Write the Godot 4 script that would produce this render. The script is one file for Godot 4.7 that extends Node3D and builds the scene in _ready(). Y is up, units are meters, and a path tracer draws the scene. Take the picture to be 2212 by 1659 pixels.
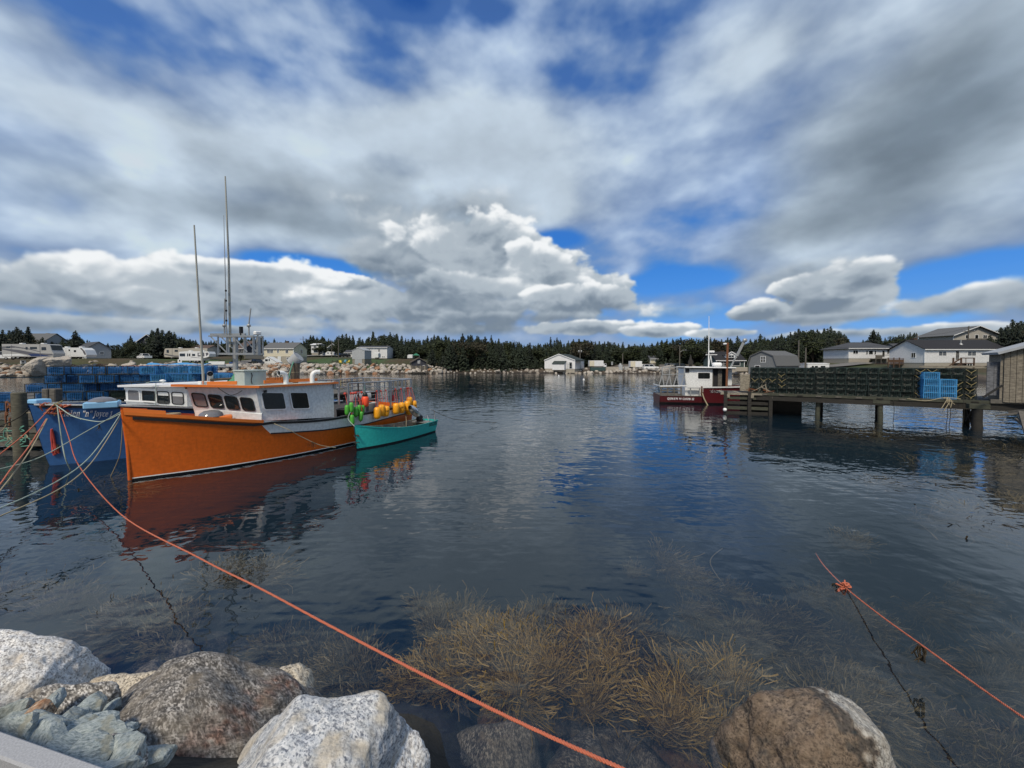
extends Node3D
# Photo units: the photograph is read on a 2212 x 1659 grid; G() and A() turn a reading into a place in the world.
const F := 830.8
const CX := 1106.0
const CY := 802.0
const TILT := -1.5
const EYE := Vector3(0, 3.5, 0)
var used := {}
var M := {}
var T := {}
var rng := RandomNumberGenerator.new()
var view := Basis.from_euler(Vector3(deg_to_rad(TILT), 0, 0))

func ray(x: float, y: float) -> Vector3:
	return view * Vector3((x - CX) / F, -(y - CY) / F, -1.0)
func G(x: float, y: float, h := 0.0) -> Vector3:
	var r := ray(x, y)
	return EYE + r * ((h - EYE.y) / r.y)
func A(x: float, y: float, d: float) -> Vector3:
	var r := ray(x, y)
	return EYE + r * (d / -r.z)
func RR(a: float, b: float) -> float:
	return rng.randf_range(a, b)

func numbered(n: String) -> String:
	if used.has(n):
		used[n] += 1
		return "%s_%03d" % [n, used[n]]
	used[n] = 0
	return n
func tag(o: Node, label: String, cat: String, group := "") -> void:
	o.set_meta("label", label)
	o.set_meta("category", cat)
	if group: o.set_meta("group", group)
func thing(n: String, label: String, cat: String, at := Vector3.ZERO, yaw := 0.0, group := "") -> Node3D:
	var o := Node3D.new()
	o.name = numbered(n)
	add_child(o)
	o.position = at
	o.rotation.y = yaw
	tag(o, label, cat, group)
	return o
func part(n: String, mesh: Mesh, mat: Material, parent: Node3D, at := Vector3.ZERO) -> MeshInstance3D:
	var o := MeshInstance3D.new()
	o.name = n
	o.mesh = mesh
	o.material_override = mat
	o.position = at
	parent.add_child(o, true)
	return o
func solo(n: String, mesh: Mesh, mat: Material, label: String, cat: String, at := Vector3.ZERO, yaw := 0.0, group := "") -> MeshInstance3D:
	var o := MeshInstance3D.new()
	o.name = numbered(n)
	o.mesh = mesh
	o.material_override = mat
	add_child(o)
	o.position = at
	o.rotation.y = yaw
	tag(o, label, cat, group)
	return o
func struct(n: String, mesh: Mesh, mat: Material) -> MeshInstance3D:
	var o := MeshInstance3D.new()
	o.name = numbered(n)
	o.mesh = mesh
	o.material_override = mat
	add_child(o)
	o.set_meta("kind", "structure")
	return o
func copy_of(src: Node3D, at: Vector3, yaw: float, label := "") -> Node3D:
	var c: Node3D = src.duplicate()
	c.name = numbered(src.name.rstrip("0123456789").rstrip("_"))
	add_child(c)
	c.position = at
	c.rotation.y = yaw
	if label: c.set_meta("label", label)
	return c

# ---------- shapes ----------
func ST() -> SurfaceTool:
	var s := SurfaceTool.new()
	s.begin(Mesh.PRIMITIVE_TRIANGLES)
	return s
func done(s: SurfaceTool) -> ArrayMesh:
	s.index()
	s.generate_normals()
	return s.commit()
func tri(s: SurfaceTool, a: Vector3, b: Vector3, c: Vector3) -> void:   # counter-clockwise seen from the front
	s.add_vertex(a); s.add_vertex(c); s.add_vertex(b)
func quad(s: SurfaceTool, a: Vector3, b: Vector3, c: Vector3, d: Vector3) -> void:
	tri(s, a, b, c); tri(s, a, c, d)
func flat(s: SurfaceTool) -> void: s.set_smooth_group(-1)
func smooth(s: SurfaceTool, n := 0) -> void: s.set_smooth_group(n)
func box(s: SurfaceTool, c: Vector3, size: Vector3, b := Basis.IDENTITY, bev := 0.0) -> void:
	flat(s)
	var h := size / 2
	if bev <= 0.0:
		var p := []
		for i in 8: p.append(c + b * Vector3(h.x * (1 if i & 1 else -1), h.y * (1 if i & 2 else -1), h.z * (1 if i & 4 else -1)))
		for f in [[4, 5, 7, 6], [1, 0, 2, 3], [5, 1, 3, 7], [0, 4, 6, 2], [6, 7, 3, 2], [0, 1, 5, 4]]:
			quad(s, p[f[0]], p[f[1]], p[f[2]], p[f[3]])
		return
	var ax := [Vector3.RIGHT, Vector3.UP, Vector3.BACK]
	var pt := func(sx: float, sy: float, sz: float, k: int) -> Vector3:
		var v := Vector3(sx * (h.x - (0.0 if k == 0 else bev)), sy * (h.y - (0.0 if k == 1 else bev)), sz * (h.z - (0.0 if k == 2 else bev)))
		return c + b * v
	for k in 3:
		for sg in [1, -1]:
			var q := []
			for e in [[-1, -1], [1, -1], [1, 1], [-1, 1]]:
				var v := [0, 0, 0]
				v[k] = sg; v[(k + 1) % 3] = e[0]; v[(k + 2) % 3] = e[1]
				q.append(pt.call(v[0], v[1], v[2], k))
			if sg < 0: q.reverse()
			quad(s, q[0], q[1], q[2], q[3])
	for k in 3:
		var i := (k + 1) % 3
		var j := (k + 2) % 3
		for e in [[1, 1], [-1, 1], [-1, -1], [1, -1]]:
			var v0 := [0, 0, 0]; var v1 := [0, 0, 0]
			v0[k] = -1; v1[k] = 1
			v0[i] = e[0]; v1[i] = e[0]; v0[j] = e[1]; v1[j] = e[1]
			var q := [pt.call(v0[0], v0[1], v0[2], i), pt.call(v0[0], v0[1], v0[2], j), pt.call(v1[0], v1[1], v1[2], j), pt.call(v1[0], v1[1], v1[2], i)]
			if e[0] * e[1] > 0: q.reverse()
			quad(s, q[3], q[2], q[1], q[0])
	for i in 8:
		var sx := 1 if i & 1 else -1
		var sy := 1 if i & 2 else -1
		var sz := 1 if i & 4 else -1
		var t := [pt.call(sx, sy, sz, 0), pt.call(sx, sy, sz, 1), pt.call(sx, sy, sz, 2)]
		if sx * sy * sz < 0: t.reverse()
		tri(s, t[0], t[1], t[2])
func bar(s: SurfaceTool, a: Vector3, b: Vector3, w: float, t := -1.0, up := Vector3.UP) -> void:   # a straight square bar
	var d := (b - a).normalized()
	var u := up if absf(d.dot(up)) < 0.95 else Vector3.RIGHT
	var x := u.cross(d).normalized()
	var y := d.cross(x)
	box(s, (a + b) / 2, Vector3(w, w if t < 0 else t, a.distance_to(b)), Basis(x, y, d))
func tube(s: SurfaceTool, pts: PackedVector3Array, r, sides := 6, caps := true) -> void:
	smooth(s)
	var n := pts.size()
	var rings := []
	var u := Vector3.ZERO
	for i in n:
		var d := (pts[mini(i + 1, n - 1)] - pts[maxi(i - 1, 0)]).normalized()
		if u == Vector3.ZERO: u = (Vector3.UP if absf(d.y) < 0.9 else Vector3.RIGHT).cross(d).normalized()
		u = (u - d * u.dot(d)).normalized()
		var v := d.cross(u)
		var rr: float = r[i] if r is Array or r is PackedFloat32Array else r
		var ring := PackedVector3Array()
		for k in sides: ring.append(pts[i] + (u * cos(TAU * k / sides) + v * sin(TAU * k / sides)) * rr)
		rings.append(ring)
	for i in n - 1:
		for k in sides:
			var k2 := (k + 1) % sides
			quad(s, rings[i][k], rings[i][k2], rings[i + 1][k2], rings[i + 1][k])
	if caps:
		flat(s)
		for k in range(1, sides - 1):
			tri(s, rings[0][0], rings[0][k + 1], rings[0][k])
			tri(s, rings[n - 1][0], rings[n - 1][k], rings[n - 1][k + 1])
func V3(a: Array) -> PackedVector3Array:
	return PackedVector3Array(a)
func lathe(s: SurfaceTool, prof: Array, sides := 12, at := Vector3.ZERO, b := Basis.IDENTITY) -> void:   # profile of (radius, height) from below upwards
	smooth(s)
	for i in prof.size() - 1:
		var p: Vector2 = prof[i]
		var q: Vector2 = prof[i + 1]
		for k in sides:
			var a0 := TAU * k / sides
			var a1 := TAU * (k + 1) / sides
			var c0 := Vector3(cos(a0), 0, -sin(a0)); var c1 := Vector3(cos(a1), 0, -sin(a1))
			quad(s, at + b * (c0 * p.x + Vector3.UP * p.y), at + b * (c1 * p.x + Vector3.UP * p.y), at + b * (c1 * q.x + Vector3.UP * q.y), at + b * (c0 * q.x + Vector3.UP * q.y))
func curve(pts: Array, per := 8) -> PackedVector3Array:   # a smooth line through points
	var out := PackedVector3Array()
	for i in pts.size() - 1:
		var p0: Vector3 = pts[maxi(i - 1, 0)]
		var p3: Vector3 = pts[mini(i + 2, pts.size() - 1)]
		for k in per: out.append(pts[i].cubic_interpolate(pts[i + 1], p0, p3, float(k) / per))
	out.append(pts[-1])
	return out
func rope_mesh(pts: PackedVector3Array, r: float) -> ArrayMesh:   # three strands laid round each other
	var s := ST()
	for st in 3:
		var line := PackedVector3Array()
		var run := 0.0
		for i in pts.size():
			if i > 0: run += pts[i].distance_to(pts[i - 1])
			var d := (pts[mini(i + 1, pts.size() - 1)] - pts[maxi(i - 1, 0)]).normalized()
			var u := Vector3.UP.cross(d).normalized()
			var ang := run / (r * 5.5) * TAU + TAU * st / 3
			line.append(pts[i] + (u * cos(ang) + d.cross(u) * sin(ang)) * r * 0.48)
		tube(s, line, r * 0.56, 5, true)
	return done(s)
func resample(pts: PackedVector3Array, step: float) -> PackedVector3Array:
	var c := Curve3D.new()
	for p in pts: c.add_point(p)
	var n := int(c.get_baked_length() / step) + 1
	var out := PackedVector3Array()
	for i in n + 1: out.append(c.sample_baked(c.get_baked_length() * i / n))
	return out
func sheet(s: SurfaceTool, rows: Array, flip := false) -> void:   # a grid of points: rows of equal length
	for i in rows.size() - 1:
		for k in rows[i].size() - 1:
			if flip: quad(s, rows[i][k], rows[i + 1][k], rows[i + 1][k + 1], rows[i][k + 1])
			else: quad(s, rows[i][k], rows[i][k + 1], rows[i + 1][k + 1], rows[i + 1][k])
func plate(s: SurfaceTool, o: Vector3, u: Vector3, v: Vector3, poly: PackedVector2Array, t: float, hole := PackedVector2Array()) -> void:   # an outline in the plane (u, v), thick t along u x v
	flat(s)
	var n := u.cross(v).normalized()
	var P := func(p: Vector2, k: float) -> Vector3: return o + u * p.x + v * p.y + n * k
	if Geometry2D.is_polygon_clockwise(poly):
		poly = poly.duplicate(); poly.reverse()
	var m := poly.size()
	if hole.size() == 0:
		var ix := Geometry2D.triangulate_polygon(poly)
		for i in range(0, ix.size(), 3):
			var a := poly[ix[i]]; var b := poly[ix[i + 1]]; var c := poly[ix[i + 2]]
			if (b - a).cross(c - a) < 0:
				var w := b; b = c; c = w
			tri(s, P.call(a, t), P.call(b, t), P.call(c, t))
			tri(s, P.call(a, 0), P.call(c, 0), P.call(b, 0))
	else:
		for i in m:
			var j := (i + 1) % m
			quad(s, P.call(poly[i], t), P.call(poly[j], t), P.call(hole[j], t), P.call(hole[i], t))
			quad(s, P.call(poly[j], 0), P.call(poly[i], 0), P.call(hole[i], 0), P.call(hole[j], 0))
			quad(s, P.call(hole[j], 0), P.call(hole[i], 0), P.call(hole[i], t), P.call(hole[j], t))
	for i in m:
		var j := (i + 1) % m
		quad(s, P.call(poly[i], 0), P.call(poly[j], 0), P.call(poly[j], t), P.call(poly[i], t))
func rrect(w: float, h: float, r: float, lean := 0.0, c := Vector2.ZERO) -> PackedVector2Array:
	var out := PackedVector2Array()
	var n := 4 if r > 0.0 else 0
	for q in 4:
		var cc := Vector2((w / 2 - r) * (1 if q in [0, 3] else -1), (h / 2 - r) * (1 if q < 2 else -1))
		for k in n + 1:
			var a := PI / 2 * (q + float(k) / maxf(n, 1))
			var p := cc + Vector2(cos(a), sin(a)) * r
			out.append(c + Vector2(p.x + lean * p.y, p.y))
			if n == 0: break
	return out
func rect2(x0: float, y0: float, x1: float, y1: float) -> PackedVector2Array:
	return PackedVector2Array([Vector2(x0, y0), Vector2(x1, y0), Vector2(x1, y1), Vector2(x0, y1)])
func text_mesh(txt: String, height: float, depth: float, bold := true, serif := false) -> Array:   # arrays of lettering, centred, `height` tall
	var t := TextMesh.new()
	var f := SystemFont.new()
	f.font_names = PackedStringArray(["Droid Serif" if serif else "Droid Sans"])
	f.font_weight = 700 if bold else 400
	t.font = f
	t.text = txt
	t.font_size = 64
	t.pixel_size = height / 46.0
	t.depth = depth
	t.curve_step = 2.0
	return t.surface_get_arrays(0)
func text_on(arr: Array, where: Callable) -> ArrayMesh:   # bends lettering: where(x, y, z) -> point
	var v: PackedVector3Array = arr[Mesh.ARRAY_VERTEX]
	var out := PackedVector3Array()
	for p in v: out.append(where.call(p))
	var a := []
	a.resize(Mesh.ARRAY_MAX)
	a[Mesh.ARRAY_VERTEX] = out
	a[Mesh.ARRAY_INDEX] = arr[Mesh.ARRAY_INDEX]
	a[Mesh.ARRAY_NORMAL] = arr[Mesh.ARRAY_NORMAL]
	var m := ArrayMesh.new()
	m.add_surface_from_arrays(Mesh.PRIMITIVE_TRIANGLES, a)
	var s := ST()
	s.append_from(m, 0, Transform3D.IDENTITY)
	s.deindex()
	s.index()
	flat(s)
	s.generate_normals()
	return s.commit()
func table(t: Array, x: float) -> float:   # a piecewise line through (x, y) pairs
	if x <= t[0][0]: return t[0][1]
	for i in range(1, t.size()):
		if x <= t[i][0]:
			return lerpf(t[i - 1][1], t[i][1], (x - t[i - 1][0]) / (t[i][0] - t[i - 1][0]))
	return t[-1][1]

# ---------- materials ----------
func noise(seed_: int, freq: float, oct := 4, kind := FastNoiseLite.TYPE_SIMPLEX_SMOOTH) -> FastNoiseLite:
	var n := FastNoiseLite.new()
	n.seed = seed_
	n.frequency = freq
	n.noise_type = kind
	n.fractal_type = FastNoiseLite.FRACTAL_FBM if oct > 1 else FastNoiseLite.FRACTAL_NONE
	n.fractal_octaves = oct
	return n
func grey(n: FastNoiseLite, size: int, lo: float, hi: float, blend := 0.12) -> ImageTexture:   # a seamless grey texture between lo and hi
	var im := n.get_seamless_image(size, size, false, false, blend)
	im.convert(Image.FORMAT_L8)
	var d := im.get_data()
	for i in d.size(): d[i] = int(255.0 * lerpf(lo, hi, d[i] / 255.0))
	return ImageTexture.create_from_image(Image.create_from_data(size, size, false, Image.FORMAT_L8, d))
func mat(n: String, r: float, g: float, b: float, rough := 0.6, metal := 0.0) -> StandardMaterial3D:
	var m := StandardMaterial3D.new()
	m.resource_name = n
	m.albedo_color = Color(r, g, b).linear_to_srgb()
	m.roughness = rough
	m.metallic = metal
	M[n] = m
	return m
func grain(m: StandardMaterial3D, tex: Texture2D, scale: float, bump := 0.0, world := false, btex: Texture2D = null) -> StandardMaterial3D:
	m.albedo_texture = tex
	m.uv1_triplanar = true
	m.uv1_world_triplanar = world
	m.uv1_scale = Vector3.ONE * scale
	if bump > 0.0:
		m.heightmap_enabled = true
		m.heightmap_texture = btex if btex else tex
		m.heightmap_scale = bump
	return m

# ---------- camera, sky, sun ----------
func set_camera() -> void:
	var c := Camera3D.new()
	c.name = "camera"
	c.position = EYE
	c.basis = view
	c.set_frustum(0.05 * 2.0 * 829.5 / F, Vector2(0, -(829.5 - CY) / F * 0.05), 0.05, 3000.0)
	add_child(c)
	c.current = true

var sky_heaps := []
var sky_blobs := []
var n_veil: FastNoiseLite
var n_warp: FastNoiseLite
var n_puff: FastNoiseLite
var n_fine: FastNoiseLite
var sky_w := 2496
var n_tuft: FastNoiseLite
var sky_rows := []
const BLUE := [[-5, .56, .70, .86], [0, .56, .72, .88], [4, .44, .66, .91], [9, .32, .58, .89], [14, .24, .51, .84], [25, .19, .41, .74], [42, .13, .31, .60], [90, .05, .18, .42]]

func sky_spot(x: float, y: float, rx: float, ry: float) -> Array:   # photo units -> azimuth, elevation and their radii
	var r := ray(x, y).normalized()
	var az := atan2(r.x, -r.z)
	var el := asin(r.y)
	var a := ray(x + rx, y); var b := ray(x - rx, y)
	var c := ray(x, y - ry).normalized(); var d := ray(x, y + ry).normalized()
	return [az, el, absf(atan2(a.x, -a.z) - atan2(b.x, -b.z)) / 2, maxf(absf(asin(c.y) - asin(d.y)) / 2, 0.004)]

func sky_color(d: Vector3, az: float, el: float, blobs: Array, heaps: Array) -> Color:
	var deg := rad_to_deg(el)
	var c := Color(.05, .18, .42)
	for i in range(1, BLUE.size()):
		if deg <= BLUE[i][0]:
			var t: float = (deg - BLUE[i - 1][0]) / (BLUE[i][0] - BLUE[i - 1][0])
			c = Color(BLUE[i - 1][1], BLUE[i - 1][2], BLUE[i - 1][3]).lerp(Color(BLUE[i][1], BLUE[i][2], BLUE[i][3]), t)
			break
	# the high, flat layer
	var p := Vector2(d.x, d.z) / (d.y + 0.22)
	var w := Vector2(n_warp.get_noise_2d(p.x, p.y), n_warp.get_noise_2d(p.x + 71.0, p.y - 33.0))
	p += w * 0.42
	var v := n_veil.get_noise_2d(p.x, p.y) * 0.5 + n_veil.get_noise_3d(d.x * 2.6 + w.x * 0.3, d.y * 4.2 + w.y * 0.2, d.z * 2.6) * 0.75
	var v2 := n_tuft.get_noise_3d(d.x, d.y * 1.9, d.z)
	var v3 := n_fine.get_noise_3d(d.x * 0.9, d.y * 1.7, d.z * 0.9)
	var bias := 0.22
	var dark := 0.0
	for b in blobs:
		var da: float = absf(az - b[0])
		if da > PI: da = TAU - da
		var q: float = (da / b[2]) ** 2 + ((el - b[1]) / b[3]) ** 2
		if q < 5.0:
			var g := exp(-q)
			bias += b[4] * g
			dark += b[5] * g
	var cov := v * 0.20 + v2 * 0.42 + v3 * 0.30 + bias
	var al := maxf(smoothstep(-0.22, 0.34, cov), 0.36 * smoothstep(15.0, 28.0, deg) * smoothstep(-0.55, -0.1, cov))
	var thick := smoothstep(0.05, 0.85, cov + w.x * 0.15)
	var veil := Color(.50, .595, .75).lerp(Color(.76, .815, .865), thick)
	var gloom := clampf(dark + (w.y * 0.25 + v * 0.15 - v2 * 1.0 - v3 * 0.6) * 0.28 * thick, 0.0, 1.0)
	veil = veil.lerp(Color(.49, .545, .595), gloom)
	var lump := 1.0 + (v2 * 0.12 + v3 * 0.07) * (0.35 + 0.65 * al)
	veil = Color(minf(veil.r * lump, .84), minf(veil.g * lump, .87), minf(veil.b * lump, .90))
	c = c.lerp(veil, al * 0.97)
	# heaped clouds low down
	if heaps.size():
		var e2 := d.y * 1.5
		var wx := n_veil.get_noise_3d(d.x * 6.0, e2 * 6.0, d.z * 6.0) * 0.05
		var pf := -n_puff.get_noise_3d(d.x + wx, e2 + wx, d.z)
		var pu := -n_puff.get_noise_3d(d.x + wx - 0.008, e2 + wx + 0.02, d.z)
		var fine := n_fine.get_noise_3d(d.x, e2, d.z)
		var big := n_fine.get_noise_3d(d.x * 0.45 + 3.0, e2 * 0.6, d.z * 0.45)
		for h in heaps:
			var da: float = az - h[0]
			if da > PI: da -= TAU
			if da < -PI: da += TAU
			var qx: float = da / h[2]
			var qy: float = (el - h[1]) / h[3] - h[7] * qx
			if absf(qy) > 1.9: continue
			var den: float = 1.0 - qx * qx - (qy * qy if qy > 0.0 else qy * qy * 1.6) + (pf - 0.40) * h[5] * 1.2 + fine * 0.7 + big * 0.5
			if den <= 0.0: continue
			var soft: float = lerpf(h[6] * 3.5, h[6] * 1.5, smoothstep(-0.5, 0.4, qy)) * (1.0 + maxf(0.0, big) * 2.0)
			var a := smoothstep(0.0, soft, den)
			var lit: float = 0.56 + qy * 0.36 + (pf - pu) * 1.0 + (pf - 0.40) * 0.2 + fine * 0.35 + big * 0.55 - smoothstep(0.3, 1.3, den) * 0.32
			lit = clampf(lit * h[4], 0.0, 1.0)
			var hc := Color(.46, .52, .585).lerp(Color(.69, .735, .775), smoothstep(0.0, 0.55, lit)).lerp(Color(.96, .97, .975), smoothstep(0.56, 1.05, lit))
			c = c.lerp(hc, a)
	return c.lerp(Color(.64, .715, .80), (1.0 - smoothstep(0.0, 4.0, deg)) * 0.45)

func sky_band(k: int) -> void:   # one slice of azimuths, so that only the clouds standing there are asked
	var half := sky_w / 4
	var n := sky_w / 48
	var a0 := float(k) / 48.0 * TAU
	var a1 := a0 + TAU / 48.0
	var mid := (a0 + a1) / 2
	var near := func(l: Array, reach: float) -> Array:
		return l.filter(func(h): return absf(angle_difference(mid, h[0])) < h[2] * reach + TAU / 96.0)
	var blobs: Array = near.call(sky_blobs, 2.3)
	var heaps: Array = near.call(sky_heaps, 1.7)
	var buf := PackedByteArray()
	buf.resize(n * half * 3)
	for row in half:
		var el := PI / 2 * (1.0 - (row + 0.5) / half)
		var ce := cos(el)
		var se := sin(el)
		var some: Array = heaps.filter(func(h): return absf(el - h[1]) < h[3] * 3.0)
		for i in n:
			var a := (float(k * n + i) + 0.5) / sky_w * TAU
			var az := a if a <= PI else a - TAU
			var c := sky_color(Vector3(sin(a) * ce, se, -cos(a) * ce), az, el, blobs, some)
			var o := (row * n + i) * 3
			buf[o] = int(clampf(c.r, 0, 1) * 255.0)
			buf[o + 1] = int(clampf(c.g, 0, 1) * 255.0)
			buf[o + 2] = int(clampf(c.b, 0, 1) * 255.0)
	sky_rows[k] = buf

func set_sky() -> void:
	n_veil = noise(11, 0.75, 6)
	n_veil.fractal_gain = 0.5
	n_warp = noise(5, 0.55, 3)
	n_tuft = noise(47, 3.0, 6)
	n_puff = noise(23, 11.0, 5, FastNoiseLite.TYPE_CELLULAR)
	n_puff.cellular_return_type = FastNoiseLite.RETURN_DISTANCE
	n_puff.fractal_gain = 0.5
	n_fine = noise(31, 7.0, 6)
	# x, y, rx, ry, more or less cloud, gloom
	for b in [[330, 300, 420, 110, .5, .05], [130, 480, 260, 90, .1, .0], [800, 450, 260, 90, .6, .5], [900, 320, 260, 90, .35, .1], [1230, 400, 330, 150, .4, -.25], [300, 440, 300, 60, .2, .2], [60, 60, 130, 60, .35, 0], [1450, 330, 200, 90, -.12, -.2],
			[1950, 310, 330, 150, .75, .85], [1700, 520, 200, 60, .4, .35], [2150, 120, 260, 160, .6, .55], [1650, 110, 240, 100, .4, .0], [2080, 500, 220, 50, .45, .0], [250, 610, 500, 50, .4, .1],
			[900, 10, 230, 45, -.5, 0], [330, 55, 130, 40, -.12, 0], [1030, 270, 200, 70, .4, -.4], [700, 260, 160, 50, .25, -.3], [620, 180, 120, 60, -.22, 0], [1160, 130, 110, 70, -.08, 0], [1400, 170, 170, 60, -.08, 0], [1640, 400, 110, 70, -.28, 0], [1330, 240, 140, 60, -.12, 0],
			[2120, 585, 210, 34, -1.0, 0], [670, 572, 170, 24, -1.2, 0], [1190, 515, 60, 22, -.9, 0], [1470, 605, 130, 26, -.9, 0], [1500, 695, 120, 22, -.9, 0], [1950, 690, 120, 16, -.7, 0], [1600, 480, 90, 40, -.25, 0], [150, 440, 40, 26, -.35, 0], [350, 520, 420, 60, .5, .0], [1430, 500, 230, 90, -.34, -.2], [1600, 590, 120, 30, .2, .0], [1240, 460, 90, 30, .2, -.2], [1780, 590, 200, 30, .4, .25], [1800, 470, 240, 50, .3, .3], [1040, 300, 180, 60, .4, -.5], [1120, 420, 120, 50, .5, -.5], [120, 230, 200, 60, .35, -.4], [520, 330, 260, 40, .3, -.1], [700, 490, 360, 26, .4, .4], [900, 560, 160, 40, .6, .5]]:
		sky_blobs.append(sky_spot(b[0], b[1], b[2], b[3]) + [b[4], b[5]])
	rng.seed = 4
	for i in 26:   # the same broken layer all the way round
		sky_blobs.append([RR(-PI, PI) * 0.62 + PI, RR(0.15, 1.1), RR(0.2, 0.6), RR(0.08, 0.3), RR(-0.5, 0.7), maxf(0.0, RR(-0.6, 0.6))])
	# x, y, rx, ry, light, puff, softness, slant: far ones first
	for h in [[90, 700, 330, 30, .85, 1.0, .25, 0], [420, 712, 300, 18, .75, .9, .3, 0], [900, 712, 420, 22, .7, .8, .4, 0], [330, 640, 420, 78, .95, 1.3, .22, .1], [640, 645, 380, 70, 1.05, 1.3, .12, -.12], [960, 675, 330, 50, .95, 1.2, .2, -.2],
			[860, 480, 330, 100, .62, 1.1, 1.2, -.1], [1010, 470, 150, 80, .85, 1.3, .8, -.1], [880, 590, 150, 60, .75, 1.3, .35, -.5], [1750, 600, 200, 50, .7, 1.1, .9, .1], [1450, 675, 150, 26, .85, 1., .9, 0], [1000, 560, 230, 100, .72, 1.3, .4, -.4], [1110, 600, 240, 110, .98, 1.4, .16, -.5], [1090, 530, 100, 70, 1.2, 1.5, .2, -.3], [1180, 590, 90, 60, 1.15, 1.5, .15, -.5], [1010, 640, 200, 50, .75, 1.3, .3, -.4], [1250, 655, 130, 40, .95, 1.2, .12, -.1], [1120, 690, 260, 20, .6, .9, .5, -.1],
			[1260, 710, 150, 20, 1.1, 1.2, .15, 0], [1420, 716, 90, 18, 1.15, 1.2, .15, 0], [1560, 720, 80, 12, 1.1, 1.2, .15, 0], [1800, 640, 150, 76, .95, 1.4, .12, .25], [1860, 600, 80, 44, 1.1, 1.4, .14, .2], [1640, 676, 80, 30, 1.2, 1.4, .12, .15], [1770, 692, 170, 16, .55, .9, .5, 0],
			[2090, 655, 190, 40, .95, 1.2, .25, .1], [2060, 715, 160, 20, 1.1, 1.2, .15, .1], [1850, 722, 250, 14, .95, 1., .3, 0], [2240, 650, 160, 60, .7, 1.2, .4, .1], [700, 605, 150, 22, 1.15, 1.4, .1, -.15], [560, 590, 200, 26, 1.15, 1.4, .12, -.1]]:
		sky_heaps.append(sky_spot(h[0], h[1], h[2], h[3]) + [h[4], h[5], h[6], h[7]])
	for i in 22:
		sky_heaps.append([RR(-PI, PI) * 0.66 + PI, RR(0.03, 0.24), RR(0.12, 0.4), RR(0.03, 0.09), RR(0.6, 1.1), RR(1.0, 1.4), RR(0.12, 0.4), RR(-0.2, 0.2)])
	for h in sky_heaps:
		if h[0] > PI: h[0] -= TAU
	sky_rows.resize(48)
	var job := WorkerThreadPool.add_group_task(sky_band, 48, -1, true)
	WorkerThreadPool.wait_for_group_task_completion(job)
	var all := PackedByteArray()
	var n := sky_w / 48 * 3
	for r in sky_w / 4:
		for k in 48: all.append_array(sky_rows[k].slice(r * n, r * n + n))
	var low := PackedByteArray()
	low.resize(sky_w * 3)
	for i in sky_w:
		low[i * 3] = 90; low[i * 3 + 1] = 100; low[i * 3 + 2] = 106
	for r in sky_w / 4: all.append_array(low)
	var sm := PanoramaSkyMaterial.new()
	sm.panorama = ImageTexture.create_from_image(Image.create_from_data(sky_w, sky_w / 2, false, Image.FORMAT_RGB8, all))
	var e := Environment.new()
	e.background_mode = Environment.BG_SKY
	e.sky = Sky.new()
	e.sky.sky_material = sm
	e.background_energy_multiplier = 1.0
	e.tonemap_mode = Environment.TONE_MAPPER_LINEAR
	e.tonemap_exposure = 1.0
	e.sdfgi_enabled = true
	e.ssao_enabled = true
	e.ssil_enabled = true
	e.volumetric_fog_enabled = true
	e.volumetric_fog_density = 0.0
	var we := WorldEnvironment.new()
	we.name = "environment"
	we.environment = e
	add_child(we)

func set_sun() -> void:
	var l := DirectionalLight3D.new()
	l.name = "sun"
	l.light_energy = 1.15
	l.light_color = Color(1.0, 0.95, 0.87)
	l.light_angular_distance = 11.0
	l.shadow_enabled = true
	l.basis = Basis.looking_at(-Vector3(-0.22, 0.80, 0.60), Vector3.UP)
	add_child(l)

# ---------- textures and materials ----------
func color_tex(size: int, seed_: int, fn: Callable) -> ImageTexture:
	var r := RandomNumberGenerator.new()
	r.seed = seed_
	var d := PackedByteArray()
	d.resize(size * size * 3)
	for y in size:
		for x in size:
			var c: Color = fn.call(x, y, r)
			var o := (y * size + x) * 3
			d[o] = int(clampf(c.r, 0, 1) * 255); d[o + 1] = int(clampf(c.g, 0, 1) * 255); d[o + 2] = int(clampf(c.b, 0, 1) * 255)
	return ImageTexture.create_from_image(Image.create_from_data(size, size, false, Image.FORMAT_RGB8, d))
func ring_noise(n: FastNoiseLite, x: float, y: float, size: float, k: float) -> float:   # repeats without a seam
	var a := x / size * TAU
	var b := y / size * TAU
	return n.get_noise_3d(cos(a) * k + cos(b) * k * 0.31, sin(a) * k + sin(b) * k * 0.31, (cos(b) + sin(b) * 1.3) * k)
var stone_jobs := []
var stone_out := [null, null, null, null, null]
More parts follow.
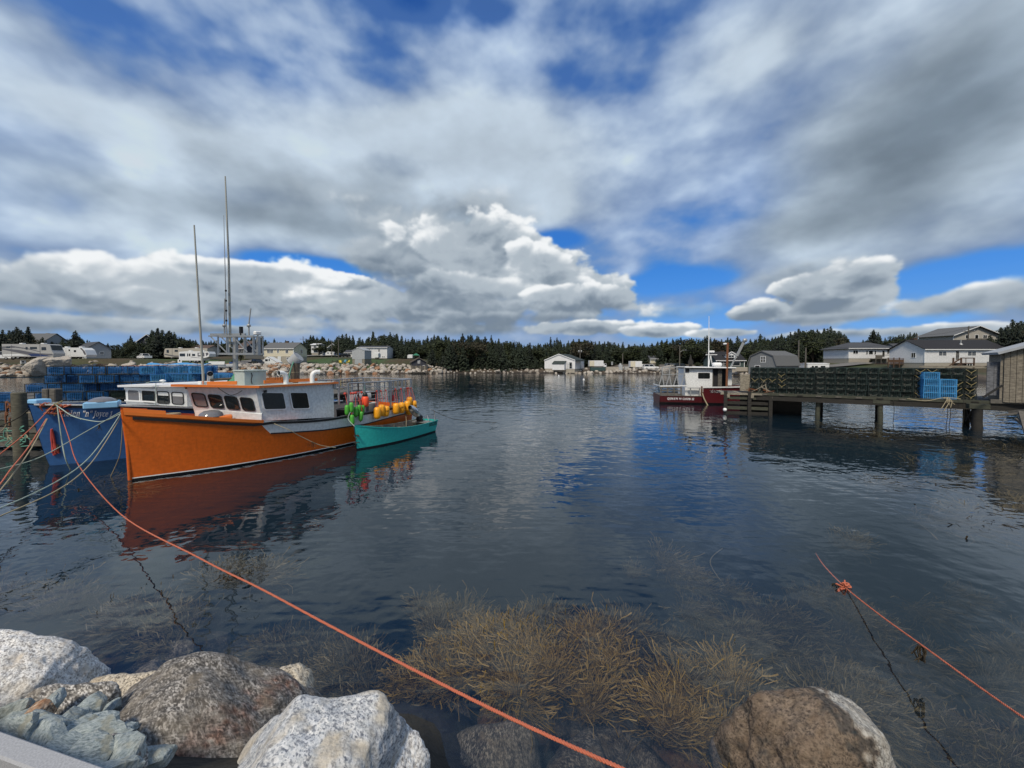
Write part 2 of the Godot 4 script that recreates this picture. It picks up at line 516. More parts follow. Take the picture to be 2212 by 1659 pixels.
func make_materials() -> void:
	T.grain = grey(noise(1, 0.02, 5), 512, .72, 1.0)
	T.fine = grey(noise(2, 0.09, 4), 512, .80, 1.0)
	T.blotch = grey(noise(3, 0.008, 5), 512, .90, 1.0)
	T.bump = grey(noise(6, 0.03, 6), 512, 0.0, 1.0)
	var ns := noise(8, 0.02, 4)
	var hs := noise(9, 0.03, 4)
	T.hull = color_tex(512, 4, func(x, y, r):   # paint with runs, scuffs and rubbed places
		var v: float = 0.93 + 0.10 * hs.get_noise_2d(x, y) + 0.05 * hs.get_noise_2d(x * 6.0, y * 0.35)
		var run: float = smoothstep(.30, .62, hs.get_noise_2d(x * 2.6 + 700, y * 0.12)) * 0.06
		var scuff: float = smoothstep(.42, .6, hs.get_noise_2d(x * 0.5 + 90, y * 3.0 + 40)) * 0.06
		v = v - run - scuff
		return Color(v, v - run * .15, v - run * .25))
	T.wood = color_tex(256, 3, func(x, y, r):
		var v: float = 0.80 + 0.2 * ns.get_noise_2d(x * 0.45, y * 9.0) + 0.14 * ns.get_noise_2d(x * 2.0 + 50, y * 2.0) - (0.16 if ns.get_noise_2d(x * 0.7 + 300, y * 14.0) > 0.32 else 0.0)
		return Color(v, v * 0.99, v * 0.97))
	# stones: the specks of each kind of rock
	var cell := noise(12, 0.135, 2, FastNoiseLite.TYPE_CELLULAR)
	cell.cellular_return_type = FastNoiseLite.RETURN_CELL_VALUE
	cell.fractal_type = FastNoiseLite.FRACTAL_NONE
	cell.cellular_jitter = 1.0
	var soft := noise(14, 0.011, 4)
	var mid := noise(15, 0.09, 3)
	var granite := func(base: Color, light: Color, dark: Color, tint: Color, lt: float, dk: float, sx: float, sy: float, warm: float) -> Callable:
		return func(x, y, r):
			var ax: float = x * 0.8 + y * 0.6
			var ay: float = y * 0.8 - x * 0.6
			var c1 := cell.get_noise_2d(ax * sx, ay * sy)
			var c2 := cell.get_noise_2d(ax * sx * 1.9 + 400, ay * sy * 1.9)
			var m := mid.get_noise_2d(ax * 1.3, ay * 2.0)
			var c := base.lerp(light, clampf(0.5 + m * 1.2, 0, 1) * 0.45)
			if c1 > lt: c = light.lerp(base, r.randf() * 0.3)
			elif c1 < dk: c = dark.lerp(base, r.randf() * 0.4)
			if c2 < dk - 0.1: c = c.lerp(dark, 0.6)
			elif c2 > lt: c = c.lerp(light, 0.55)
			c = c.lerp(tint, clampf(soft.get_noise_2d(x, y) * 2.2 + warm, 0.0, 0.75))
			return c * (0.92 + r.randf() * 0.16)
	stone_jobs = [
		["rock_pale", 640, 21, granite.call(Color(.74, .73, .71), Color(.93, .93, .92), Color(.38, .37, .37), Color(.76, .71, .64), .25, -.55, 1.5, 1.9, -.35)],
		["rock_dark", 640, 22, granite.call(Color(.47, .455, .43), Color(.86, .845, .82), Color(.25, .24, .23), Color(.52, .48, .42), .66, -.25, .9, 2.2, -.3)],
		["rock_blue", 640, 23, granite.call(Color(.66, .68, .69), Color(.88, .88, .87), Color(.36, .38, .42), Color(.76, .71, .62), .25, -.55, 1.2, 2.0, -.05)],
		["rock_brown", 640, 24, granite.call(Color(.58, .50, .42), Color(.80, .74, .66), Color(.27, .22, .18), Color(.55, .36, .22), .45, -.5, 1.5, 2.0, .1)],
		["slate", 384, 25, granite.call(Color(.50, .545, .55), Color(.66, .69, .69), Color(.37, .41, .42), Color(.53, .52, .46), .6, -.6, .6, 2.6, -.2)]]
	WorkerThreadPool.wait_for_group_task_completion(WorkerThreadPool.add_group_task(func(i): stone_out[i] = color_tex(stone_jobs[i][1], stone_jobs[i][2], stone_jobs[i][3]), 5, -1, true))
	for i in 5: T[stone_jobs[i][0]] = stone_out[i]
	var mr := func(n: String, t: Texture2D, s: float, b: float) -> void:
		var m := mat(n, 1, 1, 1, 0.85)
		m.vertex_color_use_as_albedo = true
		grain(m, t, s, b, false, T.bump)
		m.uv1_offset = Vector3.ONE * 0.5
	mr.call("rock_pale", T.rock_pale, 0.48, 2.4)
	mr.call("rock_dark", T.rock_dark, 0.48, 2.0)
	mr.call("rock_blue", T.rock_blue, 0.5, 2.2)
	mr.call("rock_brown", T.rock_brown, 0.46, 1.5)
	mr.call("slate", T.slate, 1.6, 0.4)
	grain(mat("shore_rock", .66, .62, .57, .9), T.rock_pale, 0.35, 3.0, false, T.bump)
	grain(mat("shore_rock_dim", .52, .47, .42, .9), T.rock_pale, 0.35, 3.0, false, T.bump)
	grain(mat("shore_rock_pink", .80, .66, .58, .9), T.rock_brown, 0.3, 3.0, false, T.bump)
	var tm := mat("terrain", 1, 1, 1, 0.95)
	tm.vertex_color_use_as_albedo = true
	grain(tm, T.grain, 0.12, 4.0, true, T.bump)
	var sb := mat("seabed", .030, .027, .020, 0.9)
	sb.vertex_color_use_as_albedo = true
	grain(sb, T.grain, 0.4, 4.0, true, T.bump)
	for w in [["wood_grey", .17, .16, .145], ["wood_dark", .030, .028, .024], ["wood_green", .075, .082, .06], ["wood_post", .15, .145, .11], ["wood_pale", .36, .33, .27], ["wood_brown", .13, .075, .05], ["wood_beige", .30, .27, .22], ["wood_blue_grey", .20, .215, .25]]:
		grain(mat(w[0], w[1], w[2], w[3], .85), T.wood, 0.6, 0.4)
	for p in [["orange", .66, .128, .008, .34], ["orange_trim", .78, .20, .03, .45], ["white_paint", .76, .78, .78, .45], ["blue_hull", .030, .12, .33, .4], ["sky_blue", .27, .55, .83, .5], ["teal", .025, .46, .42, .42], ["red_hull", .085, .009, .013, .35],
			["grey_box", .47, .53, .50, .55], ["house_white", .70, .71, .72, .7], ["house_cream", .62, .57, .44, .7], ["house_grey", .36, .38, .40, .75], ["house_beige", .40, .38, .34, .75], ["concrete", .36, .33, .28, .9], ["barn_grey", .17, .18, .185, .85], ["house_dark", .03, .035, .05, .8], ["house_teal", .05, .08, .075, .8]]:
		grain(mat(p[0], p[1], p[2], p[3], p[4]), T.hull if p[0] in ["orange", "blue_hull", "teal", "red_hull", "white_paint"] else T.blotch, 0.5)
	for p in [["roof_grey", .13, .135, .14], ["roof_dark", .018, .018, .022], ["roof_brown", .11, .075, .06], ["roof_slate", .065, .07, .08], ["roof_green", .035, .05, .048], ["roof_red", .12, .035, .02]]:
		grain(mat(p[0], p[1], p[2], p[3], .9), T.fine, 1.2)
	mat("black_rubber", .012, .012, .013, .55); mat("boot_top", .004, .004, .005, .4); mat("white_trim", .72, .73, .73, .5)
	var gl := mat("dark_glass", .012, .015, .016, .06); gl.metallic_specular = 0.6
	var gc := mat("pale_glass", .16, .16, .17, .08); gc.metallic_specular = 0.6
	mat("aluminium", .42, .43, .43, .42, .75); mat("galvanised", .34, .35, .35, .5, .4); mat("pvc", .78, .79, .78, .35); mat("rust", .16, .06, .025, .85); mat("steel_brown", .12, .095, .07, .6, .3)
	mat("chrome", .62, .63, .64, .18, .9); mat("pole_paint", .36, .36, .32, .5); mat("green_tarp", .02, .20, .11, .6); mat("red_plastic", .30, .015, .02, .45)
	mat("buoy_green", .07, .36, .035, .5); mat("buoy_orange", .83, .36, .012, .42); mat("buoy_red", .85, .085, .025, .5); mat("print_black", .012, .012, .014, .6); mat("print_white", .75, .76, .78, .5); mat("deck_grey", .17, .175, .175, .7)
	mat("rope_orange", .44, .125, .07, .9); mat("rope_pale", .30, .37, .33, .9); mat("rope_tan", .30, .26, .17, .85); mat("rope_red", .45, .06, .045, .85); mat("rope_yellow", .30, .25, .12, .85); mat("rope_dark", .03, .028, .022, .9); mat("rope_green", .10, .26, .20, .85)
	for m in ["grey_box", "white_paint"]: M[m].roughness = .5
	mat("trap_blue", .026, .16, .42, .5); mat("net_blue", .010, .06, .16, .9); mat("trap_blue_light", .06, .30, .62, .5); mat("trap_green", .010, .026, .024, .6); mat("trap_dark", .008, .014, .014, .7); mat("net_dark", .012, .022, .022, .9); mat("net_green", .03, .055, .045, .9); mat("net_pale", .08, .095, .085, .9)
	mat("car_white", .68, .69, .70, .3); mat("car_black", .012, .013, .015, .25); mat("car_grey", .22, .23, .24, .3); mat("tyre", .015, .015, .016, .8); mat("rv_tan", .40, .37, .32, .4); mat("rv_stripe", .10, .10, .115, .4); mat("rv_blue", .02, .035, .11, .4); mat("rv_silver", .34, .34, .33, .35)
	mat("chair_yellow", .65, .50, .06, .6); mat("chair_blue", .06, .25, .40, .6); mat("canopy_green", .03, .17, .10, .7); mat("red_paint", .22, .02, .015, .6); mat("blue_print", .01, .06, .30, .5); mat("dumpster", .02, .05, .05, .7)
	grain(mat("bark", .055, .045, .036, .95), T.wood, 1.0)
	for p in [["needles", .018, .030, .014], ["needles_dark", .008, .0155, .0085], ["leaves", .034, .046, .015], ["leaves_brown", .045, .040, .019]]:
		var m := mat(p[0], p[1], p[2], p[3], .85)
		m.backlight_enabled = true
		m.backlight = Color(.08, .10, .04)
		m.vertex_color_use_as_albedo = true
	for p in [["weed_gold", .17, .108, .016], ["weed_olive", .075, .056, .016], ["weed_dark", .035, .024, .010]]:
		var m := mat(p[0], p[1], p[2], p[3], .6)
		m.vertex_color_use_as_albedo = true
	grain(mat("gravel", .27, .26, .24, .95), T.rock_pale, 2.5, 2.0, true, T.bump)
	grain(mat("road", .20, .19, .18, .95), T.grain, .3, 0, true)

# ---------- water ----------
var n_wave := noise(61, 0.55, 3)
var n_calm := noise(62, 0.045, 2)
var n_swell := noise(63, 0.16, 2)
func calm(x: float, z: float) -> float:
	var c := smoothstep(-0.35, 0.45, n_calm.get_noise_2d(x * 0.6, z * 1.6))
	var far := smoothstep(11.0, 26.0, Vector2(x + 2.0, z).length())
	var left := smoothstep(-3.0, -13.0, x) * (1.0 - smoothstep(-24.0, -34.0, z))
	return lerpf(0.2, 1.0, c) * lerpf(0.35, 1.0, far) * lerpf(1.0, 0.22, left)
func wave(x: float, z: float) -> float:
	return n_wave.get_noise_2d(x * 0.8 + z * 0.25, z * 1.9 - x * 0.2) * 0.017 + n_swell.get_noise_2d(x * 0.7, z * 1.5) * 0.010
func build_water() -> void:
	var nr := 430
	var na := 380
	var v := PackedVector3Array(); var nn := PackedVector3Array(); var uv := PackedVector2Array(); var ix := PackedInt32Array()
	for i in nr:
		var r := 2.2 * pow(130.0 / 2.2, float(i) / (nr - 1))
		for k in na:
			var a := deg_to_rad(lerpf(-66.0, 66.0, float(k) / (na - 1)))
			var x := sin(a) * r
			var z := -cos(a) * r
			var amp := calm(x, z) * (1.0 - smoothstep(60.0, 120.0, r) * 0.6)
			var h := wave(x, z)
			var e := 0.05 + r * 0.003
			v.append(Vector3(x, h * amp * 0.5, z))
			nn.append(Vector3(-(wave(x + e, z) - h) / e * amp, 1, -(wave(x, z + e) - h) / e * amp).normalized())
			uv.append(Vector2(x, z) / 14.0)
	for i in nr - 1:
		for k in na - 1:
			var o := i * na + k
			ix.append_array(PackedInt32Array([o, o + na, o + 1, o + 1, o + na, o + na + 1]))
	# beyond the fan the sheet goes on flat
	for q in [[-600.0, -600.0, 600.0, -119.0], [-600.0, -119.0, -118.7, 5.0], [118.7, -119.0, 600.0, 5.0]]:
		var o := v.size()
		for p in [Vector2(q[0], q[1]), Vector2(q[2], q[1]), Vector2(q[2], q[3]), Vector2(q[0], q[3])]:
			v.append(Vector3(p.x, -0.02, p.y)); nn.append(Vector3.UP); uv.append(p / 14.0)
		ix.append_array(PackedInt32Array([o, o + 1, o + 2, o, o + 2, o + 3]))
	var a := []
	a.resize(Mesh.ARRAY_MAX)
	a[Mesh.ARRAY_VERTEX] = v; a[Mesh.ARRAY_NORMAL] = nn; a[Mesh.ARRAY_TEX_UV] = uv; a[Mesh.ARRAY_INDEX] = ix
	var m := ArrayMesh.new()
	m.add_surface_from_arrays(Mesh.PRIMITIVE_TRIANGLES, a)
	# fine ripples, longer across the wind than along it
	var size := 1024
	var n1 := noise(71, 1.0, 5)
	n1.fractal_gain = 0.55
	var im := Image.create(size, size, false, Image.FORMAT_L8)
	var d := PackedByteArray()
	d.resize(size * size)
	var half := noise(71, 0.012, 5)
	half.fractal_gain = 0.55
	var base := half.get_seamless_image(size, size / 2, false, false, 0.2)
	base.convert(Image.FORMAT_L8)
	base.resize(size, size, Image.INTERPOLATE_CUBIC)
	var b2 := noise(72, 0.02, 4).get_seamless_image(size / 2, size, false, false, 0.2)
	b2.convert(Image.FORMAT_L8)
	b2.resize(size, size, Image.INTERPOLATE_CUBIC)
	# crests lie along x: squeeze z
	var d1 := base.get_data()
	var d2 := b2.get_data()
	for y in size:
		var y2 := (y * 2) % size
		for x in size:
			d[y * size + x] = (d1[y2 * size + x] * 3 + d2[((y2 + y) % size) * size + x]) / 4
	im = Image.create_from_data(size, size, false, Image.FORMAT_L8, d)
	im.convert(Image.FORMAT_RF)
	im.resize(size / 2, size / 2, Image.INTERPOLATE_BILINEAR)
	im.resize(size / 4, size / 4, Image.INTERPOLATE_BILINEAR)
	im.resize(size, size, Image.INTERPOLATE_CUBIC)
	var w := mat("water", .010, .040, .075, 0.02)
	w.albedo_color.a = 0.08
	w.transparency = BaseMaterial3D.TRANSPARENCY_ALPHA
	w.metallic_specular = 0.5
	w.heightmap_enabled = true
	w.heightmap_texture = ImageTexture.create_from_image(im)
	w.heightmap_scale = 1.5
	struct("water", m, w)
	# the murk under the surface
	var fm := FogMaterial.new()
	fm.resource_name = "murky_water"
	fm.density = 0.85
	fm.albedo = Color(.022, .055, .085).linear_to_srgb()
	var fv := FogVolume.new()
	fv.name = "water_depths"
	fv.size = Vector3(260, 7.0, 150)
	fv.position = Vector3(0, -3.56, -72)
	fv.material = fm
	add_child(fv)
	fv.set_meta("kind", "structure")

# ---------- the near bank and the bed of the harbour ----------
var n_bed := noise(81, 0.35, 4)
func bed(x: float, z: float) -> float:
	var d := -z + x * 0.06
	var h := table([[-8, 2.0], [1.3, 1.78], [1.9, 1.25], [2.9, 0.45], [3.9, -0.15], [5.2, -0.75], [7.5, -1.4], [11, -2.3], [18, -3.5], [40, -5], [300, -6]], d)
	h = minf(h, lerpf(h, table([[-8, 1.2], [1.5, .4], [2.2, -.55], [4, -.9], [6, -1.2], [9, -1.9], [14, -3.0], [60, -6]], d), smoothstep(-1.0, .2, x)))
	var right := smoothstep(9.0, 26.0, x) * (1.0 - smoothstep(14.0, 24.0, d))
	h = lerpf(h, maxf(h, -0.55), right * smoothstep(2.0, 5.0, d))
	return h + n_bed.get_noise_2d(x, z) * 0.22 * smoothstep(1.4, 2.5, d)
func build_bed() -> void:
	var s := ST()
	smooth(s)
	var xs := []
	for i in 121: xs.append(signf(i - 60.0) * pow(absf(i - 60.0) / 60.0, 2.0) * 170.0)
	var zs := []
	for i in 90: zs.append(8.0 - pow(i / 89.0, 2.2) * 150.0 - i * 0.05)
	var rows := []
	for z in zs:
		var row := PackedVector3Array()
		for x in xs: row.append(Vector3(x, bed(x, z), z))
		rows.append(row)
	s.set_color(Color.WHITE)
	sheet(s, rows)
	struct("seabed", done(s), M.seabed)

# ---------- the far shore ----------
const SHORE := [[-700, 55], [-300, 76], [0, 86], [100, 92], [200, 95], [400, 99], [660, 103], [850, 106], [960, 110], [1000, 113], [1180, 112], [1300, 111], [1430, 108], [1520, 100], [1650, 86], [1750, 76], [2212, 62], [2600, 52], [3600, 40]]
const BANK := [[-300, 2.4], [0, 2.0], [200, 2.1], [640, 2.4], [850, 2.1], [960, 1.5], [1180, 1.0], [1300, 1.2], [1430, 1.4], [1650, 1.4], [2212, 1.2]]
const LAND := [[60, 775, 97], [160, 775, 100], [210, 775, 112], [310, 776, 114], [410, 775, 116], [430, 783, 108], [560, 788, 112], [590, 787, 113], [620, 785, 120], [540, 770, 135], [690, 768, 150], [715, 769, 145], [745, 772, 140], [765, 772, 142], [782, 787, 117], [815, 774, 138], [850, 776, 135], [895, 775, 130], [900, 795, 113], [960, 780, 128],
	[1080, 779, 132], [1060, 797, 116], [1230, 800, 117], [1330, 799, 116], [1400, 799, 114], [1470, 797, 108], [1415, 786, 135], [1560, 799, 98], [1660, 804, 84], [1755, 798, 88], [1855, 785, 102], [2040, 794, 84], [2060, 749, 108], [2170, 790, 84], [30, 752, 150], [340, 756, 150], [700, 757, 190], [1000, 765, 170], [1300, 768, 180], [1500, 765, 160], [1720, 762, 135], [1860, 755, 150], [2150, 750, 120], [2212, 765, 95], [0, 752, 320], [1106, 756, 340], [2000, 748, 300], [-300, 770, 110], [2500, 770, 90]]
var anchors := []
func land(x: float, z: float) -> float:
	var d := -z
	var p := CX + F * x / d
	var dd := d - table(SHORE, p)
	if dd < 0.0: return maxf(dd * 0.25, -4.0)
	var sum := 0.0
	var wt := 0.0
	for a in anchors:
		var q: float = (a.x - x) ** 2 + (a.z - z) ** 2
		var w := 1.0 / (q * q + 1200.0)
		sum += a.y * w
		wt += w
	var bank := table(BANK, p)
	return lerpf(bank, sum / wt, smoothstep(5.0, 14.0, dd)) * smoothstep(-1.0, 5.5, dd)
var n_land := noise(91, 0.05, 4)
func build_land() -> void:
	for a in LAND: anchors.append(A(a[0], a[1], a[2]))
	var s := ST()
	smooth(s)
	var rows := []
	var cols := []
	var zs := []
	for i in 60: zs.append(-40.0 - i * 2.2)
	for i in 24: zs.append(-172.0 - i * i * 1.6)
	for z in zs:
		var row := PackedVector3Array()
		var cr := PackedColorArray()
		for i in 131:
			var x: float = (i - 65) * 3.2 * (1.0 + maxf(0.0, -z - 120.0) / 130.0)
			var y := land(x, z)
			var n := n_land.get_noise_2d(x, z)
			row.append(Vector3(x, y + (n * 0.35 if y > 1.8 else 0.0), z))
			var p: float = CX + F * x / -z
			var lawn := smoothstep(0.0, .25, n_land.get_noise_2d(x * 0.5 + 400, z) + (0.25 if p > 650 and p < 860 else -0.05))
			var c := Color(.050, .052, .018).lerp(Color(.050, .095, .020), lawn)
			if n > 0.15: c = c.lerp(Color(.085, .055, .026), 0.6)
			if y < 2.4 and p > 1170 and p < 1520: c = Color(.16, .14, .12)
			if y < 1.1: c = Color(.11, .085, .06)
			if y < 0.35: c = Color(.035, .025, .018)
			cr.append(c)
		rows.append(row); cols.append(cr)
	for i in rows.size() - 1:
		for k in 130:
			for f in [[i, k], [i + 1, k + 1], [i, k + 1], [i, k], [i + 1, k], [i + 1, k + 1]]:
				s.set_color(cols[f[0]][f[1]])
				s.add_vertex(rows[f[0]][f[1]])
	struct("terrain", done(s), M.terrain)

# ---------- trees ----------
func fan(s: SurfaceTool, a: Vector3, tip: Vector3, w: float, r: RandomNumberGenerator, tone: float) -> void:   # one bough: a jagged flat spray
	var d := tip - a
	var side := d.cross(Vector3.UP).normalized() * w
	var n := 3
	for k in n:
		var t0 := float(k) / n
		var t1 := float(k + 1) / n
		var p0 := a + d * t0
		var p1 := a + d * t1
		var ww := (1.0 - t0) * 0.8 + 0.25
		for sg in [-1.0, 1.0]:
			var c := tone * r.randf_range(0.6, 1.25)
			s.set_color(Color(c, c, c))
			var q: Vector3 = p0.lerp(p1, r.randf_range(0.5, 1.2)) + side * sg * ww * r.randf_range(0.6, 1.2) + Vector3.DOWN * r.randf_range(0.0, 0.12)
			s.add_vertex(p0); s.add_vertex(q); s.add_vertex(p1 + Vector3.DOWN * 0.03)
func spruce(seed_: int, lean: float, thin: float) -> Array:   # [crown, trunk] of a spruce one metre tall
	var r := RandomNumberGenerator.new()
	r.seed = seed_
	var s := ST()
	flat(s)
	var y := r.randf_range(0.03, 0.12)
	var lop := r.randf_range(0, TAU)
	while y < 0.985:
		var out := (1.0 - y) ** r.randf_range(0.75, 0.95) * 0.235 * r.randf_range(0.75, 1.15) + 0.012
		var n := int(lerpf(9, 5, y))
		var a0 := r.randf() * TAU
		for k in n:
			if r.randf() < thin: continue
			var a := a0 + TAU * (k + r.randf() * 0.7) / n
			var len_ := out * r.randf_range(0.6, 1.25) * (1.0 + 0.25 * cos(a - lop))
			var p := Vector3(lean * y * y, y + r.randf_range(-0.01, 0.01), 0)
			var q := p + Vector3(cos(a) * len_, -len_ * r.randf_range(-0.05, 0.42) + 0.01, sin(a) * len_)
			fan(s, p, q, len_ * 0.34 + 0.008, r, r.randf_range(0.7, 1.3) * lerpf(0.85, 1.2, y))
		y += r.randf_range(0.022, 0.042)
	for k in 3:
		var p := Vector3(lean, 0.97, 0)
		fan(s, p, p + Vector3(cos(k * 2.1) * 0.012, 0.035, sin(k * 2.1) * 0.012), 0.006, r, 1.1)
	var t := ST()
	tube(t, V3([Vector3(0, -0.06, 0), Vector3(lean * 0.2, 0.45, 0), Vector3(lean, 0.99, 0)]), [0.018, 0.012, 0.002], 5)
	return [done(s), done(t)]
func broadleaf(seed_: int, n: int, spread: float, base: float) -> Array:   # [crown, trunk with limbs] of a bushy tree one metre tall
	var r := RandomNumberGenerator.new()
	r.seed = seed_
	var clumps := []
	for i in 13:
		var a := r.randf() * TAU
		var h := r.randf_range(base, 0.92)
		var rad := spread * sin(clampf((h - base * 0.5) / (1.02 - base * 0.5), 0.05, 1.0) * PI) ** 0.6 * r.randf_range(0.2, 0.85)
		clumps.append([Vector3(cos(a) * rad, h, sin(a) * rad), r.randf_range(0.10, 0.19), r.randf_range(0.55, 1.35)])
	var s := ST()
	flat(s)
	for i in n:
		var c: Array = clumps[i % clumps.size()]
		var d = Vector3(r.randfn(), r.randfn() * 0.8, r.randfn()).normalized() * c[1] * pow(r.randf(), 0.4)
		var p: Vector3 = c[0] + d
		var u := Vector3(r.randfn(), r.randfn(), r.randfn()).normalized() * r.randf_range(0.016, 0.034)
		var w := u.cross(Vector3(r.randfn(), r.randfn(), r.randfn()).normalized()) * 0.9
		var t: float = c[2] * r.randf_range(0.65, 1.3)
		s.set_color(Color(t, t, t * 0.95))
		s.add_vertex(p - u); s.add_vertex(p + w); s.add_vertex(p + u)
		s.add_vertex(p - u); s.add_vertex(p + u); s.add_vertex(p - w)
	var t := ST()
	tube(t, V3([Vector3(0, -0.06, 0), Vector3(0.01, base, 0.01), Vector3(0, 0.75, 0)]), [0.022, 0.016, 0.005], 5)
	for c in clumps: tube(t, V3([Vector3(0.005, base * 0.8, 0), c[0] * Vector3(0.6, 0.9, 0.6), c[0]]), [0.011, 0.007, 0.003], 4)
	return [done(s), done(t)]
const SKYLINE := [[-300, 715], [-100, 716], [20, 711], [60, 712], [78, 722], [100, 736], [150, 735], [163, 714], [180, 730], [200, 737], [260, 738], [285, 722], [310, 735], [342, 706], [360, 712], [372, 713], [392, 726], [420, 733], [470, 737], [530, 731], [558, 720], [580, 737], [650, 737], [690, 726], [715, 727], [745, 720], [790, 726], [850, 718], [880, 727], [900, 726], [960, 722], [980, 730], [1010, 721], [1060, 731], [1110, 735], [1150, 741], [1205, 733], [1255, 731], [1310, 737], [1340, 741], [1400, 741], [1440, 730], [1500, 725], [1560, 728], [1620, 731], [1680, 722], [1720, 711], [1760, 709], [1800, 706], [1822, 716], [1840, 742], [1866, 740], [1886, 712], [1900, 730], [1930, 724], [1960, 719], [2000, 735], [2060, 736], [2120, 738], [2140, 720], [2160, 706], [2185, 694], [2212, 690], [2300, 686], [2500, 690]]
const WOODS := [[-400, 105], [0, 112], [130, 122], [250, 122], [350, 126], [450, 138], [560, 148], [690, 165], [760, 150], [840, 146], [880, 140], [945, 134], [970, 116], [1000, 118], [1180, 119], [1200, 138], [1420, 138], [1600, 122], [1720, 112], [1830, 116], [1900, 122], [2130, 128], [2170, 90], [2300, 84]]
func woods() -> void:
	rng.seed = 77
	var kinds := []
	for i in 6: kinds.append(spruce(100 + i, [0.0, .02, -.03, .01, .05, -.02][i], [.05, .1, .16, .05, .3, .12][i]))
	var broad := [broadleaf(200, 1500, 0.36, 0.25), broadleaf(201, 1500, 0.42, 0.2)]
	var spots := []   # [position, height, kind]
	var x := -260.0
	while x < 2420.0:   # the trees that make the skyline
		var d := table(WOODS, x) + RR(6, 26)
		var p := A(x, 780, d)
		var y := land(p.x, p.z)
		var top := A(x, table(SKYLINE, x) + (RR(-9, -2) if rng.randf() < .12 else RR(-2, 13) * RR(0, 1.6)), d).y
		if top - y > 2.5: spots.append([Vector3(p.x, y, p.z), top - y, rng.randi() % 6])
		x += RR(4.0, 11.0)
	for row in 5:   # the trees before and below it
		x = -260.0
		while x < 2420.0:
			var d := table(WOODS, x) + row * 2.6 + RR(-3, 3) + (30 if row == 4 else 0)
			var p := A(x, 780, d)
			var y := land(p.x, p.z)
			var top := A(x, lerpf(table(SKYLINE, x), 772, RR(0.12, 0.66) if row < 4 else RR(0.0, 0.3)), d).y
			var clear: bool = (x > 1130 and x < 1240 and row < 2)
			if top - y > 1.5 and not clear: spots.append([Vector3(p.x, y, p.z), top - y, rng.randi() % 6 if rng.randf() < 0.82 else 6 + rng.randi() % 2])
			x += RR(6, 13)
	x = 948.0
	while x < 1185.0:   # the wood comes down to the stones in the middle
		for row in 3:
			var p := A(x + RR(-4, 4), 780, table(SHORE, x) + 5.0 + row * 4.0 + RR(0, 2))
			var y := land(p.x, p.z)
			spots.append([Vector3(p.x, y, p.z), RR(2.2, 4.2) + row * 1.6, rng.randi() % 6 if rng.randf() < 0.8 else 7])
		x += RR(7, 12)
	# lone trees: x, y of base, depth, y of top, kind, words
	for t in [[343, 775, 121, 707, 3, "tall layered spruce, the taller of two standing above the fifth-wheel camper"], [372, 775, 122, 714, 4, "ragged two-topped spruce just right of the tall one behind the motorhome"], [163, 770, 117, 716, 1, "pointed spruce rising alone behind the grey shed with the white gable"], [40, 772, 108, 708, 0, "big dark spruce left of the striped motorhome's roof"], [62, 772, 109, 704, 3, "bushy tall spruce above the middle of the striped motorhome"], [10, 772, 107, 716, 2, "dark spruce at the left edge above the white van"],
			[1886, 770, 118, 711, 0, "lone pointed spruce rising behind the hip-roofed white house"], [2162, 775, 82, 706, 3, "big spruce right of the long white house, left of the shed"], [2195, 775, 80, 695, 0, "tallest spruce at the right edge behind the beige shed"], [2225, 775, 79, 690, 2, "spruce cut by the right edge of the picture"], [2140, 772, 86, 722, 1, "smaller spruce just right of the beige upper house"], [935, 790, 116, 752, 5, "low spruce beside the dark boathouse"], [960, 795, 115, 768, 2, "short spruce on the stones below the small white cottage"]]:
		var p := A(t[0], t[1], t[2])
		var y := land(p.x, p.z)
		tree("spruce_tree", kinds[t[4]], Vector3(p.x, y, p.z), A(t[0], t[3], t[2]).y - y, t[5], "spruce", "", "needles_dark")
	for t in [[690, 772, 142, 742, 0, "bushy brown-green tree between the cream house and the road"], [725, 770, 140, 744, 1, "round bushy tree behind the parked camper by the road"], [520, 776, 116, 760, 1, "low bush beside the drive below the brown-roofed house"], [1178, 800, 118, 768, 0, "light green bush left of the white fish shed"], [1975, 778, 96, 742, 1, "wide leafy shrub right of the hip-roofed house"], [2150, 790, 84, 735, 0, "tall leafy bush between the long white house and the shed"], [2125, 780, 92, 733, 1, "leafy tree growing behind the right end of the long white house"],
			[1620, 796, 112, 752, 1, "leafy tree behind the grey gambrel barn"], [1505, 800, 108, 782, 0, "low leafy bush beside the road left of the teal house"], [1310, 798, 122, 778, 1, "leafy bush right of the first box truck"], [1680, 795, 96, 786, 0, "bush at the foot of the utility pole right of the barn"], [1880, 788, 98, 777, 1, "dark shrub below the front of the hip-roofed house"], [505, 790, 105, 776, 0, "dense dark bush above the stones right of the white hull"], [478, 792, 104, 778, 1, "dark bush above the stones left of the white hull"], [1420, 800, 113, 785, 1, "bush beside the white estate car by the road"]]:
		var p := A(t[0], t[1], t[2])
		var y := land(p.x, p.z)
		tree("leafy_tree", broad[t[4]], Vector3(p.x, y, p.z), A(t[0], t[3], t[2]).y - y, t[5], "tree", "", "leaves")
	# the 270 that show largest stand alone, the rest are one wood
	spots.sort_custom(func(a, b): return a[1] / -a[0].z > b[1] / -b[0].z)
	var rest := {}
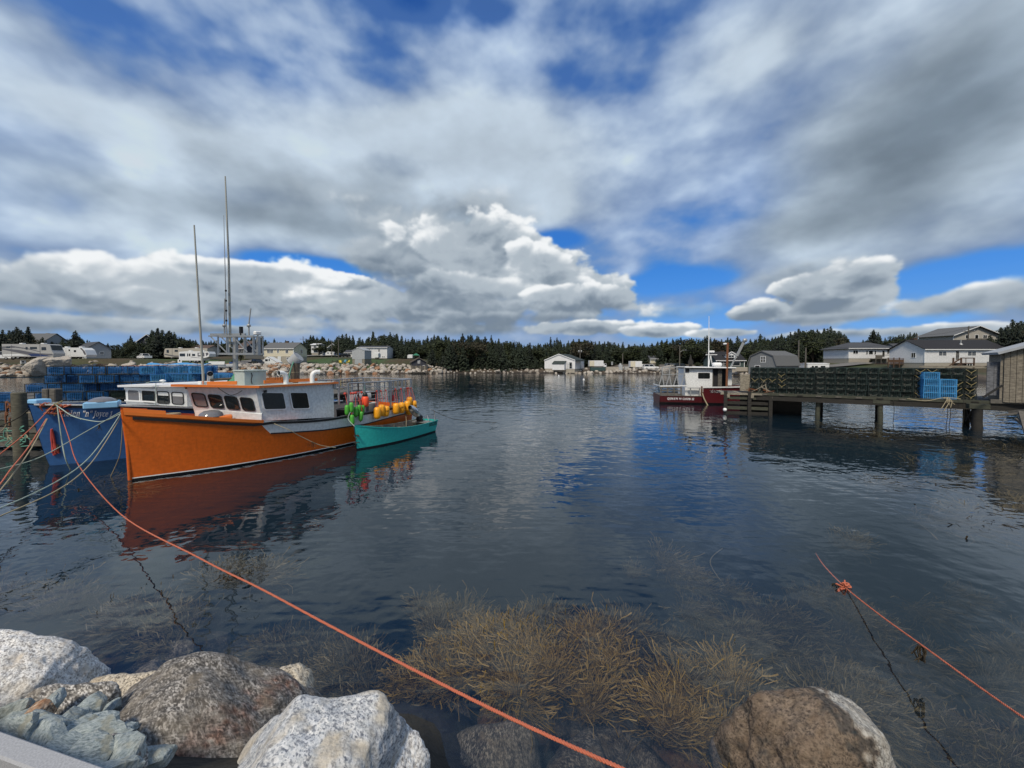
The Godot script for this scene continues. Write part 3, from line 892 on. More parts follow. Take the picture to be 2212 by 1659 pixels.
	for i in spots.size():
		var sp: Array = spots[i]
		var px: float = CX + F * sp[0].x / -sp[0].z
		if i < 275:
			var zone := "behind the motorhomes on the left shore" if px < 500 else ("behind the cream and white houses" if px < 940 else ("in the wood that comes down to the stones" if px < 1185 else ("behind the white fish shed and box trucks" if px < 1600 else "behind the barn and houses on the right")))
			var ev: bool = sp[2] < 6
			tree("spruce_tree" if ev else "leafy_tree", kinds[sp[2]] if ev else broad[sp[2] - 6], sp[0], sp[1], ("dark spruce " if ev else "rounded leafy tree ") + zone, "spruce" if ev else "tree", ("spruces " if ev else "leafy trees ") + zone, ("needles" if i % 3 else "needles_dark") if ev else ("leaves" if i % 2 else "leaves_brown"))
		else:
			if not rest.has(sp[2]): rest[sp[2]] = []
			rest[sp[2]].append(sp)
	for k in rest:
		var mm := MultiMesh.new()
		mm.transform_format = MultiMesh.TRANSFORM_3D
		mm.mesh = (kinds[k] if k < 6 else broad[k - 6])[0]
		mm.instance_count = rest[k].size()
		for i in rest[k].size():
			var sp: Array = rest[k][i]
			var w: float = minf(sp[1] * 1.15, 4.5 + sp[1] * 0.6) * RR(0.95, 1.7)
			mm.set_instance_transform(i, Transform3D(Basis(Vector3.UP, RR(0, TAU)) * Basis.from_scale(Vector3(w, sp[1], w)), sp[0]))
		var o := MultiMeshInstance3D.new()
		o.name = numbered("wood")
		o.multimesh = mm
		o.material_override = M.needles if k < 6 else M.leaves
		add_child(o)
		o.set_meta("kind", "stuff")
		tag(o, "mass of %s in the wood behind the far shore" % ["slender spruces", "leaning spruces", "thin spruces", "dense spruces", "ragged spruces", "dark spruces", "leafy trees", "low leafy trees"][k], "wood")
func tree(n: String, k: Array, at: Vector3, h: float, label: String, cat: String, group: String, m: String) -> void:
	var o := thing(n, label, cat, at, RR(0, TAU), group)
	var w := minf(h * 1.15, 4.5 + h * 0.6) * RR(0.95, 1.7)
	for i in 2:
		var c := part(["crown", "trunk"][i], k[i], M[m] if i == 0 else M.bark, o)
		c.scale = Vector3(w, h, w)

# ---------- stones ----------
func ico(sub: int) -> Array:
	var t := (1.0 + sqrt(5.0)) / 2.0
	var v := []
	for p in [[-1, t, 0], [1, t, 0], [-1, -t, 0], [1, -t, 0], [0, -1, t], [0, 1, t], [0, -1, -t], [0, 1, -t], [t, 0, -1], [t, 0, 1], [-t, 0, -1], [-t, 0, 1]]: v.append(Vector3(p[0], p[1], p[2]).normalized())
	var f := [[0, 11, 5], [0, 5, 1], [0, 1, 7], [0, 7, 10], [0, 10, 11], [1, 5, 9], [5, 11, 4], [11, 10, 2], [10, 7, 6], [7, 1, 8], [3, 9, 4], [3, 4, 2], [3, 2, 6], [3, 6, 8], [3, 8, 9], [4, 9, 5], [2, 4, 11], [6, 2, 10], [8, 6, 7], [9, 8, 1]]
	for k in sub:
		var mids := {}
		var g := []
		var half := func(a: int, b: int) -> int:
			var key := mini(a, b) * 1000000 + maxi(a, b)
			if not mids.has(key):
				mids[key] = v.size()
				v.append(((v[a] + v[b]) / 2).normalized())
			return mids[key]
		for q in f:
			var a: int = half.call(q[0], q[1]); var b: int = half.call(q[1], q[2]); var c: int = half.call(q[2], q[0])
			g.append_array([[q[0], a, c], [q[1], b, a], [q[2], c, b], [a, b, c]])
		f = g
	return [v, f]
var icos := {}
func stone(seed_: int, size: Vector3, planes: Array, sharp: float, rough: float, sub: int, paint = null, smooth_it := true) -> ArrayMesh:
	# a block bounded by planes (normal, distance), its edges rounded by `sharp`, its skin broken by noise
	var r := RandomNumberGenerator.new()
	r.seed = seed_
	if not icos.has(sub): icos[sub] = ico(sub)
	var pl := planes.duplicate()
	if pl.is_empty():
		for i in 11: pl.append([Vector3(r.randfn(), r.randfn(), r.randfn()).normalized(), r.randf_range(0.66, 1.0)])
	for ax in [Vector3.RIGHT, Vector3.UP, Vector3.BACK]:
		pl.append([ax, 1.0]); pl.append([-ax, 1.0])
	var n1 := noise(seed_, 1.1, 3)
	var n2 := noise(seed_ + 1, 5.0, 4)
	var v := PackedVector3Array()
	var cols := PackedColorArray()
	for d in icos[sub][0]:
		var sum := 0.0
		for p in pl:
			var k: float = p[0].dot(d) / p[1]
			if k > 0.0: sum += pow(k, sharp)
		var rad := pow(sum, -1.0 / sharp)
		var q: Vector3 = d * rad
		q *= 1.0 + n1.get_noise_3dv(q * 1.3) * 0.10 + n2.get_noise_3dv(q) * rough
		q *= size
		v.append(q)
		cols.append(paint.call(q) if paint != null else Color.WHITE)
	var s := ST()
	if smooth_it: smooth(s)
	else: flat(s)
	for q in icos[sub][1]:
		for i in [q[0], q[2], q[1]]:
			s.set_color(cols[i])
			s.add_vertex(v[i])
	return done(s)
func riprap() -> void:
	rng.seed = 55
	var kinds := []
	for i in 7: kinds.append(stone(300 + i, Vector3(1.0, RR(0.6, 0.8), RR(0.75, 0.95)), [], 12.0, 0.03, 2, null, i % 2 == 0))
	var spots := []
	var x := -60.0
	while x < 1760.0:
		var d0 := table(SHORE, x)
		var high := table(BANK, x)
		var n := int(high * 1.7 + 1)
		for k in n:
			var d := d0 + (k + RR(-0.2, 0.9)) * 5.6 / n
			var p := A(x + RR(-4, 4), 780, d)
			var y := land(p.x, p.z)
			var sz := RR(0.45, 0.95) * (1.0 if x < 960 else (0.5 if x < 1130 else 0.72)) * (1.25 if rng.randf() < 0.12 else 1.0)
			spots.append([Vector3(p.x, y + sz * 0.18, p.z), sz, rng.randi() % 7, rng.randi() % 5])
		x += RR(5.0, 9.0)
	for i in 70:   # strays on the grass and in the shallows
		x = RR(0, 960)
		var p := A(x, 780, table(SHORE, x) + (RR(6.5, 10) if i % 3 else RR(-2.5, 0)))
		spots.append([Vector3(p.x, land(p.x, p.z) + 0.1, p.z), RR(0.35, 0.7), rng.randi() % 7, 4])
	spots.sort_custom(func(a, b): return a[1] / -a[0].z > b[1] / -b[0].z)
	var mats: Array = [M.shore_rock, M.shore_rock, M.shore_rock, M.shore_rock_pink, M.shore_rock_dim]
	var rest := []
	for i in spots.size():
		var sp: Array = spots[i]
		var px: float = CX + F * sp[0].x / -sp[0].z
		if i < 290:
			var zone := "below the motorhomes on the left shore" if px < 300 else ("behind the blue traps on the left shore" if px < 600 else ("below the lawn of the cream house" if px < 970 else ("at the foot of the wood in the middle" if px < 1180 else "along the road by the box trucks")))
			var o := solo("boulder", kinds[sp[2]], mats[sp[3]], "pale angular boulder of the stone bank " + zone, "boulder", sp[0], RR(0, TAU), "boulders " + zone)
			o.rotation = Vector3(RR(-.5, .5), RR(0, TAU), RR(-.5, .5))
			o.scale = Vector3.ONE * sp[1]
		else: rest.append(sp)
	for k in 2:
		var l := rest.filter(func(q): return (q[3] < 3) == (k == 0))
		var mm := MultiMesh.new()
		mm.transform_format = MultiMesh.TRANSFORM_3D
		mm.mesh = kinds[k]
		mm.instance_count = l.size()
		for i in l.size():
			mm.set_instance_transform(i, Transform3D(Basis.from_euler(Vector3(RR(-.6, .6), RR(0, TAU), RR(-.6, .6))) * Basis.from_scale(Vector3.ONE * l[i][1]), l[i][0]))
		var o := MultiMeshInstance3D.new()
		o.name = numbered("small_stones")
		o.multimesh = mm
		o.material_override = mats[k * 4]
		add_child(o)
		o.set_meta("kind", "stuff")
		tag(o, "smaller %s stones filling the bank along the far shore" % ["pale", "brownish"][k], "stones")
	# the few big ones
	for b in [[84, 804, 88.5, 4.6, 4.2, "large tan boulder on the left shore, in front of the bigger slab", 1], [114, 797, 90.5, 6.2, 4.6, "large sloping grey slab on the left shore behind the tan boulder", 2], [1442, 806, 107, 5.0, 2.6, "large pale boulder at the water left of the red boat", 4], [695, 812, 101, 2.2, 1.0, "low flat stone in the water before the stone bank", 3], [1075, 803, 113, 1.6, .8, "small flat stone at the water below the wooded shore", 5]]:
		var p := A(b[0], b[1], b[2])
		var o := solo("boulder", stone(330 + b[6], Vector3(b[3] / 2, b[4] / 2, b[3] / 2.4), [], 18.0, 0.05, 4, func(_q): return Color(.92, .84, .72), false), M.shore_rock, b[5], "boulder", Vector3(p.x, maxf(p.y, 0.1) + b[4] * 0.26, p.z), b[6] * 1.3)
		o.rotation.z = 0.15

# ---------- houses ----------
func opening(root: Node3D, n: String, o: Vector3, u: Vector3, w: float, h: float, pane: String, bars := 1, frame := "white_trim", label := "") -> void:   # a window or door set on a wall, o its centre
	var s := ST()
	var v := Vector3.UP
	plate(s, o, u, v, rrect(w + 0.16, h + 0.16, 0), 0.05, rrect(w, h, 0))
	if bars > 0:
		for i in bars: box(s, o + u * (w * (i + 1) / (bars + 1) - w / 2) + u.cross(v) * 0.03, u.abs() * 0.06 + v * h + u.cross(v).abs() * 0.02)
	if bars > 1: box(s, o + u.cross(v) * 0.03, u.abs() * w + v * 0.05 + u.cross(v).abs() * 0.021)
	var f := part(n, done(s), M[frame], root)
	if label: f.set_meta("label", label)
	var g := ST()
	plate(g, o + u.cross(v) * 0.004, u, v, rrect(w, h, 0), 0.012)
	part("pane" if n == "window" else "panel", done(g), M[pane], f)
func house(n: String, label: String, cat: String, px: float, y: float, d: float, w: float, dep: float, wall: float, rise: float, mats: Array, wins: Array, opt := {}) -> Node3D:
	# front wall towards the water; mats: wall, roof, foundation; wins: [wall f/l/r, along, height, width, height, kind]
	var at := A(px, y, d)
	var root := thing(n, label, cat, at, opt.get("yaw", 0.0))
	var fh: float = opt.get("base", 0.4)
	var over: float = opt.get("over", 0.35)
	var gf: bool = opt.get("gable_front", false)
	var hip: bool = opt.get("hip", false)
	var hw := w / 2
	var hd := dep / 2
	if opt.has("base_mat") or fh > 0:
		var s := ST()
		box(s, Vector3(0, fh / 2 - 0.4, 0), Vector3(w - 0.1, fh + 0.8, dep - 0.1))
		part("foundation", done(s), M[opt.get("base_mat", "concrete")], root)
	var top := fh + wall
	var s := ST()
	if hip:
		box(s, Vector3(0, fh + wall / 2, 0), Vector3(w, wall, dep))
	elif gf: plate(s, Vector3(0, 0, -hd), Vector3.RIGHT, Vector3.UP, PackedVector2Array([Vector2(-hw, fh), Vector2(hw, fh), Vector2(hw, top), Vector2(opt.get("ridge", 0.0), top + rise), Vector2(-hw, top)]), dep)
	else: plate(s, Vector3(-hw, 0, 0), Vector3.FORWARD, Vector3.UP, PackedVector2Array([Vector2(-hd, fh), Vector2(hd, fh), Vector2(hd, top), Vector2(opt.get("ridge", 0.0), top + rise), Vector2(-hd, top)]), w)
	part("wall", done(s), M[mats[0]], root)
	s = ST()
	flat(s)
	var t := 0.14
	if hip:
		var e := hw + over; var f := hd + over; var rd: float = maxf(0.6, hw - hd * 0.9)
		for k in 2:
			var b := [Vector3(-e, top - k * t, f), Vector3(e, top - k * t, f), Vector3(e, top - k * t, -f), Vector3(-e, top - k * t, -f)]
			if k == 0:
				var r0 := Vector3(-rd, top + rise, 0); var r1 := Vector3(rd, top + rise, 0)
				quad(s, b[0], b[1], r1, r0); quad(s, b[2], b[3], r0, r1); tri(s, b[1], b[2], r1); tri(s, b[3], b[0], r0)
			else: quad(s, b[3], b[2], b[1], b[0])
		for k in 4:
			var p := [Vector3(-e, top, f), Vector3(e, top, f), Vector3(e, top, -f), Vector3(-e, top, -f)]
			quad(s, p[k] - Vector3.UP * t, p[(k + 1) % 4] - Vector3.UP * t, p[(k + 1) % 4], p[k])
	else:
		var half := hw if gf else hd
		var long := (dep if gf else w) + over * 2
		var rg: float = opt.get("ridge", 0.0)
		var slope := rise / (half - absf(rg))
		var poly := PackedVector2Array([Vector2(-half - over, top - over * rise / (half + rg)), Vector2(rg, top + rise + 0.01), Vector2(half + over, top - over * rise / (half - rg)), Vector2(half + over, top - over * rise / (half - rg) + t), Vector2(rg, top + rise + t), Vector2(-half - over, top - over * rise / (half + rg) + t)])
		if gf: plate(s, Vector3(0, 0, -long / 2), Vector3.RIGHT, Vector3.UP, poly, long)
		else: plate(s, Vector3(-long / 2, 0, 0), Vector3.FORWARD, Vector3.UP, poly, long)
	var roof := part("roof", done(s), M[mats[1]], root)
	# boards along the eaves and at the corners
	if opt.get("trim", true):
		s = ST()
		if hip or not gf:
			var drop: float = 0.0 if hip else over * rise / (hd - opt.get("ridge", 0.0))
			box(s, Vector3(0, top - drop + 0.02, hd + over + 0.02), Vector3(w + over * 2, 0.16, 0.04))
			for sx in [-1, 1]: box(s, Vector3(sx * (hw + 0.012), fh + wall / 2, hd + 0.012), Vector3(0.14, wall, 0.14))
		else:
			for sx in [-1, 1]:
				bar(s, Vector3(sx * (hw + over), top - over * rise / hw + 0.06, hd + over + 0.02), Vector3(opt.get("ridge", 0.0), top + rise + 0.07, hd + over + 0.02), 0.05, 0.18)
				box(s, Vector3(sx * (hw + 0.012), fh + wall / 2, hd + 0.012), Vector3(0.14, wall, 0.14))
		part("trim_board", done(s), M[opt.get("trim_mat", "white_trim")], root)
	for c in opt.get("chimneys", []):
		s = ST()
		box(s, Vector3(c[0], top + rise * 0.6 + c[2] / 2, c[1]), Vector3(0.7, rise * 0.6 + c[2], 0.6))
		box(s, Vector3(c[0], top + rise * 0.9 + c[2] + 0.02, c[1]), Vector3(0.82, 0.12, 0.72))
		part("chimney", done(s), M[c[3]], roof)
	for q in wins:
		var u := Vector3.RIGHT
		var o := Vector3(q[1], fh + q[2], hd + 0.003)
		if q[0] == "r": u = Vector3.FORWARD; o = Vector3(hw + 0.003, fh + q[2], -q[1])
		elif q[0] == "l": u = Vector3.BACK; o = Vector3(-hw - 0.003, fh + q[2], q[1])
		var kind: String = q[5] if q.size() > 5 else "window"
		match kind:
			"window": opening(root, "window", o, u, q[3], q[4], "dark_glass", 1)
			"grid": opening(root, "window", o, u, q[3], q[4], "dark_glass", 2)
			"plain": opening(root, "window", o, u, q[3], q[4], "dark_glass", 0)
			"door": opening(root, "door", o, u, q[3], q[4], "wood_dark", 0)
			"white_door": opening(root, "door", o, u, q[3], q[4], "white_paint", 1)
			"grey_door": opening(root, "door", o, u, q[3], q[4], "house_grey", 1, "house_grey")
	return root
func houses() -> void:
	house("shed", "grey shed with a white gable and dark roof beside the white travel trailer", "shed", 202, 775, 112, 9.0, 5.0, 2.7, 1.9, ["house_grey", "roof_slate"], [["f", 2.2, 1.05, .9, 2.0, "door"], ["f", 0.2, 1.5, .6, .7], ["r", 0.6, 1.5, .7, .7]], {"yaw": -0.5, "base": .15})
	house("house", "big grey-roofed house half hidden by trees behind the striped motorhome", "house", 97, 752, 140, 8.5, 7, 2.2, 2.6, ["house_grey", "roof_grey"], [["f", 0, 1.2, 1.2, 1.1]], {"chimneys": [[0, -1, .5, "concrete"]]})
	house("house", "dark shingled house with a steep gable among spruces behind the white pickup", "house", 325, 757, 142, 5.5, 7, 2.6, 2.6, ["house_dark", "roof_slate"], [["f", 0, 2.9, .9, 1.1], ["f", 0, 1.0, 1.6, 1.0]], {"gable_front": true, "yaw": 0.5})
	house("house", "low house with a tan roof just above the fifth-wheel camper", "house", 440, 772, 136, 7.5, 6, 2.6, 1.2, ["house_beige", "roof_brown"], [["f", -1, 1.6, 1, 1]])
	house("house", "dark clapboard house with a brown roof and white-trimmed gable right of the aerial platform", "house", 541, 770, 128, 6.4, 6, 2.2, 2.3, ["house_dark", "roof_brown"], [["r", 0, 3.0, .8, 1.0], ["r", 0, 1.2, 1.8, 1.2], ["f", -1, 1.1, 1.6, 1.0], ["f", 1.5, 1.1, 1.2, 1.0]], {"yaw": -0.55, "base": .5})
	house("house", "cream two-storey house with grey roof above the concrete basement", "house", 618, 785.5, 121, 9.7, 6.5, 2.55, 1.75, ["house_cream", "roof_grey"], [["f", -3.3, 1.6, .8, 1.0], ["f", -2.3, 1.6, .8, 1.0], ["f", -.2, 1.6, .5, .95], ["f", 2.7, 1.5, .8, .9], ["r", 0.5, 1.6, .9, 1.2], ["f", .2, -.98, .9, 1.9, "white_door"], ["f", 3.0, -.6, .8, .6], ["f", -2.6, -.6, .7, .5]], {"base": 2.2, "yaw": -0.1, "chimneys": [[.6, 0, .7, "roof_brown"]]})
	house("house", "white house with a porch half behind the bushy tree by the road", "house", 687, 765, 160, 2.8, 5, 3.4, .5, ["house_white", "house_white"], [["f", 0, 2.6, .9, 1.0], ["f", 0.3, .9, 1.6, 1.4, "plain"]], {})
	house("house", "white gabled house up the road behind the parked camper", "house", 719, 764, 162, 3.4, 5, 2.2, 1.4, ["house_white", "roof_slate"], [["f", 0, 1.3, 1.2, 1.0]], {"gable_front": true, "yaw": 0.4})
	house("cottage", "low pale cottage with a dark roof left of the big white house", "house", 764, 772.5, 146, 4.6, 5, 1.7, .9, ["house_white", "roof_slate"], [["f", -.6, .95, .8, .8], ["f", 1.2, .95, .6, .8]], {"base": .15})
	house("barn", "small weathered grey barn with wide doors on the lawn", "barn", 782, 787, 117, 3.9, 4.4, 2.5, .75, ["house_grey", "house_grey"], [["f", -.55, -.75, 1.0, 1.4, "grey_door"], ["f", .6, -.75, 1.0, 1.4, "grey_door"]], {"gable_front": true, "base": 1.6, "base_mat": "wood_pale", "trim": false, "over": .1, "yaw": -0.1})
	house("house", "large plain white two-storey house above the lawn", "house", 812, 774.5, 140, 10.3, 7, 3.75, .6, ["house_white", "roof_slate"], [["f", -1.1, 2.9, .5, 1.1], ["f", 2.4, 2.9, .5, 1.1], ["f", -1.1, .9, .5, 1.0], ["f", 2.4, .9, .5, 1.0], ["f", 3.6, .5, .35, .4], ["f", 4.2, .5, .35, .4]], {"base": .1})
	var bh := house("boathouse", "dark boathouse with weathered grey lower boards at the water's edge", "boathouse", 903.5, 801, 112, 4.1, 4.6, 2.4, 1.15, ["house_dark", "roof_brown"], [["f", .0, 2.5, .5, .75, "grid"], ["f", 1.35, 1.15, .45, .5, "plain"]], {"gable_front": true, "base": .15, "yaw": 0.32, "trim_mat": "wood_grey", "base_mat": "wood_dark"})
	for i in 14:
		var s := ST()
		box(s, Vector3(-2.0 + i * 0.298, .15 + 0.66, 2.34), Vector3(.27, 1.3 + 0.04 * (i % 3), .05))
		part("board", done(s), M["wood_grey"] if i % 4 else M["wood_pale"], bh)
	for i in 4:
		var s := ST()
		box(s, Vector3(-1.6 + i * 1.0, 2.1, 2.33), Vector3(.06, 1.4, .03))
		part("batten", done(s), M.wood_grey, bh)
	house("cottage", "small white cottage alone at the edge of the wood above the stones", "house", 958.5, 780, 128, 4.0, 3.6, 1.75, .95, ["house_white", "roof_grey"], [["f", .3, .85, .55, .6, "plain"], ["l", 0, .9, .4, .6, "plain"]], {"gable_front": true, "base": .35, "yaw": 0.35, "base_mat": "roof_dark", "trim": false, "over": .12})
	house("house", "pale bungalow with a brown roof nearly hidden in the wood", "house", 1080, 779, 134, 5.4, 5, 1.5, .75, ["house_white", "roof_brown"], [["f", -1.6, .9, .7, .7], ["f", -.4, .9, .7, .7], ["f", 1.0, .9, .6, .7]], {"gable_front": true, "yaw": 0.3})
	var fs := house("fish_shed", "white fish shed with grey roof by the water, box truck backed up to it", "shed", 1220, 798.5, 117, 9.3, 9, 2.5, 1.75, ["house_white", "roof_green"], [["f", 3.4, 1.0, .7, 1.8, "plain"]], {"gable_front": true, "base": .35, "yaw": -0.48, "over": .2, "ridge": -.2})
	var s := ST()
	box(s, Vector3(.2, .9, 5.3), Vector3(3.7, 1.7, 1.7))
	plate(s, Vector3(.2 - 1.85, 0, 5.3), Vector3.FORWARD, Vector3.UP, PackedVector2Array([Vector2(-.85, 1.75), Vector2(.85, 1.75), Vector2(.85, 2.5)]), 3.7)
	part("lean_to", done(s), M.house_white, fs)
	s = ST()
	bar(s, Vector3(.2, 1.75, 6.3), Vector3(.2, 2.62, 4.5), 3.9, .1)
	part("lean_to_roof", done(s), M.roof_green, fs)
	s = ST()
	box(s, Vector3(5.0, 2.6, 1.5), Vector3(2.2, .14, 4.5)); box(s, Vector3(5.9, 1.4, 3.4), Vector3(.12, 2.3, .12))
	part("canopy", done(s), M.roof_green, fs)
	s = ST()
	for q in [[2.6, 2.1, 2.6], [3.9, 2.1, 2.6]]: box(s, Vector3(q[0], q[1] - 1.0, 4.9), Vector3(.07, 2.0, .07))
	box(s, Vector3(3.25, 2.1, 4.9), Vector3(1.37, .07, .07)); box(s, Vector3(3.25, 1.1, 4.9), Vector3(1.37, .06, .06))
	part("hoist_frame", done(s), M.galvanised, fs)
	house("house", "small beige house with grey roof among the trees above the white estate car", "house", 1411, 785, 136, 3.4, 4, 1.6, .9, ["house_cream", "roof_slate"], [["f", .1, .95, .7, .8]], {"base": .1})
	house("house", "dark teal cottage with dormer behind the red boat", "house", 1562, 799, 100, 7.0, 6.5, 2.2, 2.0, ["house_teal", "roof_dark"], [["f", -1.9, 1.2, 1.6, 1.0, "grid"], ["f", 1.5, 1.2, 1.8, .9, "plain"]], {"chimneys": [[0.2, -1, .5, "roof_brown"]]})
	var dm := A(1562, 799, 100) + Vector3(0.3, 3.1, 2.0)
	house("porch", "white-trimmed porch and dormer gable on the dark teal cottage", "porch", CX + F * dm.x / -dm.z, CY, -dm.z, 2.6, 2.2, .7, .75, ["house_white", "roof_dark"], [["f", 0, .4, 1.3, .5]], {"gable_front": true, "base": 0.0, "over": .2}).position = dm
	# the barn with the double-pitched roof
	var at := A(1670, 805, 84)
	var b := thing("gambrel_barn", "grey shingled barn with a double-pitched roof left of the green trap wall", "barn", at, 0.42)
	var gp := PackedVector2Array([Vector2(-2.9, -.3), Vector2(2.9, -.3), Vector2(2.9, 1.7), Vector2(2.3, 3.6), Vector2(0, 4.55), Vector2(-2.3, 3.6), Vector2(-2.9, 1.7)])
	s = ST(); plate(s, Vector3(-3.9, 0, 0), Vector3.FORWARD, Vector3.UP, gp, 7.8)
	part("wall", done(s), M.barn_grey, b)
	s = ST()
	plate(s, Vector3(-4.1, 0.02, 0), Vector3.FORWARD, Vector3.UP, PackedVector2Array([Vector2(3.25, 1.5), Vector2(2.5, 3.7), Vector2(0, 4.75), Vector2(-2.5, 3.7), Vector2(-3.25, 1.5), Vector2(-3.1, 1.45), Vector2(-2.35, 3.58), Vector2(0, 4.57), Vector2(2.35, 3.58), Vector2(3.1, 1.45)]), 8.2)
	part("roof", done(s), M.roof_grey, b)
	opening(b, "window", Vector3(-3.905, 2.9, 0.3), Vector3.BACK, .9, 1.2, "dark_glass", 2)
	opening(b, "door", Vector3(-3.905, .75, -.9), Vector3.BACK, 1.0, 1.6, "dark_glass", 0)
	house("house", "white hip-roofed bungalow with a small front balcony on the right shore", "house", 1855, 785, 102, 12.4, 8, 2.5, 1.75, ["house_white", "roof_slate"], [["f", -4.5, 1.6, 1.2, .8], ["f", -1.6, 1.5, .35, .9, "plain"], ["f", -.6, 1.5, 1.0, .9, "plain"], ["f", .5, 1.5, .35, .9, "plain"], ["f", 2.6, 1.2, .6, 1.6, "door"], ["f", 4.0, 1.6, .9, .8]], {"hip": true, "base": 1.3, "over": .6})
	var dk := thing("balcony", "small grey timber balcony with stairs on the hip-roofed bungalow", "balcony", A(1866, 785, 102) + Vector3(0, 0, 4.0))
	s = ST(); box(s, Vector3(0, 1.2, .75), Vector3(4.2, .15, 1.5)); part("floor", done(s), M.wood_grey, dk)
	for i in 4:
		s = ST(); box(s, Vector3(-2.0 + i * 1.33, .55, 1.45), Vector3(.12, 3.0 if i % 3 == 0 else 1.4, .12), Basis.IDENTITY); part("post", done(s), M.wood_grey, dk)
	s = ST(); box(s, Vector3(0, 2.1, 1.45), Vector3(4.3, .1, .12)); box(s, Vector3(-1.2, 1.65, 1.47), Vector3(1.6, .75, .04)); part("railing", done(s), M.wood_grey, dk)
	s = ST(); bar(s, Vector3(2.1, 1.2, 1.2), Vector3(3.8, -.2, 1.2), .3, .1); part("stairs", done(s), M.wood_grey, dk)
	# the long white house and the beige one above it
	var lw := house("house", "long white house with black roof and brown porch behind the trap wall", "house", 2041, 794.5, 84, 17.0, 7.5, 2.95, 1.9, ["house_white", "roof_dark"], [["f", -4.8, 1.95, 1.6, .85], ["f", -1.7, 1.5, .75, 1.9, "door"], ["f", 1.3, 1.95, 1.7, .85], ["f", 6.2, 1.95, 1.7, .85], ["f", .9, -.4, 1.0, .45], ["l", 1.5, 1.6, .8, 1.0]], {"base": 1.1, "over": .4, "chimneys": [[-6.3, -.6, .6, "roof_brown"]]})
	s = ST(); tube(s, V3([Vector3(1.0, 4.6, 2.0), Vector3(1.0, 6.0, 2.0)]), .1, 8); lathe(s, [Vector2(.35, 4.9), Vector2(.3, 5.1), Vector2(.1, 5.3)], 10, Vector3(1.0, 0, 2.0)); part("flue_pipe", done(s), M.galvanised, lw)
	for i in 11:   # clapboards
		s = ST(); box(s, Vector3(0, 1.24 + i * .26, 3.76), Vector3(16.9, .03, .03)); part("clapboard", done(s), M.house_white, lw)
	var pc := thing("porch", "brown timber porch with stairs at the door of the long white house", "porch", A(2024, 794.5, 84) + Vector3(0, 0, 3.76))
	s = ST(); box(s, Vector3(.4, 1.0, .8), Vector3(2.7, .16, 1.6)); part("floor", done(s), M.wood_brown, pc)
	for q in [[-.9, 1.5], [1.7, 1.5], [-.9, .1], [1.7, .1]]:
		s = ST(); box(s, Vector3(q[0], .8, q[1]), Vector3(.22, 2.7, .2)); part("post", done(s), M.wood_brown, pc)
	s = ST(); box(s, Vector3(.4, 2.1, 1.5), Vector3(2.8, .14, .14)); part("rail", done(s), M.wood_brown, pc)
	for i in 9:
		s = ST(); box(s, Vector3(-.7 + i * .27, 1.55, 1.5), Vector3(.1, 1.0, .05)); part("baluster", done(s), M.house_white, pc)
	for k in 2:
		s = ST(); bar(s, Vector3(-.9, 1.0 + k * 1.05, 1.5), Vector3(-4.2, -1.1 + k * 1.0, 1.5), .12, .2); part("stair_rail", done(s), M.wood_brown, pc)
	var td := thing("deck", "brown timber deck at the left end of the long white house", "deck", A(1940, 789, 86))
	s = ST(); box(s, Vector3(0, .3, 0), Vector3(7.6, .2, 3.0)); part("floor", done(s), M.wood_brown, td)
	for i in 7:
		s = ST(); box(s, Vector3(-3.7 + i * 1.23, .5, 1.5), Vector3(.16, 2.4, .12)); part("post", done(s), M.wood_brown, td)
	s = ST(); box(s, Vector3(0, 1.5, 1.5), Vector3(7.7, .1, .14)); box(s, Vector3(0, .95, 1.5), Vector3(7.6, .7, .05)); part("railing", done(s), M.wood_brown, td)
	var bg := house("house", "beige house with a wide gable and balcony above the long white house", "house", 2067, 750, 110, 12.4, 9, 2.6, 2.35, ["house_beige", "roof_grey"], [["f", -2.4, 2.1, 1.0, .9], ["f", .1, 2.1, .85, 1.0, "plain"], ["f", 2.4, 2.1, 1.0, .9]], {"gable_front": true, "over": .7, "base": .6, "ridge": 0.2})
	s = ST(); box(s, Vector3(-.1, 1.6, 5.0), Vector3(6.1, 1.2, .1)); box(s, Vector3(-.1, 1.0, 4.75), Vector3(6.1, .12, .6)); part("balcony", done(s), M.wood_grey, bg)
	house("camper_cabin", "small white camper cabin behind the trap wall, right of the barn", "shed", 1758, 799, 88, 4.9, 2.6, 1.25, .1, ["house_white", "house_white"], [["f", -1.3, .55, .5, .6, "plain"], ["f", -.5, .55, .7, .6, "plain"], ["f", 1.0, .55, 1.1, .6, "plain"]], {"base": .1, "over": .05, "trim": false})
	house("cottage", "grey cottage between the hip-roofed bungalow and the long white house", "house", 1938, 772, 120, 5.0, 5, 2.4, 1.4, ["house_grey", "roof_slate"], [["f", 0, 1.3, .8, 1.0]], {})

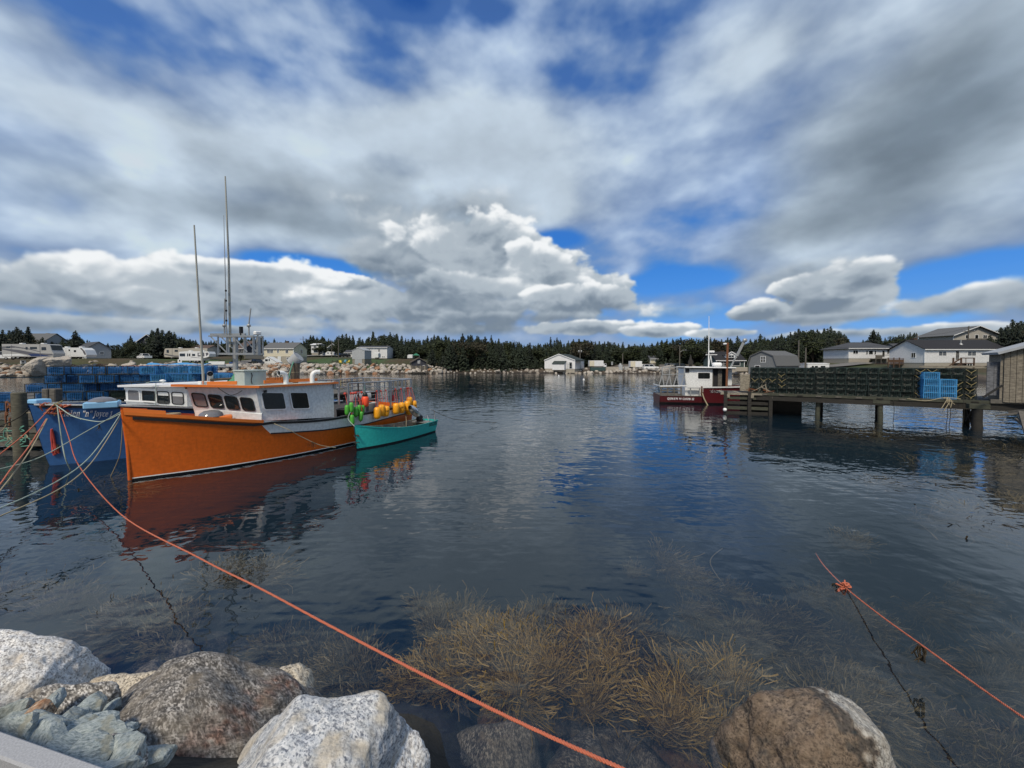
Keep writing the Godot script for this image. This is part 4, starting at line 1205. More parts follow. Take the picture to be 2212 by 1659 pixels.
# ---------- vehicles ----------
func wheel(root: Node3D, at: Vector3, r: float, w := 0.24) -> void:
	var s := ST()
	lathe(s, [Vector2(r * .62, -w / 2), Vector2(r * .94, -w / 2), Vector2(r, -w / 3), Vector2(r, w / 3), Vector2(r * .94, w / 2), Vector2(r * .62, w / 2)], 16, at, Basis(Vector3.RIGHT, PI / 2))
	var t := part("wheel", done(s), M.tyre, root)
	s = ST()
	lathe(s, [Vector2(.01, -w * .42), Vector2(r * .62, -w * .46), Vector2(r * .62, w * .46), Vector2(r * .2, w * .36), Vector2(.01, w * .4)], 12, at, Basis(Vector3.RIGHT, PI / 2))
	part("rim", done(s), M.galvanised, t)
func car(n: String, label: String, px: float, y: float, d: float, yaw: float, paint: String, kind: String, len_ := 4.6) -> void:
	# seen from its side along x, nose at +x
	var root := thing(n, label, {"pickup": "pickup truck", "van": "van"}.get(kind, "car"), A(px, y, d), yaw)
	var k := len_ / 4.6
	var low: PackedVector2Array
	var cab: Array
	match kind:
		"pickup":
			low = PackedVector2Array([Vector2(-2.3, .45), Vector2(2.25, .4), Vector2(2.32, .85), Vector2(2.15, 1.02), Vector2(.95, 1.1), Vector2(-2.28, 1.1)])
			cab = [[.95, 1.1], [.45, 1.68], [-.75, 1.7], [-.9, 1.1]]
		"van":
			low = PackedVector2Array([Vector2(-2.3, .4), Vector2(2.25, .35), Vector2(2.32, .9), Vector2(1.9, 1.1), Vector2(1.3, 1.15), Vector2(-2.3, 1.15)])
			cab = [[1.35, 1.15], [.75, 1.9], [-2.15, 1.98], [-2.28, 1.15]]
		"suv":
			low = PackedVector2Array([Vector2(-2.28, .4), Vector2(2.2, .35), Vector2(2.3, .75), Vector2(2.1, .95), Vector2(1.0, 1.03), Vector2(-2.3, 1.03)])
			cab = [[1.05, 1.03], [.4, 1.6], [-1.9, 1.62], [-2.25, 1.03]]
		_:
			low = PackedVector2Array([Vector2(-2.25, .38), Vector2(2.2, .33), Vector2(2.3, .65), Vector2(2.0, .85), Vector2(1.0, .95), Vector2(-2.25, .98)])
			cab = [[1.05, .95], [.3, 1.42], [-1.4, 1.44], [-2.1, .97]]
	for i in low.size(): low[i].x *= k
	var s := ST()
	plate(s, Vector3(0, 0, -.88), Vector3.RIGHT, Vector3.UP, low, 1.76)
	part("body", done(s), M[paint], root)
	s = ST()
	flat(s)
	var a := []
	var b := []
	for i in 4:
		var tuck := 0.86 if i in [0, 3] else 0.68
		a.append(Vector3(cab[i][0] * k, cab[i][1], tuck)); b.append(Vector3(cab[i][0] * k, cab[i][1], -tuck))
	quad(s, a[3], a[0], a[1], a[2]); quad(s, b[0], b[3], b[2], b[1])
	quad(s, a[0], b[0], b[1], a[1]); quad(s, b[3], a[3], a[2], b[2])
	part("windows", done(s), M.dark_glass, root)
	s = ST()
	box(s, Vector3((cab[1][0] + cab[2][0]) / 2 * k, cab[1][1] + .02, 0), Vector3((cab[1][0] - cab[2][0]) * k + .1, .06, 1.4), Basis.IDENTITY, .02)
	for i in 3:
		var f := float(i) / 2
		for sg in [1, -1]: bar(s, Vector3(lerpf(cab[0][0], cab[3][0], f) * k, cab[0][1], .87 * sg), Vector3(lerpf(cab[1][0], cab[2][0], f) * k, cab[1][1], .69 * sg), .08)
	part("roof", done(s), M[paint], root)
	for sg in [1, -1]:
		for f in [-1.45, 1.45]: wheel(root, Vector3(f * k, .33, .8 * sg), .33)
		s = ST(); box(s, Vector3(2.24 * k, .72, .62 * sg), Vector3(.1, .14, .32)); part("headlight", done(s), M.pale_glass, root)
	s = ST(); box(s, Vector3(2.3 * k, .5, 0), Vector3(.08, .22, 1.5)); part("bumper", done(s), M.car_black if paint == "car_white" else M.galvanised, root)
func camper(n: String, label: String, cat: String, px: float, y: float, d: float, yaw: float, len_: float, high: float, prof: PackedVector2Array, paint: String, wins: Array, bands: Array, wheels: Array) -> void:
	var root := thing(n, label, cat, A(px, y, d), yaw)
	var s := ST()
	plate(s, Vector3(0, 0, -1.2), Vector3.RIGHT, Vector3.UP, prof, 2.4)
	part("body", done(s), M[paint], root)
	for w in wins:
		s = ST()
		if w.size() > 4 and w[4] == "front": box(s, Vector3(w[0], w[1], 0), Vector3(.06, w[3], 2.1), Basis(Vector3.BACK, w[2]))
		else: plate(s, Vector3(w[0], w[1], 1.202), Vector3.RIGHT, Vector3.UP, rrect(w[2], w[3], .06), .02)
		part("door" if w.size() > 4 and w[4] == "door" else "window", done(s), M[paint] if w.size() > 4 and w[4] == "door" else M.dark_glass, root)
	for b in bands:
		s = ST()
		var pp := PackedVector2Array()
		for q in b[1]: pp.append(Vector2(q[0], q[1]))
		plate(s, Vector3(0, 0, 1.2015 + .002 * b[2]), Vector3.RIGHT, Vector3.UP, pp, .004)
		part("stripe", done(s), M[b[0]], root)
	for w in wheels:
		for sg in [1, -1]: wheel(root, Vector3(w, .4, 1.02 * sg), .42, .3)
	s = ST()
	for i in 2: box(s, Vector3(len_ * (.2 - .42 * i), high + .12, 0), Vector3(.8, .26, .7), Basis.IDENTITY, .06)
	part("roof_unit", done(s), M.white_paint, root)
func vehicles() -> void:
	camper("motorhome", "long silver motorhome with sweeping dark stripes, nose to the right", "motorhome", 74, 775.5, 91, 0.0, 12, 3.5, PackedVector2Array([Vector2(-6, .55), Vector2(5.9, .5), Vector2(6.0, 1.3), Vector2(5.6, 2.0), Vector2(5.2, 3.3), Vector2(4.6, 3.45), Vector2(-6, 3.5)]), "rv_silver",
		[[-4.5, 2.75, .9, .4], [-.2, 2.5, .5, .6], [1.4, 2.55, 1.6, .5], [3.8, 2.4, 1.1, .75], [5.42, 2.65, .3, 1.2, "front"]],
		[["rv_stripe", [[-6, 2.5], [-2, 2.1], [2, 1.35], [5.8, 1.2], [5.9, .8], [1, .8], [-3, 1.6], [-6, 2.2]], 0], ["rv_blue", [[0, 1.2], [2.2, 1.25], [5.5, .62], [.8, .6]], 1], ["rv_stripe", [[-6, 2.9], [-3, 3.0], [-3, 2.6], [-6, 2.55]], 0], ["rv_stripe", [[-3.9, 2.8], [.4, 2.2], [2.9, 1.6], [2.9, 1.75], [.5, 2.4], [-3.9, 3.1]], 1], ["white_paint", [[-5.8, 1.1], [-2, 1.2], [0, .75], [-5.8, .7]], 0], ["rv_stripe", [[2.85, .7], [2.98, .7], [2.98, 3.35], [2.85, 3.35]], 2], ["rv_stripe", [[-3.8, .7], [-3.72, .7], [-3.72, 3.35], [-3.8, 3.35]], 2]], [-3.4, -2.4, 4.1])
	camper("travel_trailer", "white travel trailer with a dark curved nose behind the motorhome", "camper", 163, 775, 97, 0.0, 8.6, 2.8, PackedVector2Array([Vector2(-4.5, .5), Vector2(3.9, .5), Vector2(4.2, 1.0), Vector2(3.7, 2.2), Vector2(2.9, 2.75), Vector2(-4.5, 2.8)]), "white_paint",
		[[-1.9, 2.0, .8, .45], [-.1, 1.75, .65, 1.75, "door"], [-.1, 2.1, .35, .45], [1.3, 1.9, .55, .5]], [["rv_stripe", [[2.5, 2.72], [2.9, 2.72], [3.7, 1.9], [4.1, 1.0], [3.6, 1.0], [3.2, 1.9]], 0], ["rv_stripe", [[.6, 1.0], [2.2, .75], [3.6, .6], [.9, .9]], 0], ["rv_stripe", [[-.95, .6], [-.9, .6], [-.9, 2.7], [-.95, 2.7]], 1]], [-.9, .1])
	camper("motorhome", "beige motorhome with windscreen to the left behind the fifth-wheel camper", "motorhome", 409, 775, 118, 0.0, 12, 3.2, PackedVector2Array([Vector2(-6.7, 1.4), Vector2(-6.5, .5), Vector2(6.5, .5), Vector2(6.5, 3.2), Vector2(-6.0, 3.15), Vector2(-6.4, 3.0)]), "rv_tan", [[-6.5, 2.2, .12, 1.1, "front"], [-5.5, 2.25, .7, .9], [-2.9, 2.4, 1.0, .6]], [["rv_stripe", [[-6.5, 1.5], [-3.4, .95], [3, 1.0], [3, .7], [-3.4, .6], [-6.5, 1.2]], 0], ["rv_stripe", [[-4.2, .6], [-4.1, .6], [-4.1, 3.1], [-4.2, 3.1]], 1]], [-4.4, 3.4])
	camper("fifth_wheel_camper", "white fifth-wheel camper on the grass with a raised dark nose", "camper", 427, 783, 108, 0.0, 8.4, 3.1, PackedVector2Array([Vector2(-4.2, .55), Vector2(2.4, .55), Vector2(2.5, 1.15), Vector2(4.1, 1.6), Vector2(4.3, 2.4), Vector2(3.9, 3.05), Vector2(-1.8, 3.15), Vector2(-4.2, 2.95)]), "white_paint",
		[[-3.2, 2.1, 1.5, .8], [-1.75, 2.1, .3, .8], [-1.2, 1.8, .6, 1.8, "door"], [-1.2, 2.1, .4, .75], [-.1, 2.1, .85, .6]], [["rv_stripe", [[1.0, 2.7], [2.9, 2.75], [2.9, 1.7], [1.0, 1.65]], 0], ["white_paint", [[1.3, 2.5], [2.3, 2.55], [2.3, 2.1], [1.3, 2.05]], 1], ["rv_stripe", [[-.8, 1.6], [1.6, 1.3], [1.6, 1.2], [-.8, 1.45]], 0], ["rv_stripe", [[3.2, 2.7], [3.9, 2.75], [4.1, 2.3], [3.4, 1.7]], 0]], [-1.2, .1, .9])
	camper("tent_trailer", "white A-frame tent trailer with peaked dark windows below the cream house", "camper", 588, 788, 113, 0.0, 4, 1.0, PackedVector2Array([Vector2(-2.3, .35), Vector2(2.3, .35), Vector2(2.3, .75), Vector2(-.3, 2.4), Vector2(-.6, 2.4), Vector2(-2.4, .9)]), "white_paint", [[-.9, 1.35, .8, .6], [-.1, 1.4, .35, .6]], [["rv_stripe", [[-.5, 2.35], [2.2, .72], [2.2, .62], [-.5, 2.2]], 0]], [.2])
	camper("camper_van_trailer", "rounded white camper parked by the road right of the bushy tree", "camper", 715, 769.5, 143, 0.0, 3.4, 1.5, PackedVector2Array([Vector2(-1.5, .35), Vector2(1.5, .35), Vector2(1.5, 1.3), Vector2(1.0, 1.65), Vector2(-.9, 1.65), Vector2(-1.5, 1.1)]), "white_paint", [[-.5, 1.15, .6, .4], [.6, 1.15, .5, .4]], [], [0.1])
	camper("box_trailer", "tall white box trailer standing before the large white house", "trailer", 815, 774.5, 131, 0.0, 1.9, 1.75, PackedVector2Array([Vector2(-.85, .35), Vector2(.75, .35), Vector2(.75, 1.6), Vector2(.5, 1.85), Vector2(-.85, 1.85)]), "white_paint", [], [], [0.0])
	camper("utility_trailer", "small white trailer with a bright side near the green canopy", "trailer", 887.5, 775.5, 129, 0.0, 1.8, 1.2, PackedVector2Array([Vector2(-.85, .3), Vector2(.85, .3), Vector2(.8, 1.3), Vector2(-.8, 1.3)]), "white_paint", [], [], [0.0])
	for t in [["white box truck backed up to the fish shed", 1287, 797.5, 116, 4.2, 2.2], ["second white box truck, right of the stone wall", 1372, 799, 115, 3.4, 2.2]]:
		var root := thing("box_truck", t[0], "truck", A(t[1], t[2], t[3]), 0.0)
		var L: float = t[4]
		var s := ST()
		box(s, Vector3(0, .95 + .78, 0), Vector3(L, 1.75, 2.1), Basis(Vector3.UP, 0.0), .04)
		part("box", done(s), M.house_white, root)
		for i in 2:
			s = ST(); box(s, Vector3(-L / 2 + .35 + i * .72, 1.72, 1.06), Vector3(.66, 1.6, .03)); part("door", done(s), M.house_cream, root)
		s = ST(); box(s, Vector3(L / 2 + .5, 1.15, 0), Vector3(.9, 1.1, 1.8), Basis.IDENTITY, .12); part("cab", done(s), M.car_white, root)
		s = ST(); box(s, Vector3(L / 2 + .55, 1.45, .905), Vector3(.5, .4, .02)); part("window", done(s), M.dark_glass, root)
		s = ST(); box(s, Vector3(.2, .8, 0), Vector3(L + .8, .14, 1.0)); part("chassis", done(s), M.black_rubber, root)
		for sg in [1, -1]:
			for wx in [-L * .3, L / 2 + .45]: wheel(root, Vector3(wx, .38, .85 * sg), .38)
	car("van", "white van at the left edge of the picture beside the motorhome", 2, 777, 92, 0.25, "car_white", "van", 5.2)
	car("pickup_truck", "white pickup truck parked on the grass left of the fifth-wheel camper", 312, 776.5, 114, PI - 0.5, "car_white", "pickup", 5.4)
	car("parked_car", "dark car on the drive below the brown-roofed house", 557, 788, 111, -0.6, "car_black", "suv", 4.2)
	car("parked_car", "white car on the road just left of the rounded camper", 703, 771, 146, PI - 0.4, "car_white", "sedan", 4.2)
	car("parked_car", "dark car standing at the bend of the road by the pale cottage", 744.5, 772.5, 141, 0.8, "car_black", "suv", 4.0)
	car("parked_car", "white estate car on the shore road right of the second box truck", 1405, 799, 113, 0.0, "car_white", "suv", 4.4)
	car("parked_car", "black estate car passing the utility pole on the shore road", 1471, 797.5, 108, 0.1, "car_black", "suv", 4.6)
	car("parked_car", "grey car half hidden behind the utility pole on the shore road", 1451, 797, 112, 0.1, "car_grey", "suv", 4.0)

# ---------- small things on the far shore ----------
func pole(label: String, px: float, y: float, ytop: float, d: float, arm := 0, lamp := 0) -> Vector3:
	var at := A(px, y, d)
	var h := A(px, ytop, d).y - at.y
	var root := thing("utility_pole", label, "utility pole", at)
	var s := ST()
	tube(s, V3([Vector3(0, -.5, 0), Vector3(0, h * .5, 0), Vector3(0, h, 0)]), [.17, .15, .12], 8)
	part("post", done(s), M.wood_grey, root)
	if arm:
		s = ST(); box(s, Vector3(0, h - 1.3, .1), Vector3(3.2, .14, .12)); part("crossarm", done(s), M.wood_grey, root)
		for i in 3:
			s = ST(); lathe(s, [Vector2(.05, 0), Vector2(.09, .06), Vector2(.05, .2), Vector2(.01, .24)], 8, Vector3(-1.4 + i * 1.4, h - 1.22 + (1.2 if i == 1 else 0.0), .1)); part("insulator", done(s), M.galvanised, root)
	if lamp == 1:
		s = ST(); tube(s, V3([Vector3(0, h - 1.8, 0), Vector3(.7, h - 1.3, 0), Vector3(1.4, h - 1.15, 0)]), .04, 6); part("lamp_arm", done(s), M.galvanised, root)
		s = ST(); box(s, Vector3(1.6, h - 1.17, 0), Vector3(.55, .14, .26), Basis.IDENTITY, .05); part("lamp_head", done(s), M.galvanised, root)
	if lamp == 2:
		for i in 2:
			s = ST(); lathe(s, [Vector2(.01, 0), Vector2(.24, .03), Vector2(.24, .65), Vector2(.1, .75), Vector2(.01, .76)], 12, Vector3(-.42 + i * .84, h * .5, .1)); part("transformer", done(s), M.galvanised, root)
	return at + Vector3(0, h - .2, 0)
func wire(a: Vector3, b: Vector3, sag: float, label: String) -> void:
	var s := ST()
	var p := PackedVector3Array()
	for i in 17:
		var t := i / 16.0
		p.append(a.lerp(b, t) + Vector3.DOWN * sag * 4.0 * t * (1 - t))
	tube(s, p, .022, 4)
	solo("power_line", done(s), M.black_rubber, label, "power line")
func chair(px: float, y: float, d: float, m: String, yaw: float, label: String) -> void:
	var root := thing("lawn_chair", label, "chair", A(px, y, d), yaw)
	var s := ST(); box(s, Vector3(0, .36, .05), Vector3(.6, .05, .55), Basis(Vector3.RIGHT, .2)); part("seat", done(s), M[m], root)
	for i in 5:
		s = ST(); bar(s, Vector3(-.24 + i * .12, .3, -.2), Vector3(-.30 + i * .15, 1.05 - absf(i - 2.0) * .05, -.5), .1, .03); part("slat", done(s), M[m], root)
	for sg in [-1, 1]:
		s = ST(); box(s, Vector3(.36 * sg, .58, 0), Vector3(.14, .04, .75)); part("armrest", done(s), M[m], root)
		s = ST(); box(s, Vector3(.34 * sg, .28, .3), Vector3(.06, .58, .1)); part("leg", done(s), M[m], root)
		s = ST(); bar(s, Vector3(.3 * sg, .4, .2), Vector3(.3 * sg, .02, -.5), .06, .1); part("leg", done(s), M[m], root)
func picnic(px: float, y: float, d: float, label: String) -> void:
	var root := thing("picnic_table", label, "picnic table", A(px, y, d), .1)
	var s := ST(); box(s, Vector3(0, .74, 0), Vector3(1.9, .05, .75)); part("tabletop", done(s), M.wood_grey, root)
	for sg in [-1, 1]:
		s = ST(); box(s, Vector3(0, .44, .62 * sg), Vector3(1.9, .05, .26)); part("bench", done(s), M.wood_grey, root)
		for e in [-1, 1]:
			s = ST(); bar(s, Vector3(.7 * sg, .74, .15 * e), Vector3(.7 * sg, 0, .6 * e), .09, .05); part("leg", done(s), M.wood_grey, root)
func signboard(px: float, y: float, d: float, w: float, h: float, up: float, label: String, panel: String) -> void:
	var root := thing("sign", label, "sign", A(px, y, d))
	var s := ST(); box(s, Vector3(0, up / 2 - .3, 0), Vector3(.09, up + .6, .09)); part("post", done(s), M.wood_grey, root)
	s = ST(); box(s, Vector3(0, up, .07), Vector3(w, h, .03)); var b := part("board", done(s), M[panel], root)
	s = ST(); box(s, Vector3(0, up + h * .08, .09), Vector3(w * .3, h * .5, .012)); part("print", done(s), M.print_black, b)
func ribbon_path(pts: Array, w: float, lift: float) -> ArrayMesh:
	var p := curve(pts, 10)
	var rows := []
	for i in p.size():
		var d := (p[mini(i + 1, p.size() - 1)] - p[maxi(i - 1, 0)]).normalized()
		var sd := d.cross(Vector3.UP).normalized() * w / 2
		var row := PackedVector3Array()
		for k in 5:
			var q: Vector3 = p[i] + sd * (k - 2) / 2.0
			q.y = land(q.x, q.z) + lift
			row.append(q)
		rows.append(row)
	var s := ST(); smooth(s); sheet(s, rows)
	return done(s)
func shore_things() -> void:
	struct("road", ribbon_path([A(1175, 798, 128), A(1300, 799, 122), A(1400, 799, 113.5), A(1480, 797, 108.5), A(1560, 798, 106)], 5.0, .35), M.road)
	struct("road", ribbon_path([A(640, 771, 136), A(700, 772, 142), A(730, 770, 146), A(765, 767, 158), A(800, 764, 175)], 6.0, .35), M.road)
	struct("driveway", ribbon_path([A(560, 791, 106), A(530, 787, 110), A(522, 783, 116), A(545, 778, 122), A(575, 777, 126)], 3.2, .4), M.road)
	struct("driveway", ribbon_path([A(1775, 790, 95), A(1830, 789, 94), A(1870, 788, 96)], 4.0, .4), M.road)
	var w1 := pole("utility pole with a transformer, left of the two by the road", 717, 772, 735, 139, 0, 0)
	var w2 := pole("tall bare pole standing on the lawn left of the grey barn", 731.5, 777, 733, 128)
	pole("thin pole behind the low pale cottage", 773, 764, 741, 150)
	pole("utility pole behind the large white house's roof", 812, 756, 731, 160, 0, 1)
	pole("short pole at the right end of the large white house", 837, 768, 744, 146)
	pole("utility pole among trees left of the road poles", 655, 748, 727, 190, 1, 0)
	var p3 := pole("utility pole with a lamp arm beside the hidden bungalow", 1092, 776, 749, 130, 0, 1)
	var p4 := pole("utility pole with two transformers behind the white fish shed", 1253, 774, 749, 128, 0, 2)
	var p5 := pole("plain pole between the tank and the second box truck", 1345, 790, 763.5, 118)
	pole("short post at the left wall of the white fish shed", 1184.5, 800, 769, 119)
	var p6 := pole("utility pole with lamp by the black car on the shore road", 1468, 797, 747, 106, 0, 1)
	var p7 := pole("plain pole between the black car and the teal cottage", 1526, 796, 760, 104)
	var p8 := pole("taller pole right of the gambrel barn", 1724.5, 792, 735, 88)
	pole("lower pole, right of the taller pole by the barn", 1740, 792, 751, 86)
	var p9 := pole("pole right of the hip-roofed bungalow", 1980, 764, 722, 100)
	var pa := pole("crossarm pole before the beige house's gable", 2091, 749, 705, 100, 1, 0)
	pole("dark pole on the hill left of the beige house", 2025, 745, 716, 118)
	wire(w1, A(655, 729, 190), 1.2, "power line between the poles behind the cream house")
	wire(w1, A(812, 733, 160), 1.2, "power line from the lawn poles to the large white house")
	wire(p3, p4, 1.0, "power line over the wood to the fish shed pole")
	wire(p4, p6, 1.4, "power line crossing above the box trucks")
	wire(p6, p8, 1.2, "power line from the road pole to the barn pole")
	wire(p6 + Vector3.DOWN * .8, p8 + Vector3.DOWN * 1.1, 1.2, "lower power line towards the barn pole")
	wire(p8, p9, 1.0, "power line from the barn pole past the hip-roofed bungalow")
	wire(p8 + Vector3.DOWN, p9 + Vector3.DOWN, 1.2, "lower power line past the hip-roofed bungalow")
	wire(p9, pa, .6, "power line to the crossarm pole")
	wire(pa, A(2330, 715, 80), .8, "power line leaving the crossarm pole to the right")
	chair(735, 785, 119, "chair_yellow", 0.5, "left yellow lawn chair of the group facing the water")
	chair(745, 784, 120, "chair_blue", 0.0, "blue lawn chair between the two yellow ones")
	chair(752, 785, 119, "chair_yellow", -0.5, "right yellow lawn chair of the group facing the water")
	chair(842, 795, 111, "chair_blue", 0.4, "blue lawn chair near the stones by the boathouse")
	chair(847, 796, 111, "chair_yellow", -0.4, "yellow lawn chair near the stones by the boathouse")
	picnic(723, 783, 122, "picnic table left of the yellow lawn chairs")
	picnic(679, 789, 113, "picnic table on the grass below the road")
	picnic(808, 786, 116, "picnic table on the grass right of the grey barn")
	signboard(51, 790, 93, 1.4, .75, .9, "small white sign with a dark mark on the left bank", "white_paint")
	signboard(389, 790, 100, 1.1, .9, 1.2, "white sign with a black mark above the blue traps", "white_paint")
	# red rowing boat drawn up on the lawn
	var rb := thing("rowing_boat", "small red rowing boat drawn up on the lawn", "boat", A(819, 794, 112), 0.3)
	part("hull", small_hull(2.6, 1.0, .5, .06), M.red_paint, rb)
	# green canopy
	var cn := thing("canopy_tent", "green canopy tent behind the boathouse", "tent", A(899, 775.5, 130), .2)
	var s := ST()
	flat(s)
	for k in 4:
		var a := Vector3(cos(PI / 4 + k * PI / 2), 0, -sin(PI / 4 + k * PI / 2)) * 1.5
		var b := Vector3(cos(PI / 4 + (k + 1) * PI / 2), 0, -sin(PI / 4 + (k + 1) * PI / 2)) * 1.5
		tri(s, a + Vector3.UP * 1.35, b + Vector3.UP * 1.35, Vector3(0, 1.95, 0))
		quad(s, a + Vector3.UP * 1.15, b + Vector3.UP * 1.15, b + Vector3.UP * 1.35, a + Vector3.UP * 1.35)
		var l := ST(); box(l, a * .97 + Vector3.UP * .6, Vector3(.07, 1.3, .07)); part("leg", done(l), M.galvanised, cn)
	part("cover", done(s), M.canopy_green, cn)
	# dock at the boathouse
	var dk := thing("dock", "low timber dock in the water before the boathouse", "dock", A(915, 808, 107), 0.05)
	s = ST(); box(s, Vector3(0, .55, 0), Vector3(5.4, .16, 1.8)); part("deck", done(s), M.wood_grey, dk)
	for i in 5:
		s = ST(); box(s, Vector3(-2.5 + i * 1.25, .0, .85), Vector3(.2, 1.2, .2)); part("post", done(s), M.wood_dark, dk)
	s = ST(); box(s, Vector3(-1.2, .25, .92), Vector3(3.0, .2, .1)); part("fender_beam", done(s), M.wood_dark, dk)
	# by the road
	s = ST(); box(s, Vector3(0, .4, 0), Vector3(3.8, 1.1, .6), Basis.IDENTITY, .03)
	solo("stone_wall", done(s), M.concrete, "low concrete wall between the box truck and the grey tank", "wall", A(1323, 800, 113))
	var tk := thing("water_tank", "grey plastic tank stack left of the second box truck", "tank", A(1340, 800, 113))
	s = ST(); box(s, Vector3(0, .8, 0), Vector3(1.1, 1.6, 1.0), Basis.IDENTITY, .1); part("tank", done(s), M.house_grey, tk)
	s = ST(); lathe(s, [Vector2(.32, 1.6), Vector2(.32, 1.95), Vector2(.1, 2.05), Vector2(.01, 2.06)], 12); part("cap", done(s), M.house_grey, tk)
	s = ST(); box(s, Vector3(0, .55, 0), Vector3(1.3, 1.1, 1.1), Basis.IDENTITY, .06)
	solo("tote_bin", done(s), M.rv_silver, "pale plastic tote beside the grey tank", "bin", A(1353, 800, 114))
	s = ST(); box(s, Vector3(0, .5, 0), Vector3(4.4, 1.0, 1.2), Basis.IDENTITY, .04)
	solo("dumpster", done(s), M.dumpster, "dark green dumpster below the first box truck", "dumpster", A(1291, 801, 113))
	signboard(1322, 797, 115, .5, .9, 1.7, "small grey sign on a post above the concrete wall", "house_grey")
	s = ST(); box(s, Vector3(0, .5, 0), Vector3(13, 1.0, .8), Basis.IDENTITY, .04)
	solo("stone_wall", done(s), M.concrete, "long low concrete wall behind the red boat's wheelhouse", "wall", A(1552, 802, 93), -0.1)
	# white boat with a dark window band, ashore behind the aerial platform
	var wb := thing("white_boat", "white boat hull with blue numbers propped up on the left shore", "boat", A(490, 795.5, 98), 0.05)
	part("hull", small_hull(5.4, 1.9, 1.0, .35), M.white_paint, wb)
	s = ST(); plate(s, Vector3(-1.75, 1.35, 1.02), Vector3.RIGHT, Vector3.UP, rrect(3.9, .8, .1, .12), .1); part("side_panel", done(s), M.white_paint, wb)
	s = ST(); for i in 3: box(s, Vector3(1.5 + i * .27, 1.4, 1.14), Vector3(.17, .42, .02))
	part("numbers", done(s), M.blue_print, wb)
	for i in 2:
		s = ST(); box(s, Vector3(-1.2 + i * 2.2, -.1, .3), Vector3(.2, .9, .8)); part("stand", done(s), M.wood_dark, wb)
	# two ducks and a float far out
	for q in [[1207, 812.5, "pale bird swimming far out, left of the other"], [1261, 821, "small white float far out on the water"]]:
		s = ST(); lathe(s, [Vector2(.01, -.08), Vector2(.22, 0), Vector2(.18, .12), Vector2(.06, .3), Vector2(.01, .32)], 10)
		solo("float" if q[1] > 815 else "duck", done(s), M.white_paint, q[2], "float" if q[1] > 815 else "bird", G(q[0], q[1], 0.0))
func small_hull(L: float, B: float, H: float, rake: float) -> ArrayMesh:   # a little open hull, bow at +x
	var rows := []
	for i in 13:
		var t := i / 12.0
		var b := B / 2 * (1.0 - pow(t, 3.0)) + 0.01
		var row := PackedVector3Array()
		for k in 9:
			var a := lerpf(-PI / 2, PI / 2, k / 8.0)
			row.append(Vector3(lerpf(-L / 2, L / 2, t) + (rake * cos(a) * -1.0 + rake) * t * .5, H * (1.0 - pow(cos(a), 0.6)) * 1.0 + H * .2 * t * t, sin(a) * b))
		rows.append(row)
	var s := ST(); smooth(s); sheet(s, rows, true)
	flat(s)
	for k in 7: tri(s, rows[0][0], rows[0][k + 1], rows[0][k + 2])
	return done(s)

# ---------- boats ----------
# A hull runs aft from its stem: s metres aft, half-breadths at waterline and rail, height of the rail.
class Hull:
	var wl: Array
	var rail: Array
	var top: Array
	var rake: float
	var flare := 1.0
	var fore := 0.0
	func t(a: Array, x: float) -> float:
		if x <= a[0][0]: return a[0][1]
		for i in range(1, a.size()):
			if x <= a[i][0]:
				var f: float = (x - a[i - 1][0]) / (a[i][0] - a[i - 1][0])
				var m0: float = (a[i][1] - a[maxi(i - 2, 0)][1]) / maxf(a[i][0] - a[maxi(i - 2, 0)][0], .01)
				var m1: float = (a[mini(i + 1, a.size() - 1)][1] - a[i - 1][1]) / (a[mini(i + 1, a.size() - 1)][0] - a[i - 1][0])
				var w: float = a[i][0] - a[i - 1][0]
				return cubic_interpolate_hermite(a[i - 1][1], a[i][1], m0 * w, m1 * w, f)
		return a[-1][1]
	func cubic_interpolate_hermite(p0: float, p1: float, m0: float, m1: float, f: float) -> float:
		var f2 := f * f
		var f3 := f2 * f
		return p0 * (2 * f3 - 3 * f2 + 1) + m0 * (f3 - 2 * f2 + f) + p1 * (3 * f2 - 2 * f3) + m1 * (f3 - f2)
	func height(s: float) -> float: return t(top, s)
	func half(s: float, y: float) -> float:
		var h := height(s)
		if y >= 0.0: return lerpf(t(wl, s), t(rail, s), pow(clampf(y / h, 0, 1), lerpf(1.35, flare, clampf(s / 4.0, 0, 1))))
		return t(wl, s) * sqrt(maxf(0.0, 1.0 + y / 0.75))
	func at(s: float, y: float, side: float, out := 0.0) -> Vector3:   # side -1 is port
		var f := clampf(1.0 - s / 1.6, 0, 1)
		return Vector3(-s + f * f * (rake * y / height(0.0) - fore * pow(clampf(1.0 - y / 0.7, 0, 2), 2.0)), y, side * (half(s, y) + out))
func hull_patch(st: SurfaceTool, h: Hull, s0: float, s1: float, lo: Callable, hi: Callable, side: float, ns := 24, ny := 8, out := 0.0) -> void:
	smooth(st)
	var rows := []
	for i in ns + 1:
		var s := lerpf(s0, s1, float(i) / ns)
		var row := PackedVector3Array()
		for k in ny + 1:
			row.append(h.at(s, lerpf(lo.call(s), hi.call(s), float(k) / ny), side, out))
		rows.append(row)
	sheet(st, rows, side < 0)
func hull_strip(st: SurfaceTool, h: Hull, s0: float, s1: float, yc: Callable, tall: float, out: float, side: float, ns := 26) -> void:   # a rubbing strake
	flat(st)
	for i in ns:
		var a := lerpf(s0, s1, float(i) / ns)
		var b := lerpf(s0, s1, float(i + 1) / ns)
		var q := []
		for s in [a, b]:
			var y: float = yc.call(s)
			q.append([h.at(s, y + tall / 2, side, -.01), h.at(s, y + tall / 2, side, out), h.at(s, y - tall / 2, side, out), h.at(s, y - tall / 2, side, -.01)])
		for k in 3:
			if side > 0: quad(st, q[0][k], q[1][k], q[1][k + 1], q[0][k + 1])
			else: quad(st, q[0][k], q[0][k + 1], q[1][k + 1], q[1][k])
